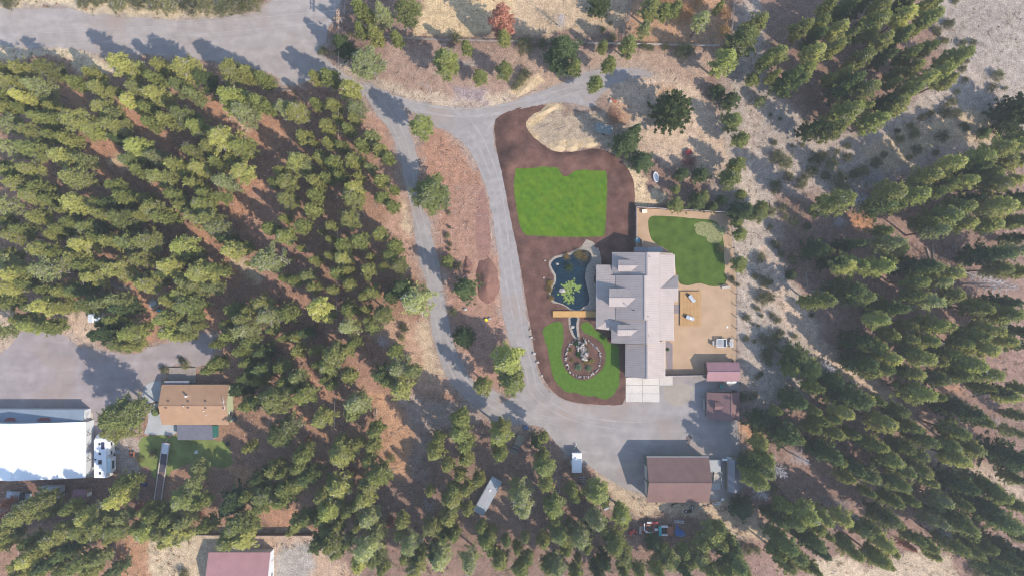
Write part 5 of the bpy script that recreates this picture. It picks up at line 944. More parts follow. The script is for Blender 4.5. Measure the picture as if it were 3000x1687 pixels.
whitefence = mat('fence_pale', K(196, 190, 188), .1, 1, .1, 8, .8); brownf = mat('fence_brown', (.20, .12, .085), .15, 1, .15, 8, .9)
fence('board_fence', 'tall board fence with pale cap along the top and left of the back yard', [T(7, 932, 425), T(7, 932, 122), T(7, 1640, 163)], 1.8, 2.4, brownf, 'board', whitefence)
fence('board_fence', 'board fence with pale cap between the garage and the red shed', [T(7, 1155, 1382), T(7, 1470, 1378)], 1.8, 2.4, brownf, 'board', whitefence)
fence('wire_fence', 'thin dark wire fence along the right side of the back yard', [T(7, 1640, 163), T(7, 1688, 600), T(7, 1690, 1285)], 1.2, 2.6, mat('wire_dark', (.08, .07, .06)), 'wire')
fence('rail_fence', 'grey rail fence across the top behind the tall pine by the straw field', [T(2, 965, 290), T(2, 1400, 312), T(2, 1934, 322), T(3, 200, 328), T(3, 560, 330)], 1.2, 3.0, greyw)
fence('rail_fence', 'pale rail fence across the top between the slender pines and the big right pine', [T(3, 570, 335), T(3, 1000, 345), T(3, 1560, 356)], 1.2, 3.0, pale_wood)
fence('rail_fence', 'brown corral fence running up to the top edge', [T(3, 890, -40), T(3, 882, 160), T(3, 838, 170), T(3, 840, 330)], 1.3, 2.6, greyw)
fence('rail_fence', 'upright rail fence at the right of the rusty orange grass patch', [T(3, 1668, -40), T(3, 1662, 160), T(3, 1650, 250)], 1.3, 2.6, greyw)
fence('board_fence', 'brown board fence on the left of the pink roofed building', [T(9, 912, 1135), T(9, 912, 1500)], 1.8, 2.4, brownf, 'board')
fence('board_fence', 'brown board fence above the pink roofed building', [T(9, 1480, 1118), T(9, 1640, 1120), T(10, 30, 1122), T(10, 435, 1122)], 1.9, 2.6, brownf, 'board', greyw)
fence('wire_fence', 'short grey wire fence by the yard behind the brown dormered shed', [T(11, 1715, -10), T(11, 1722, 280), T(11, 1722, 480)], 1.2, 2.6, mat('wire_dark', (1, 1, 1)), 'wire')
fence('rail_fence', 'three pale logs of a rail fence in the left woods by the road', [T(2, 150, 690), T(2, 280, 690)], .9, 2.4, greyw)
# ------------------------------------------------------------------ vehicles, furniture, odds and ends
blk = mat('rubber', (.025, .025, .027), .1, 3, .1, 9, .9); steel = mat('steel', (.42, .44, .46), .1, 3, .1, 9, .4, metal=.6)
redp = mat('red_paint', (.52, .07, .06), .12, 3, .1, 9, .5); rust = mat('rust', K(190, 120, 90), .2, 3, .25, 9, .9); teal = mat('teal_paint', (.03, .38, .40), .1, 3, .1, 9, .5)
bluet = mat('blue_tarp', (.05, .17, .42), .2, 3, .2, 9, .6); yel = mat('yellow_plastic', (.75, .66, .03), .05, 3, .05, 9, .5); camperw = mat('camper_white', (.78, .79, .80), .04, 1, .04, 9, .45)
rock = mat('rock', K(196, 186, 178), .25, 2, .25, 8, .9, .3, 9); rockd = mat('rock_dark', K(140, 132, 134), .25, 2, .25, 8, .9, .3, 9); log = mat('log_grey', K(186, 172, 160), .2, 2, .2, 9, .95); logb = mat('log_brown', K(160, 128, 108), .2, 2, .2, 9, .95)
def L0(t, x, y): return WT(t, x, y)
def wheel(root, p, r=.38, w_=.24, ax_='Y'):
    d = Vector((0, w_/2, 0)) if ax_ == 'Y' else Vector((w_/2, 0, 0)); p = Vector(p); t_ = MB().tube(p-d, p+d, r, 14).build('wheel', blk, root); MB().tube(p-d*1.06, p+d*1.06, r*.5, 10).build('rim', steel, t_); return t_
# camper: long axis y, in local coordinates
a = C_(1425, 345); b = C_(1612, 925); A1, B1 = W(a, 3.3), W(b, 3.3); L_ = A1.y-B1.y; wd = B1.x-A1.x; cx, cy = (A1.x+B1.x)/2, (A1.y+B1.y)/2
r = thing('camper', 'long white camper trailer with two slide-outs beside the white barn', 'camper', (cx, cy, 0))
MB().box((0, 0, 1.95), (wd, L_, 2.7)).build('body', camperw, r)
MB().extr([(-L_*0+L_/2, .9), (L_/2+1.0, 1.3), (L_/2+.9, 2.5), (L_/2+.25, 3.25), (L_/2, 3.3)], 'x', -wd*.44, wd*.44).build('nose', camperw, r)
MB().box((wd/2+.35, -L_*.12-.6, 1.8), (.8, 3.4, 2.1)).build('slide_out', camperw, r); MB().box((wd/2+.35, -L_*.12-.6, 2.89), (.82, 3.44, .05)).build('slide_roof', mat('pale_blue', (.55, .68, .72)), r)
MB().box((wd/2+.2, L_*.26, 1.8), (.5, 3.0, 2.1)).build('slide_out', camperw, r)
for y, z in ((-L_*.12-.6, 1.9), ): MB().box((wd/2+.76, y, z), (.03, 1.8, .8)).build('window', glass, r)
for y in (L_*.36, L_*.13): MB().box((wd/2+.46, y, 2.0), (.03, .8, .6)).build('window', glass, r)
MB().box((wd/2+.02, L_*.02, 1.5), (.04, .75, 1.9)).build('door', white, r)
for x, y, w_, d_, m_ in [(-.1, L_*.38, .42, .5, dark), (-.05, L_*.13, .42, .5, dark), (0, -L_*.09, .75, .95, dark), (0, -L_*.38, .42, .5, dark), (-wd*.38, -L_*.02, .35, .35, dark)]: MB().box((x, y, 3.36), (w_, d_, .14)).build('roof_hatch' if w_ < .6 else 'air_conditioner', m_, r)
MB().box((wd*.22, L_*.34, 3.34), (.75, 1.6, .05)).build('solar_panel', mat('solar', (.04, .04, .09), .3, 9, .3, 30, .3), r)
for k in range(3): MB().box((wd/2+.7+.3*k, L_*.11, .75-.22*k), (.32, .9, .05)).build('step', steel, r)
MB().box((-wd/2-.03, -.3, 1.2), (.02, L_*.9, .5)).build('side_stripe', mat('stripe_red', (.4, .03, .03)), r)
for y in (-.9, -.0, -1.8): wheel(r, (wd/2-.12, y, .38), ax_='X'); wheel(r, (-wd/2+.12, y, .38), ax_='X')
# fire-pit table and chairs near the camper
r = thing('table', 'square orange-brown fire pit table right of the white camper', 'table', L0(9, 1005, 525)); MB().box((0, 0, .55), (1.3, 1.2, .08)).build('table_top', rust, r)
for i in (-.5, .5): 
    for j in (-.45, .45): MB().box((i, j, .25), (.1, .1, .5)).build('leg', wall_brown, r)
MB().tube((0, 0, .58), (0, 0, .66), .3, 10).build('fire_bowl', dark, r)
# long flatbed with pale side rails
p, q = L0(9, 1268, 435), L0(9, 1200, 905); d = q-p; L_ = d.length; ang = math.atan2(d.y, d.x); r = thing('flatbed_trailer', 'very long narrow flatbed trailer with pale rails on the cabin lawn', 'trailer', (p+q)/2, ang)
MB().box((0, 0, .75), (L_, 1.5, .1)).build('bed', mat('bed_dark', (.07, .065, .085), .15, 2, .15, 8), r); MB().box((-L_*.41, 0, .83), (L_*.17, 1.45, .06)).build('front_plate', mat('pale_sheet', (.6, .62, .64)), r); MB().box((L_*.22, 0, .815), (L_*.5, 1.3, .03)).build('worn_boards', mat('worn_red', (.17, .11, .10), .2, 2, .2, 8), r)
for s in (-.82, .82): MB().box((0, s, .85), (L_, .2, .18)).build('side_rail', pale_wood, r)
MB().box((-L_/2-.05, 0, .95), (.18, 2.3, .25)).build('head_board', wall_brown, r)
for x in (L_*.05, L_*.13, L_*.21): wheel(r, (x, .68, .4)); wheel(r, (x, -.68, .4))
MB().tube((-L_/2-.7, 0, .6), (-L_/2, 0, .7), .09, 6).build('tongue', steel, r)
# grey box trailer in the woods
r = thing('box_trailer', 'old silver-grey box trailer standing askew in the lower woods', 'trailer', L0(10, 1745, 850)+Vector((0, 0, 0)), math.radians(61)); L_, wd = 8.6, 2.7
k_ = (HC-2.7)/HC; r.location = W(T(10, 1747, 852), 2.7); r.location.z = 0
MB().box((0, 0, 1.65), (L_, wd, 2.0)).build('body', mat('silver', K(176, 190, 198), .12, 1, .2, 5, .5), r)
MB().box((L_*.03, 0, 2.68), (L_*.62, wd*.86, .04)).build('roof_sheet', mat('galvanised', K(178, 182, 190), .1, 1, .15, 5, .6), r)
for k in range(5): MB().box((-L_*.28+k*L_*.155, 0, 2.70), (.07, wd*.9, .06)).build('roof_bow', pale_wood, r)
MB().box((L_*.2, .2, 2.78), (.5, .4, .15)).build('roof_vent', white, r); MB().extr([(-wd/2, .8), (wd/2, .8), (wd/2, 2.4), (-wd/2, 2.4)], 'x', L_/2, L_/2+.3).build('nose', steel, r)
for s in (-1.2, 1.2): wheel(r, (-1.5, s, .4)); wheel(r, (-.6, s, .4))
# pickup
def car_body(r, L_, wd, m_, bed):
    MB().box((0, 0, .75), (L_, wd, .55)).build('body', m_, r)
r = thing('pickup_truck', 'old grey-brown pickup with a covered bed at the edge of the yard', 'pickup truck', L0(11, 42, 452), math.radians(66)); pk = mat('pickup_paint', K(136, 128, 116), .15, 2, .2, 6, .6)
r.location = W(T(11, 40, 452), 1.4); r.location.z = 0
MB().box((0, 0, .8), (4.7, 1.75, .55)).box((-1.75, 0, 1.1), (1.2, 1.6, .12)).build('body', pk, r); MB().box((1.0, 0, 1.35), (2.5, 1.65, .6)).build('canopy', mat('canopy_tan', K(160, 150, 130), .1, 2, .1, 6), r)
MB().extr([(-.55, 1.05), (.55, 1.05), (.3, 1.7), (-.3, 1.7)], 'y', -.72, .72).build('cab', pk, r).location = (-.75, 0, 0); MB().box((-1.22, 0, 1.36), (.06, 1.3, .45), ry=-.5).build('windscreen', glass, r)
for x in (-1.5, 1.45):
    for s in (-.8, .8): wheel(r, (x, s, .36))
for s in (-.6, .6): MB().box((-2.37, s, .85), (.05, .3, .18)).build('headlight', white, r)
# white utility trailer
r = thing('utility_trailer', 'small white enclosed utility trailer on the gravel yard', 'trailer', W(T(11, 490, 593), 2.1)); r.location.z = 0; hw = TS*36*.08; hl = TS*73*.08
MB().box((0, 0, 1.25), (hw*2, hl*2, 1.7)).build('body', camperw, r); MB().box((0, 0, 2.12), (hw*1.9, hl*1.94, .06)).build('roof', camperw, r); MB().box((0, hl+.02, 1.1), (hw*1.96, .06, 1.0)).build('stone_guard', steel, r)
MB().tube((-hw*.8, hl, .5), (0, hl+1.5, .5), .06, 5).tube((hw*.8, hl, .5), (0, hl+1.5, .5), .06, 5).tube((0, hl+1.4, .5), (0, hl+1.9, .5), .06, 5).build('tongue', steel, r); MB().tube((0, hl+1.3, .1), (0, hl+1.3, .9), .07, 6).build('jack', dark, r)
for s in (-1, 1): wheel(r, (s*(hw+.08), -.2, .34), ax_='X'); MB().box((s*(hw+.1), -.2, .78), (.28, 1.1, .06)).build('mudguard', white, r)
# flat trailer by the brush heap
r = thing('flat_trailer', 'weathered grey flat trailer beside the brush heap near the fork', 'trailer', L0(3, 692, 980), math.radians(-14)); 
MB().box((0, 0, .6), (3.9, 2.1, .1)).build('bed', mat('faded_bed', K(150, 160, 156), .3, 1.5, .3, 6), r)
for s in (-1.05, 1.05): MB().box((0, s, .72), (3.95, .08, .16)).build('side_rail', pale_wood, r)
for s in (-1.95, 1.95): MB().box((s, 0, .72), (.08, 2.1, .16)).build('end_rail', pale_wood, r)
MB().tube((-1.95, .6, .5), (-2.9, 0, .5), .05, 5).tube((-1.95, -.6, .5), (-2.9, 0, .5), .05, 5).build('tongue', steel, r); MB().blob((-.5, .3, .7), (.6, .4, .2), 3).build('dirt_lump', rock, r)
for s in (-1.18, 1.18): wheel(r, (.2, s, .33))
# red garden cart
r = thing('garden_cart', 'bright red garden cart on the pale turning circle', 'cart', L0(3, 1330, 1155), math.radians(20)); b = MB(); b.slab([(-.6, -.4, .5), (.6, -.4, .5), (.6, .4, .5), (-.6, .4, .5)], .05)
for c, d in [((0, -.48, .65), (1.35, .05, .4)), ((0, .48, .65), (1.35, .05, .4)), ((.66, 0, .65), (.05, .95, .4)), ((-.66, 0, .65), (.05, .95, .4))]: b.box(c, d)
b.build('tub', redp, r); MB().tube((-.66, 0, .5), (-1.5, 0, .35), .03, 5).tube((-1.5, -.25, .35), (-1.5, .25, .35), .03, 5).build('handle', dark, r)
for x in (-.4, .4):
    for s in (-.5, .5): wheel(r, (x, s, .2), .2, .1)
# white tub
r = thing('bathtub', 'white oval tub standing on the dirt above the back yard fence', 'tub', L0(3, 1085, 1342), math.radians(100)); b = MB(); n = 16
o1 = [(1.25*math.cos(2*math.pi*i/n), .6*math.sin(2*math.pi*i/n)) for i in range(n)]
vs = [(x, y, .0) for x, y in o1]+[(x, y, .6) for x, y in o1]+[(x*.85, y*.8, .6) for x, y in o1]+[(x*.75, y*.7, .12) for x, y in o1]
b.add(vs, [(i+k*n, (i+1) % n+k*n, (i+1) % n+(k+1)*n, i+(k+1)*n) for k in range(3) for i in range(n)]+[tuple(range(3*n, 4*n))]); b.build('tub', white, r); MB().box((.75, 0, .45), (.5, .6, .05)).build('lid', steel, r)
# soil heap helper: yellow bucket, rock, stump
r = thing('bucket', 'bright yellow bucket beside a grey rock on the island', 'bucket', L0(6, 1740, 966)); MB().tube((0, 0, 0), (0, 0, .55), .26, 12, .36).build('pail', yel, r); MB().ring((0, 0, .55), .36, .03, 12, 4).build('rim', yel, r)
for t, x, y, s, lab in [(6, 1766, 955, .45, 'grey rock touching the yellow bucket'), (6, 1700, 985, .42, 'dark stump left of the yellow bucket'), (6, 1580, 885, .5, 'pale rock below the dark island fir'), (3, 745, 768, .5, 'pale stone by the red sheet near the brush heap')]:
    tag(MB().blob((0, 0, .15), (s, s*.8, s*.7), int(x), 8, 5, .25).build('rock', rock if 'stump' not in lab else rockd, loc=L0(t, x, y)), lab, 'rock')
tag(MB().box((0, 0, .2), (1.6, .7, .35)).box((.2, .1, .45), (.9, .4, .15)).build('metal_sheet', rust, loc=L0(3, 765, 765), rz=-.4), 'rusty red metal scrap at the upper end of the brush heap', 'scrap metal')
# camp table and barrel in the left woods
r = thing('camp_table', 'grey camp table in the left woods clearing', 'table', L0(5, 1165, 845), .6); MB().box((0, 0, .72), (1.8, 1.1, .06)).build('table_top', mat('grey_plastic', (.4, .44, .46)), r)
for x in (-.7, .7): MB().box((x, 0, .36), (.06, .9, .7)).build('leg', steel, r)
for s in (-1, 1): MB().box((0, s*.95, .42), (1.7, .3, .05)).build('seat', pale_wood, r)
tag(MB().tube((0, 0, 0), (0, 0, .9), .33, 12).ring((0, 0, .9), .31, .03, 12, 4).build('barrel', mat('blue_barrel', (.06, .35, .42)), loc=L0(5, 1207, 893)), 'turquoise barrel next to the grey camp table', 'barrel')
# garden benches, pool items
r = thing('bench', 'grey garden bench at the lower right corner of the back lawn', 'bench', L0(7, 1612, 722), .08); MB().box((0, 0, .45), (1.9, .5, .06)).build('seat', pale_wood, r); MB().box((0, .28, .75), (1.9, .06, .45)).build('backrest', pale_wood, r)
for x in (-.8, .8): MB().box((x, 0, .22), (.08, .45, .44)).build('leg', steel, r)
r = thing('kiddie_pool', 'small turquoise paddling pool inside the left fence of the back yard', 'paddling pool', L0(7, 945, 368)); MB().ring((0, 0, .15), .5, .14, 16, 6).build('rim', mat('pool_blue', (.10, .48, .68), .05, 1, .05, 5, .4), r); MB().tube((0, 0, .02), (0, 0, .14), .45, 16).build('water', mat('pool_water', (.12, .42, .55), 0, 1, 0, 5, .1), r)
tag(MB().box((0, 0, .3), (1.1, .75, .55)).box((0, 0, .6), (1.2, .85, .06)).build('deck_box', mat('cream', (.72, .66, .55)), loc=L0(7, 998, 150)), 'cream storage box in the upper left corner of the back yard', 'box')
tag(MB().box((0, 0, .6), (.12, 1.6, 1.2)).box((.15, 0, .1), (.4, 1.6, .1)).build('screen_panel', pale_wood, loc=L0(7, 980, 390)), 'narrow pale panel right of the paddling pool', 'panel')
tag(MB().box((0, 0, .03), (.35, .45, .06)).build('paving_stone', white, loc=L0(7, 1627, 1020)), 'small pale square stone on the tan dirt above the outdoor table', 'paving stone')
def lounger(t, x, y, rz, lab, tbl):
    r = thing('lounger', lab, 'lounger', L0(t, x, y)+Vector((0, 0, .38)), rz, 'loungers on the wooden deck')
    MB().box((-.35, 0, .38), (1.35, .72, .1)).build('seat', mat('sling', K(206, 208, 212), .1, 3, .1, 9), r); MB().box((.62, 0, .55), (.8, .72, .1), ry=-.45).build('backrest', mat('lounger_blue', K(176, 190, 206), .15, 3, .1, 9), r)
    for i in (-.9, .7):
        for j in (-.3, .3): MB().box((i, j, .16), (.06, .06, .33)).build('leg', steel, r)
    for j in (-.42, .42): MB().box((0, j, .45), (1.7, .06, .08)).build('armrest', steel, r)
    if tbl: MB().box((-.2, 0, .47), (.5, .5, .05)).build('cushion', white, r)
    MB().blob((1.1, .05, .3), (.3, .35, .3), 4, 7, 4, .2).build('head_bag', dark, r)
lounger(7, 1352, 805, math.radians(130), 'silver lounger tilted down-right on the upper half of the deck', False)
lounger(7, 1338, 950, math.radians(160), 'silver lounger with a white cushion on the lower half of the deck', True)
# outdoor kitchen table
p = W(E_(402, 583), .9); p.z = 0; r = thing('patio_table', 'long silver slatted patio table on the tan dirt above the red shed', 'table', p); b = MB()
for s in (-.95, .95): b.box((0, s, .9), (2.25, .1, .1))
for s in (-1.1, 1.1): b.box((s, 0, .9), (.1, 2.0, .1))
b.box((.38, 0, .9), (.1, 1.9, .1)); b.build('frame', white, r)
for k in range(8): MB().box((-.98+k*.17, 0, .88), (.1, 1.8, .05)).build('slat', steel, r)
MB().box((.75, 0, .86), (.6, 1.8, .05)).build('side_panel', glass, r)
for i in (-1.05, 1.05):
    for j in (-.9, .9): MB().box((i, j, .44), (.1, .1, .86)).build('leg', steel, r)
def achair(px, lab, rz):
    p = W(px, .5); p.z = 0; r = thing('patio_chair', lab, 'chair', p, rz, 'chairs at the slatted patio table'); MB().box((0, 0, .42), (.75, 1.0, .12)).build('seat', mat('cushion_grey', K(196, 190, 184)), r); MB().box((-.42, 0, .72), (.1, 1.0, .5)).build('backrest', mat('cushion_grey', (1, 1, 1)), r)
    for i in (-.3, .3):
        for j in (-.42, .42): MB().box((i, j, .2), (.06, .06, .38)).build('leg', steel, r)
achair(E_(325, 583), 'pale armchair at the left end of the slatted table', 0); achair(E_(461, 585), 'blue-grey chair at the right end of the slatted table', math.pi)
p = W(E_(508, 585), .5); p.z = 0; r = thing('bench', 'long pale bench right of the slatted patio table', 'bench', p, 0); MB().box((0, 0, .5), (.85, 2.05, .1)).build('seat', pale_wood, r); MB().box((.1, -.1, .58), (.4, .9, .05)).build('dark_mat', steel, r)
for j in (-.85, .85): MB().box((0, j, .23), (.7, .1, .45)).build('leg', steel, r)
# propane tank, barrels and pots between the sheds
p = W(E_(505, 983), .9); r = thing('propane_tank', 'white lying propane tank below the red metal shed', 'tank', (p.x, p.y, 0)); MB().tube((-1.0, 0, .75), (1.0, 0, .75), .34, 14).blob((-1.0, 0, .75), (.28, .34, .34), 1, 14, 8, 0).blob((1.0, 0, .75), (.28, .34, .34), 1, 14, 8, 0).build('tank', white, r); MB().tube((0, 0, 1.05), (0, 0, 1.2), .14, 8).build('cap', steel, r)
for x in (-.7, .7): MB().box((x, 0, .22), (.12, .5, .44)).build('leg', steel, r)
tag(MB().tube((0, 0, 0), (0, 0, .8), .4, 12, .48).ring((0, 0, .8), .45, .04, 12, 4).build('rain_barrel', mat('teal_barrel', (.06, .28, .25)), loc=W(E_(392, 1022))), 'teal round barrel between the two sheds', 'barrel')
for x, y, l in [(518, 1078, 'left one of two dark pots behind the dormered shed'), (545, 1076, 'right one of two dark pots behind the dormered shed'), (515, 768, 'small dark red pot at the top corner of the red shed')]: tag(MB().tube((0, 0, 0), (0, 0, .5), .24, 9, .3).blob((0, 0, .6), .28, 3, 7, 4).build('plant_pot', mat('pot', (.10, .07, .07)), loc=W(E_(x, y))), l, 'pot')
# tyres, wheels, ladders behind the workshop
def loose_wheel(px, r_, lab, hub=None, flat=True, g='wheels and hoops dumped behind the workshop'):
    r = thing('loose_wheel', lab, 'wheel', W(px), 0, g); MB().ring((0, 0, .16), r_*.74, r_*.26 if hub else .05, 16, 6).build('tyre', blk, r)
    if hub: MB().tube((0, 0, .06), (0, 0, .2), r_*.5, 12).build('rim', hub, r)
for x, y, s, h, l in [(1212, 288, .44, white, 'black tyre with white rim, upper one of three behind the workshop'), (1090, 365, .46, steel, 'tyre with grey rim, left one of three behind the workshop'), (1165, 355, .48, dark, 'dark tyre, middle one of three behind the workshop'), (1925, 285, .55, steel, 'grey wheel left of the round white lid'), (1998, 250, .5, white, 'round white lid nearest the dark bush'), (1898, 325, .3, white, 'small white disc below the grey wheel'), (1785, 312, .75, None, 'large thin black hoop behind the grey shed'), (1835, 300, .5, None, 'smaller thin black hoop overlapping the large hoop'), (845, 255, .4, dark, 'grey tyre under the workshop eave')]: loose_wheel(B_(x, y), s, l, h)
def ladder(px, L_, rz, lab, w_=.5, n=8, m_=None):
    r = thing('ladder', lab, 'ladder', W(px)+Vector((0, 0, .1)), rz, 'ladders lying on the ground')
    for s in (-w_/2, w_/2): MB().box((0, s, .05), (L_, .09, .09)).build('rail', m_ or white, r)
    for k in range(n): MB().box((-L_/2+L_*(k+.5)/n, 0, .05), (.08, w_, .06)).build('rung', m_ or white, r)
ladder(B_(1665, 212), 2.2, .08, 'white ladder lying near the black hoops'); ladder(B_(962, 560), 2.3, -.05, 'pale ladder lying above the blue tarp'); ladder(T(11, 160, 715), 7.2, math.radians(-71), 'long pale timber ladder frame in the lower woods', 1.0, 6, log)
tag(MB().box((0, 0, .35), (.7, .7, .06)).box((0, .3, .6), (.7, .08, .5)).box((0, -.3, .17), (.6, .06, .34)).build('folding_chair', white, loc=W(B_(1775, 130)), rz=.4), 'white folding chair right of the workshop corner', 'chair')
tag(MB().blob((0, 0, .2), (.35, .25, .25), 3).box((.9, .1, .2), (.35, .5, .3)).build('bucket_pair', mat('dusty_pink', K(200, 150, 130)), loc=W(B_(1450, 265))), 'rusty bucket and pale box near the corner of the workshop', 'scrap')
tag(MB().tube((-1.4, -.6, .35), (1.2, .7, .35), .28, 8, .1).build('pipe_roll', mat('beige', K(196, 186, 160)), loc=W(B_(945, 215))), 'beige roll leaning out under the workshop eave', 'roll')
# machine wrecks
r = thing('truck_wreck', 'stripped red and white truck wreck behind the workshop', 'vehicle wreck', W(B_(430, 690), .8)); r.location.z = 0
b = MB(); b.box((0, .95, .7), (4.6, .12, .15)).box((0, -.95, .7), (4.6, .12, .15))
for x in (-2.2, -.8, .6, 2.2): b.box((x, 0, .65), (.12, 2, .12))
b.build('frame', redp, r); MB().box((.9, 1.35, .9), (1.5, .45, .3)).build('red_panel', redp, r); MB().box((-.3, 1.4, .85), (1.3, .45, .3)).build('grey_panel', steel, r)
MB().slab([(-1.3, -.9, 1.0), (.4, -1.1, 1.0), (.55, -.5, 1.1), (.1, -.75, 1.15), (-.6, -.75, 1.15), (-1.25, -.3, 1.05)], .12).build('white_fender', white, r); MB().box((-1.55, .4, .95), (.2, 1.8, .5)).build('white_bar', white, r)
MB().box((-.3, .5, .9), (1.1, .5, .5)).box((-.1, .1, 1.0), (.5, .5, .4)).build('engine', dark, r); MB().box((1.25, -.2, .9), (.8, .5, .3)).build('battery_box', white, r); MB().slab([(-2.7, -1.3, .6), (-2.0, -1.3, .6), (-1.9, .4, .7), (-2.6, .5, .6)], .1).build('door_panel', mat('dirty_white', K(190, 188, 184)), r)
MB().box((-.6, .85, 1.05), (1.2, .3, .2)).build('rusty_seat', rust, r)
for x in (-1.6, 1.6):
    for s in (-1.05, 1.05): wheel(r, (x, s, .42))
wheel(r, (-.6, 2.0, .42)); wheel(r, (-1.6, 1.6, .42))
r = thing('truck_cab', 'turquoise and white truck cab with a rusty hood right of the wreck', 'vehicle wreck', W(B_(710, 730), 1.0)); r.location.z = 0
b = MB(); b.box((-1.35, 0, .8), (.6, 2.1, 1.3)).build('cab_back', teal, r); MB().box((-.3, .95, .85), (1.6, .3, .8)).build('white_side', white, r); MB().box((-.3, -.95, .85), (1.6, .3, .8)).build('white_side', white, r); MB().box((1.0, 0, .95), (1.35, 1.9, .5)).build('hood', rust, r); MB().box((-.35, 0, .55), (1.4, 1.6, .3)).build('cab_floor', dark, r)
for x in (-.9, 1.2):
    for s in (-.95, .95): wheel(r, (x, s, .36))
r = thing('blue_tarp', 'crumpled bright blue tarp bundle right of the turquoise cab', 'tarp', W(B_(965, 770))); MB().blob((0, 0, .3), (1.3, .75, .6), 8, 12, 6, .3, True).blob((-.5, .9, .2), (.35, .9, .4), 9, 8, 5, .25, True).build('tarp', bluet, r)
r = thing('garden_tractor', 'small red machine left of the truck wreck', 'machine', W(B_(95, 745))); MB().box((0, 0, .6), (1.5, .7, .4)).box((.1, .35, .8), (.5, .9, .3)).box((-.7, -.2, .5), (.5, .9, .4)).build('body', redp, r); MB().box((.3, 0, .95), (.4, .4, .1)).build('seat', dark, r)
for x in (-.5, .6):
    for s in (-.5, .5): wheel(r, (x, s, .28), .28, .2)
# wrecks below the barn
r = thing('wrecked_truck', 'dark rusting truck wreck in the shade below the white barn', 'vehicle wreck', W(C_(270, 1200), 1.0), -.12); r.location.z = 0; wr = mat('wreck_grey', K(160, 166, 170), .4, 1.5, .4, 5, .7)
MB().box((-.9, 0, .85), (3.4, 1.9, .7)).build('box_body', wr, r); MB().box((1.2, 0, 1.0), (1.0, 1.7, 1.0)).build('cab', dark, r); MB().box((2.3, 0, .8), (1.3, 1.6, .6)).build('hood', wr, r); MB().box((-.9, 0, 1.24), (3.0, 1.6, .05)).build('roof_sheet', steel, r)
for x in (-1.8, 1.9):
    for s in (-.9, .9): wheel(r, (x, s, .38))
r = thing('wrecked_cart', 'small pale-roofed wreck below the dark truck wreck', 'vehicle wreck', W(C_(222, 1365), 1.0), 1.35); r.location.z = 0; MB().box((0, 0, .7), (2.6, 1.4, .5)).build('body', wr, r); MB().box((.1, 0, 1.2), (1.6, 1.3, .08)).build('roof', white, r)
for x in (-.9, .9):
    for s in (-.7, .7): wheel(r, (x, s, .3), .3)
tag(MB().blob((0, 0, .3), (.9, .45, .5), 6, 9, 5, .2).box((.5, .1, .35), (.5, .4, .5)).build('tarp_bundle', mat('navy_tarp', (.03, .04, .16)), loc=L0(9, 1092, 750), rz=-.3), 'small navy blue tarp bundle in the shade left of the flatbed', 'tarp')
tag(MB().tube((0, 0, 0), (0, 0, .7), .45, 12, .3).build('satellite_dish', white, loc=L0(9, 1488, 510)), 'small white round cover on the cabin lawn', 'cover')
r = thing('water_tank', 'dark round tank against the right wall of the cabin', 'tank', L0(9, 1776, 255)); MB().tube((0, 0, 0), (0, 0, 1.0), .55, 12).build('tank', mat('tank_grey', (.12, .15, .17)), r); MB().ring((0, 0, 1.0), .5, .05, 12, 4).build('rim', dark, r)
tag(MB().tube((0, 0, 0), (0, 0, .6), .5, 10, .4).build('fire_ring', dark, loc=L0(9, 1722, 448)), 'dark fire ring right of the cabin lawn', 'fire ring')
tag(MB().blob((0, 0, .9), (.9, .9, .9), 6, 9, 6, .2).build('flower_pot', LM['d'], loc=L0(9, 1190, 205)), 'small dark green potted bush on the cabin patio', 'potted bush')
# utility pole with crossarms and lines
pb = L0(2, 697, 250); r = thing('utility_pole', 'tall wooden utility pole with crossarms by the road junction', 'utility pole', pb); HP = 10.2
MB().tube((0, 0, -.1), (0, 0, HP), .17, 8, .12).build('pole', mat('pole_brown', (.22, .14, .10), .2, 2, .2, 8), r); aw = mat('crossarm', K(206, 170, 140), .1, 2, .1, 8)
for z, s in ((HP-.3, 0), (HP-1.0, 0)):
    MB().box((.35 if z > 9.5 else .0, 0, z), (.12, 2.8, .14)).box((-.25, 0, z), (.12, 2.8, .14)).build('crossarm', aw, r)
MB().box((0, .15, HP-1.6), (2.6, .12, .14)).box((0, -.15, HP-1.6), (2.6, .12, .14)).build('crossarm', aw, r)
MB().tube((.35, -.3, HP-2.6), (.35, -.3, HP-1.7), .22, 10).build('transformer', steel, r)
for y in (-1.2, -.4, .4, 1.2): MB().tube((0.05, y, HP-.2), (0.05, y, HP+.05), .06, 6).build('insulator', camperw, r)
r = thing('guy_pole', 'thin brace pole leaning beside the utility pole', 'pole', L0(2, 826, 215)); MB().tube((0, 0, 0), (-1.3, 1.9, 3.0), .08, 6).build('pole', greyw, r)
wm_ = mat('wire', (.6, .6, .62), 0, 1, 0, 5, .5)
def wire(lab, a, b, sag=1.2):
    a, b = Vector(a), Vector(b); o = a.copy(); m = MB(o); n = 14; pr = a
    for i in range(1, n+1): t = i/n; q = a.lerp(b, t); q.z -= sag*4*t*(1-t); m.tube(pr, q, .012, 3); pr = q
    tag(m.build('overhead_wire', wm_, loc=o), lab, 'wire', 'overhead wires from the utility pole')
top = Vector((pb.x, pb.y, HP))
wire('upper overhead wire crossing the wide gravel road', top+Vector((-.3, 1.2, -.2)), W(T(1, -600, 300), 9.0), 1.5); wire('lower overhead wire crossing the wide gravel road', top+Vector((-.3, -1.2, -.2)), W(T(1, -600, 400), 9.0), 1.5)
wire('overhead wire running up off the top edge, left one', top+Vector((-1.1, .2, -1.4)), W(T(2, 600, -500), 9), 1); wire('overhead wire running up off the top edge, right one', top+Vector((1.1, .2, -1.4)), W(T(2, 680, -500), 9), 1)
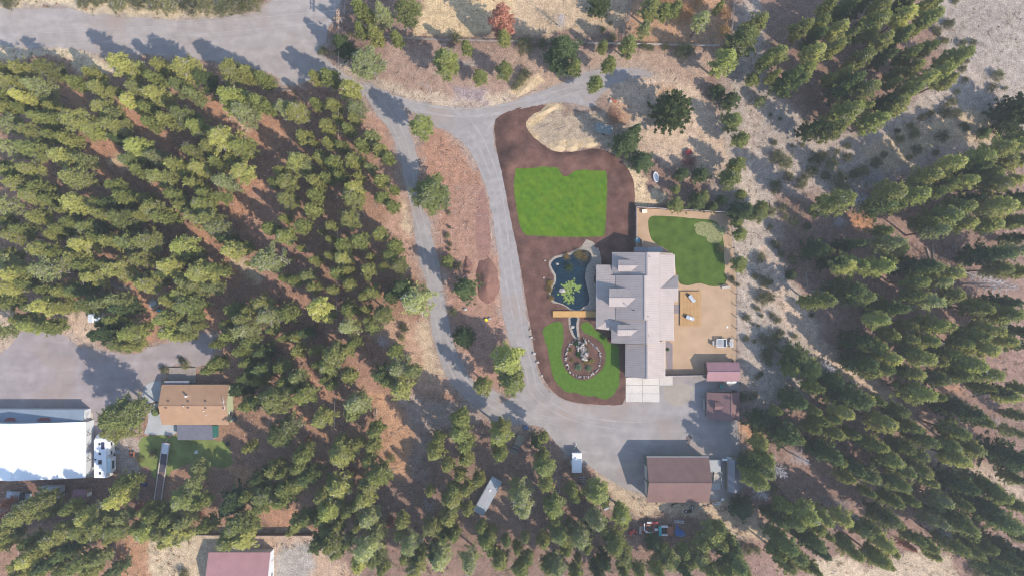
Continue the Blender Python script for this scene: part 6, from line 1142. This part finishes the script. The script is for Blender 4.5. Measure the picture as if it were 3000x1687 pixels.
wire('overhead wire running down over the woods to the bottom edge', top+Vector((0, -.3, -1.4)), W(T(10, 555, 1600), 8.5), 2.0)
# two fallen log pair, scattered logs
def logs(t, pts, r_, lab, m_=log, name='fallen_log', g='fallen logs'):
    a, b = L0(t, *pts[0]), L0(t, *pts[1]); a.z = b.z = r_+.03; o = (a+b)/2; mb = MB(o).tube(a, b, r_, 7, r_*.6)
    R = random.Random(int(pts[0][0])); d = (b-a)
    for k in range(3): q = a.lerp(b, R.uniform(.3, .9)); mb.tube(q, q+Vector((R.uniform(-.6, .6), R.uniform(-.6, .6), R.uniform(.1, .4))), r_*.3, 4, .01)
    tag(mb.build(name, m_, loc=o), lab, 'log', g)
for t, p, r_, lab in [(8, ((1195, 430), (1225, 535)), .22, 'left one of two parallel logs in the right woods'), (8, ((1237, 395), (1250, 540)), .24, 'right one of two parallel logs in the right woods'), (4, ((1040, 768), (1225, 832)), .12, 'thin pale log on the sand below the upper right pines'), (4, ((860, 970), (905, 985)), .09, 'short pale log below the thin pale log'), (8, ((285, 610), (300, 720)), .13, 'curved grey log beside the hollow on the left of the right woods'), (8, ((305, 745), (440, 755)), .15, 'grey log at the lower rim of the hollow'), (8, ((1010, 120), (1015, 200)), .12, 'upright-looking grey log near the top of the right woods'), (8, ((10, 70), (20, 130)), .1, 'short grey log by the path at the left of the dry ground'), (11, ((1540, 1045), (1830, 1200)), .12, 'long bare pole lying down-right below the workshop'), (11, ((1560, 1040), (1770, 1190)), .1, 'second bare pole beside the long one below the workshop'), (11, ((1620, 1162), (1730, 1165)), .1, 'short level pole crossing below the bare poles'), (11, ((1718, 1165), (1720, 1260)), .1, 'short upright-looking pole at the end of the bare poles'), (11, ((865, 1135), (945, 1143)), .08, 'thin white pole below the small red machine'), (11, ((1075, 995), (1130, 993)), .08, 'thin pale pole above the truck wreck'), (10, ((910, 185), (905, 250)), .12, 'dark split log at the top of the red clearing'), (10, ((1360, 265), (1385, 308)), .07, 'pale stick beside the planks by the yard'), (2, ((320, 700), (400, 780)), .09, 'bare leaning stick in the left woods by the road'), (2, ((60, 620), (170, 700)), .08, 'thin bare stick below the road junction'), (3, ((1260, 480), (1390, 570)), .1, 'thin brown log on the slope above the turning circle'), (3, ((1400, 470), (1490, 520)), .07, 'thin pale stick right of the brown log'), (3, ((330, 985), (405, 960)), .07, 'right bare stick on the pale mound'), (3, ((210, 970), (275, 940)), .07, 'left bare stick on the pale mound'), (3, ((340, 935), (390, 945)), .06, 'short bare stick on the pale mound'), (5, ((445, 985), (530, 1015)), .1, 'brown log left of the tiny pale shed'), (5, ((555, 815), (590, 845)), .12, 'short brown log above the tiny pale shed'), (6, ((1595, 590), (1605, 640)), .06, 'pale stick standing between the two soil heaps'), (2, ((830, 940), (910, 985)), .07, 'bare stick on the red ground beside the lane'), (12, ((10, 960), (14, 1100)), .12, 'bare upright stick at the left of the lower right woods'), (12, ((1020, 110), (1105, 280)), .08, 'thin bare pole in the gap of the right woods')]: logs(t, p, r_, lab)
for i, y in enumerate((470, 478, 487, 496)): logs(2, ((1560, y), (1675, y+3)), .07, ('top', 'second', 'third', 'bottom')[i]+' one of four pale poles laid side by side by the small pine', pale_wood, 'pole', 'poles laid side by side')
for i, x in enumerate((1345, 1360)): logs(10, ((x, 275), (x+25, 300)), .12, ('left', 'right')[i]+' grey plank near the tall pine by the yard', greyw, 'plank', 'planks by the yard')
# fallen silver tree and brush heaps
def brush(t, x, y, rx, ry, n, m_, lab, seed, h=.8, name='brush_heap'):
    R = random.Random(seed); c = L0(t, x, y); mb = MB(); 
    for i in range(n):
        a = R.uniform(0, 6.28); q = Vector((R.gauss(0, .45)*rx, R.gauss(0, .45)*ry, R.uniform(.05, h))); l = R.uniform(.4, 1.5)
        mb.tube(q, q+Vector((math.cos(a)*l, math.sin(a)*l, R.uniform(-.2, .3))), R.uniform(.015, .05), 3, .012)
    tag(mb.build(name, m_, loc=c), lab, 'brush heap', kind='stuff')
brush(3, 775, 880, 1.8, 2.2, 260, mat('brush_tan', K(170, 128, 104), .25, 2, .25, 8), 'large rusty-brown brush heap left of the dirt loop', 1, 1.0); brush(3, 1335, 1230, 1.7, 1.9, 240, mat('brush_brown', K(160, 110, 96), .2, 2, .2, 8), 'brown brush heap below the red cart', 2, .9)
brush(8, 700, 70, 1.9, 2.0, 170, deadw, 'pale tangled branches beside the upper right woods pines', 3); brush(4, 800, 1340, 3.6, 1.6, 230, deadw, 'silver tangle of bare branches on the dry ground', 4); brush(8, 1420, 480, 3.4, 3.0, 260, deadw, 'silver branch tangle right of the two parallel logs', 5, .6)
brush(8, 530, 235, 1.5, 1.0, 90, deadw, 'small grey branch tangle left of the brown hollow', 6); brush(11, 1850, 740, 2.6, 2.2, 180, deadw, 'grey branch tangle right of the grey metal shed', 7); brush(12, 520, 900, 4.0, 2.0, 200, deadw, 'long thin silver branches in the lower right woods', 8, .6); brush(10, 1310, 920, 1.6, 2.6, 120, deadw, 'grey branch tangle in the lower woods', 9); brush(12, 1700, 290, 2.0, 1.6, 110, deadw, 'grey tangle by the shaded path on the right', 10); brush(5, 570, 590, 1.0, 1.2, 50, deadw, 'pale bare sticks in the left woods shade', 11)
brush(1, 1180, 1200, 2.2, 1.8, 90, deadw, 'grey dead branches among the left woods pines', 12, 1.4)
a, b = L0(8, 1330, 560), L0(8, 1850, 730); a.z = .4; b.z = 1.2; mb = MB(a); mb.tube(a, b, .2, 6, .05); R = random.Random(5)
for i in range(60):
    t_ = .25+.75*i/60; q = a.lerp(b, t_); an = math.atan2(b.y-a.y, b.x-a.x)+R.choice((-1, 1))*R.uniform(.5, 1.1); l = 3.2*(1.15-t_)*R.uniform(.5, 1.2)+.5; mb.tube(q, q+Vector((math.cos(an)*l, math.sin(an)*l, R.uniform(-.2, .9))), .05, 3, .015)
tag(mb.build('fallen_tree', deadw, loc=a), 'large silver fallen tree with spread bare branches in the right woods', 'tree')
# rock garden: ring of stones, fountain, plants
stonem = [rock, rockd]
SM = [MB().blob((0, 0, .12), (.30, .22, .24), s, 7, 4, .25).build('tmp', rock) for s in range(4)]
SM += [MB().blob((0, 0, .12), (.30, .22, .24), s+9, 7, 4, .25).build('tmp', rockd) for s in range(3)]
meshes = [o.data for o in SM]
for o in SM: bpy.data.objects.remove(o)
def stone(p, s, lab, g, k=0, m_=None):
    o = bpy.data.objects.new('garden_stone', meshes[(k*5+k//3) % 7]); C.objects.link(o); o.location = p; R = random.Random(k); o.scale = (s*R.uniform(.8, 1.3), s*R.uniform(.7, 1.1), s*R.uniform(.7, 1.2)); o.rotation_euler = (0, 0, R.uniform(0, 6.28)); tag(o, lab, 'stone', g); return o
ringp = [(500, 1105), (470, 1125), (440, 1150), (418, 1185), (408, 1225), (408, 1265), (418, 1310), (435, 1350), (465, 1380), (505, 1395), (550, 1398), (595, 1385), (632, 1360), (655, 1325), (668, 1285), (668, 1240), (655, 1200), (632, 1165), (600, 1140), (565, 1122), (530, 1105)]
k = 0
for i in range(len(ringp)-1):
    for j in range(4):
        a = ringp[i]; b = ringp[i+1]; t_ = j/4+random.uniform(-.1, .1); p = L0(7, a[0]+(b[0]-a[0])*t_+random.uniform(-6, 6), a[1]+(b[1]-a[1])*t_+random.uniform(-6, 6)); p.z = .03; stone(p, random.uniform(.45, 1.15), 'pale stone of the oval ring round the rock garden', 'stones of the oval ring', k); k += 1
for i in range(46):
    p = L0(7, 515+random.gauss(0, 16)+i*.8, 1130+i*2.9+random.gauss(0, 6)); p.z = .05+random.uniform(0, .4); stone(p, random.uniform(.9, 1.9), 'rough stone of the little waterfall in the rock garden', 'stones of the waterfall', k); k += 1
sheet('waterfall', Ts(7, [(515, 1120), (530, 1125), (540, 1170), (560, 1210), (550, 1235), (530, 1235), (520, 1190), (508, 1150)]), .06, pondm, 1, .05, 'thin dark waterfall pool in the rock garden', 'waterfall', step=.3)
tag(MB().box((0, 0, .35), (.7, .6, .3)).build('flat_rock', rock, loc=L0(7, 545, 1245), rz=.4), 'pale flat slab at the foot of the waterfall', 'rock')
for x, y, s, lab in [(456, 1018, .5, 'white rock standing in the narrow stream'), (378, 745, .75, 'pale pink rock beside the lily pads'), (342, 545, .4, 'white stone floating at the upper left of the pond'), (248, 520, .25, 'small white stone left of the pond'), (240, 648, .25, 'small stone in the mulch left of the pond'), (143, 1097, .4, 'white stone at the driveway edge, upper one'), (165, 1218, .5, 'white stone at the driveway edge, middle one'), (193, 1285, .45, 'white stone at the driveway edge, lower one'), (138, 1045, .3, 'small stone at the driveway edge by the lawn tip'), (225, 1385, .35, 'brownish stone in the mulch near the driveway bend')]:
    p = L0(7, x, y); p.z = .04; tag(MB().blob((0, 0, .1), (s, s*.75, s*.6), int(x), 8, 5, .2).build('rock', rock, loc=p), lab, 'rock')
def tuft(p, r_, m_, lab, n=260, name='garden_plant', seed=0, cat='plant'):
    n = int(n*1.6)
    R = np.random.default_rng(seed); c = R.normal(size=(n, 3))*np.array([r_*.42, r_*.42, r_*.22])+np.array([0, 0, r_*.45]); v = tris(c, None, .3, .10, R, .8); me = np_mesh(name, v, np.arange(len(v)).reshape(-1, 3)); return tag(link(name, me, m_, loc=p), lab, cat)
gp = leafmat('plant_bluegreen', K(130, 160, 120), K(160, 180, 130)); gy_ = leafmat('plant_olive', K(190, 180, 90), K(205, 190, 100)); gg = leafmat('plant_green', K(60, 110, 50), K(90, 140, 60)); gs = leafmat('reed_straw', K(170, 140, 80), K(190, 170, 100))
for x, y, s, m_, lab in [(502, 1322, .95, gp, 'round blue-green plant at the lower left of the rock garden'), (577, 1330, .75, gp, 'round blue-green plant at the lower middle of the rock garden'), (555, 1278, .7, gy_, 'olive-yellow plant left of its twin in the rock garden'), (600, 1275, .65, gy_, 'olive-yellow plant at the right in the rock garden'), (492, 1145, .9, gg, 'bright green plant at the head of the waterfall'), (548, 1190, .7, gg, 'green plant right of the waterfall'), (500, 1225, .7, gg, 'low green plant left of the waterfall'), (440, 1195, .5, gs, 'small straw plant at the left of the ring'), (455, 1270, .45, gs, 'small sparse plant inside the left side of the ring'), (1175+0, 1190, .3, gg, 'small weed by the garage path'),
                         (540, 490, 1.6, gs, 'straw-coloured reed clump in the upper right of the pond'), (500, 470, 1.2, gs, 'smaller reed clump at the top of the pond'), (430, 575, 1.2, leafmat('weed_dark', K(70, 90, 70), K(110, 130, 70)), 'dark water weed in the middle of the pond'), (285, 690, .9, gs, 'olive reeds on the left shore of the pond'), (280, 740, .9, gs, 'lower olive reeds on the left shore of the pond'), (295, 800, .7, gs, 'short reeds at the lower left of the pond'), (410, 490, .8, gs, 'grass tuft on the upper shore of the pond'), (690, 1095, .7, gg, 'green shrub in the mulch left of the garage'), (738, 1120, .45, leafmat('plant_red', K(120, 60, 70), K(150, 90, 90)), 'dark red plant near the house corner')]:
    q_ = tuft(L0(7, x, y)+Vector((0, 0, .03)), s, m_, lab, int(200*s+80), seed=int(x+y), name='reeds' if 'reed' in lab or 'water weed' in lab or 'grass tuft' in lab else 'garden_plant')
    if q_.name.startswith('reeds'): q_['kind'] = 'stuff'
for i, (t, x, y, s) in enumerate([(3, 1160, 20, 2.6), (3, 1280, 60, 2.8), (3, 1330, 130, 2.4), (3, 1400, 30, 2.2), (3, 1600, 110, 2.2), (3, 1590, 240, 2.0), (3, 1250, 140, 2.0)]):
    tuft(L0(t, x, y), s, leafmat('dry_orange', K(200, 140, 80), K(210, 170, 90)) if 'dry_o' not in MATS else MATS['dry_o'], ('first', 'second', 'third', 'fourth', 'fifth', 'sixth', 'seventh')[i]+' orange dry bush from the corral fence along the top', 420, 'dry_bush', i, 'bush')
# lily pads, one mass of round leaves
mb = MB((0, 0, 0)); R = random.Random(3); spots = [(440, 695, 20), (410, 735, 26), (400, 775, 26), (425, 815, 22), (465, 705, 22), (495, 720, 16), (455, 800, 14), (440, 745, 20)]
for i in range(170):
    x, y, s = spots[R.randrange(8)]; p = L0(7, x+R.gauss(0, s*.8), y+R.gauss(0, s*.8)); q = R.uniform(.15, .30); n = 8; a0 = R.uniform(0, 6)
    mb.add([(p.x+q*math.cos(a0+k*.75), p.y+q*math.sin(a0+k*.75), .05+.001*i*.35+R.uniform(0, .02)) for k in range(n)], [tuple(range(n))])
lp = mb.build('lily_pads', mat('lily_pad', K(132, 152, 70), .5, 2.5, .3, 7, .6)); tag(lp, 'yellow-green lily pads floating in the middle of the pond', 'lily pads', kind='stuff')
# sprinkler heads on the lawn
for x, y, l in [(75, 20, 'small sprinkler near the left edge of the notched lawn'), (400, 90, 'small sprinkler in the middle of the notched lawn')]:
    p = L0(7, x, y); p.z = .05; tag(MB().tube((0, 0, 0), (0, 0, .3), .05, 6).tube((0, 0, .28), (0, 0, .36), .11, 8).build('sprinkler', dark, loc=p), l, 'sprinkler')
# leftovers round the workshop yard
sheet('oil_stain', Ts(11, [(1315, 395), (1335, 385), (1362, 392), (1360, 415), (1345, 430), (1345, 460), (1330, 468), (1325, 440), (1312, 420)]), .022, mat('stain', K(120, 108, 106), .2, 2, .2, 6), 1, .12, 'dark oil stain on the gravel above the workshop', 'stain', step=.3)
sheet('sandy_patch', Ts(11, [(1130, 20), (1200, 0), (1372, -20), (1372, 80), (1350, 130), (1240, 180), (1160, 120)]), .019, mat('yellow_sand', K(176, 164, 150), .15, .5, .2, 6), 1, .9, 'faint yellowish sandy patch right of the garage apron', 'sand patch', step=.4)
tag(MB().tube((0, 0, .1), (1.6, .5, .1), .05, 5).tube((0, 0, .1), (.2, -3.0, .1), .05, 5).tube((.2, -3.0, .1), (1.6, -3.2, .1), .05, 5).tube((1.6, -3.2, .1), (1.5, -1.8, .1), .05, 5).tube((1.5, -1.8, .1), (.9, -1.2, .1), .05, 5).tube((.9, -1.2, .1), (1.6, -.6, .1), .05, 5).build('bent_frame', steel, loc=L0(11, 308, 715)), 'bent grey metal frame lying between the pines left of the utility trailer', 'scrap')
r = thing('tow_dolly', 'dark wheeled frame half under the pine below the utility trailer', 'trailer frame', L0(11, 535, 715)); MB().box((0, 0, .5), (1.7, .1, .1)).box((0, .5, .5), (1.7, .1, .1)).box((0, -.5, .5), (1.7, .1, .1)).box((.2, 0, .55), (.12, 1.6, .1)).build('frame', steel, r)
for s in (-.8, .8): wheel(r, (s, -.8, .32), .32, .2)
tag(MB().box((0, 0, .3), (1.2, .5, .4)).box((.5, .4, .35), (.5, .6, .3)).build('scrap_pile', steel, loc=L0(11, 712, 935), rz=.5), 'small grey scrap pile between two pines left of the red machine', 'scrap')
tag(MB().box((0, 0, .3), (.9, .35, .3)).box((.3, .4, .35), (.3, .7, .2)).build('toy_tractor', mat('toy_blue', (.08, .2, .45)), loc=L0(11, 98, 328), rz=-.5), 'small blue toy vehicle at the shaded edge of the yard', 'toy')
# ------------------------------------------------------------------ ground litter: stones, twigs, dry tufts
road_px = [q for n in ('road', 'lane', 'driveway', 'yard', 'cabin_yard', 'mulch_bed', 'back_yard', 'patio', 'cabin_lawn') for q in SHEETS[n]]
SX0, SX1, SY0, SY1 = SHOP
def scatter(name, n, lab, cat, mats_, fn, bounds, mask=None, seed=1, avoid=True):
    R = np.random.default_rng(seed); x = R.uniform(bounds[0], bounds[1], n); y = R.uniform(bounds[2], bounds[3], n); k = np.ones(n, bool)
    if mask is not None: k &= mask(x, y)
    if avoid:
        for o in road_px: k &= ~inside(o, x, y)
        for (t_, xa, ya, xb, yb) in ((7, 640, 457, 1228, 1449), (11, 855, -20, 1220, 138), (9, 1215, 0, 1735, 420), (9, -300, 200, 705, 715), (9, 1570, 1260, 2500, 1900), (9, 1175, 430, 1305, 910), (11, 1440, -100, 1725, 270), (11, 1470, 555, 1722, 820), (7, 1465, 1280, 1720, 1449)):
            a_, b_ = WT(t_, xa, ya), WT(t_, xb, yb); k &= ~((x > a_.x) & (x < b_.x) & (y < a_.y) & (y > b_.y))
        k &= ~((x > SX0) & (x < SX1) & (y > SY0) & (y < SY1))
    x, y = x[k], y[k]; v, mi = fn(x, y, R); me = np_mesh(name, v, np.arange(len(v)).reshape(-1, 3))
    for m_ in mats_: me.materials.append(m_)
    me.polygons.foreach_set('material_index', mi.astype(np.int32)); o = bpy.data.objects.new(name, me); C.objects.link(o); tag(o, lab, cat, kind='stuff')
def blobs(ms, n, r0, h, tl, tw, nm=1, flat=.6):
    def f(x, y, R):
        s = R.uniform(.5, 1.5, len(x))*r0; c = np.repeat(np.stack([x, y, s*h], 1), n, 0)+R.normal(size=(len(x)*n, 3))*np.repeat(s, n)[:, None]*np.array([.5, .5, h*.45]); c[:, 2] = np.abs(c[:, 2])+.01
        return tris(c, None, tl, tw, R, flat), np.repeat(R.integers(0, nm, len(x)), n)
    return f
ALL = (-122, 122, -68, 68)
dens = lambda s, o, t: (lambda x, y: fbm(x*s+o, y*s-o) > t)
scatter('undergrowth', 9000, 'low scrub and seedlings on the forest floor', 'undergrowth', [LM['s'], LM['d'], leafmat('scrub_rust', K(150, 96, 72), K(178, 120, 84))], blobs(0, 14, .45, .7, .32, .12, 3), ALL, lambda x, y: (fbm(x*.12+3, y*.12) > .02) & ~((y > 12) & (x > -12) & (x < 62)) & ~((x > -42) & (x < 58) & (y > -36)) & ~((x > 84) & (y > 25)) & ~((x > 60) & (x < 78) & (y > -20)), 3)
scatter('dry_tufts', 12000, 'dry straw tufts and pale litter between the trees', 'dry grass', [mat('straw_a', K(214, 192, 156), 0, 1, 0), mat('straw_b', K(168, 144, 118), 0, 1, 0), mat('litter_dark', K(104, 78, 66), 0, 1, 0)], blobs(0, 7, .26, .3, .28, .06, 3, .3), ALL, lambda x, y: fbm(x*.2+7, y*.2) > -.06, 4)
scatter('sage_clumps', 5200, 'small olive and brown clumps dotting the dry ground on the right', 'scrub', [LM['s'], mat('straw_a', (1, 1, 1)), mat('brush_brown2', K(140, 116, 104), 0, 1, 0)], blobs(0, 12, .32, .6, .24, .08, 3), (50, 122, -68, 68), lambda x, y: (fbm(x*.25+21, y*.25) > .03) & ~((y > 28) & (x < 50)), 5)
def twigs(x, y, R):
    n = len(x); a = R.uniform(0, 6.28, n); l = R.uniform(.5, 2.2, n); w_ = R.uniform(.03, .07, n); d = np.stack([np.cos(a), np.sin(a), np.zeros(n)], 1); p = np.stack([-np.sin(a), np.cos(a), np.zeros(n)], 1)
    c = np.stack([x, y, R.uniform(.05, .2, n)], 1); A = c-d*l[:, None]/2; B = c+d*l[:, None]/2; B[:, 2] += R.uniform(-.03, .3, n); B[:, 2] = np.abs(B[:, 2])
    W_ = p*w_[:, None]; up = np.stack([np.zeros(n), np.zeros(n), w_], 1)
    v = np.concatenate([A-W_, A+W_, B, A+W_, A+up, B, A+up, A-W_, B], 1).reshape(-1, 3); return v, np.repeat(R.integers(0, 3, n), 3)
scatter('fallen_twigs', 9000, 'thin bare fallen branches scattered over the forest floor', 'twigs', [mat('dead_wood', (1, 1, 1)), mat('twig_brown', K(150, 120, 100), 0, 1, 0), mat('twig_dark', K(96, 74, 64), 0, 1, 0)], twigs, ALL, lambda x, y: (fbm(x*.15+13, y*.15) > -.03), 9)
def stones_fn(x, y, R):
    n = len(x); s = R.uniform(.03, .13, n)*np.where(R.random(n) < .06, 2.0, 1); b = np.array([[1, 0, 0], [0, 1, 0], [-1, 0, 0], [0, -1, 0]]); a = R.uniform(0, 6.28, n); P = []
    top_ = np.stack([x, y, s*.9], 1)
    cs, sn = np.cos(a), np.sin(a); pts = [np.stack([x+s*(v[0]*cs-v[1]*sn), y+s*(v[0]*sn+v[1]*cs)*.8, np.full(n, .0)], 1) for v in b]
    for i in range(4): P.append(np.stack([pts[i], pts[(i+1) % 4], top_], 1))
    v = np.concatenate(P, 1).reshape(-1, 3); return v, np.repeat(R.integers(0, 2, n), 4)
scatter('loose_stones', 26000, 'pale loose stones scattered over the dry ground', 'stones', [mat('pebble_pale', K(224, 208, 190), 0, 1, 0), mat('pebble_tan', K(190, 160, 138), 0, 1, 0)], stones_fn, ALL, lambda x, y: fbm(x*.3+3, y*.3+8) > .0, 6)
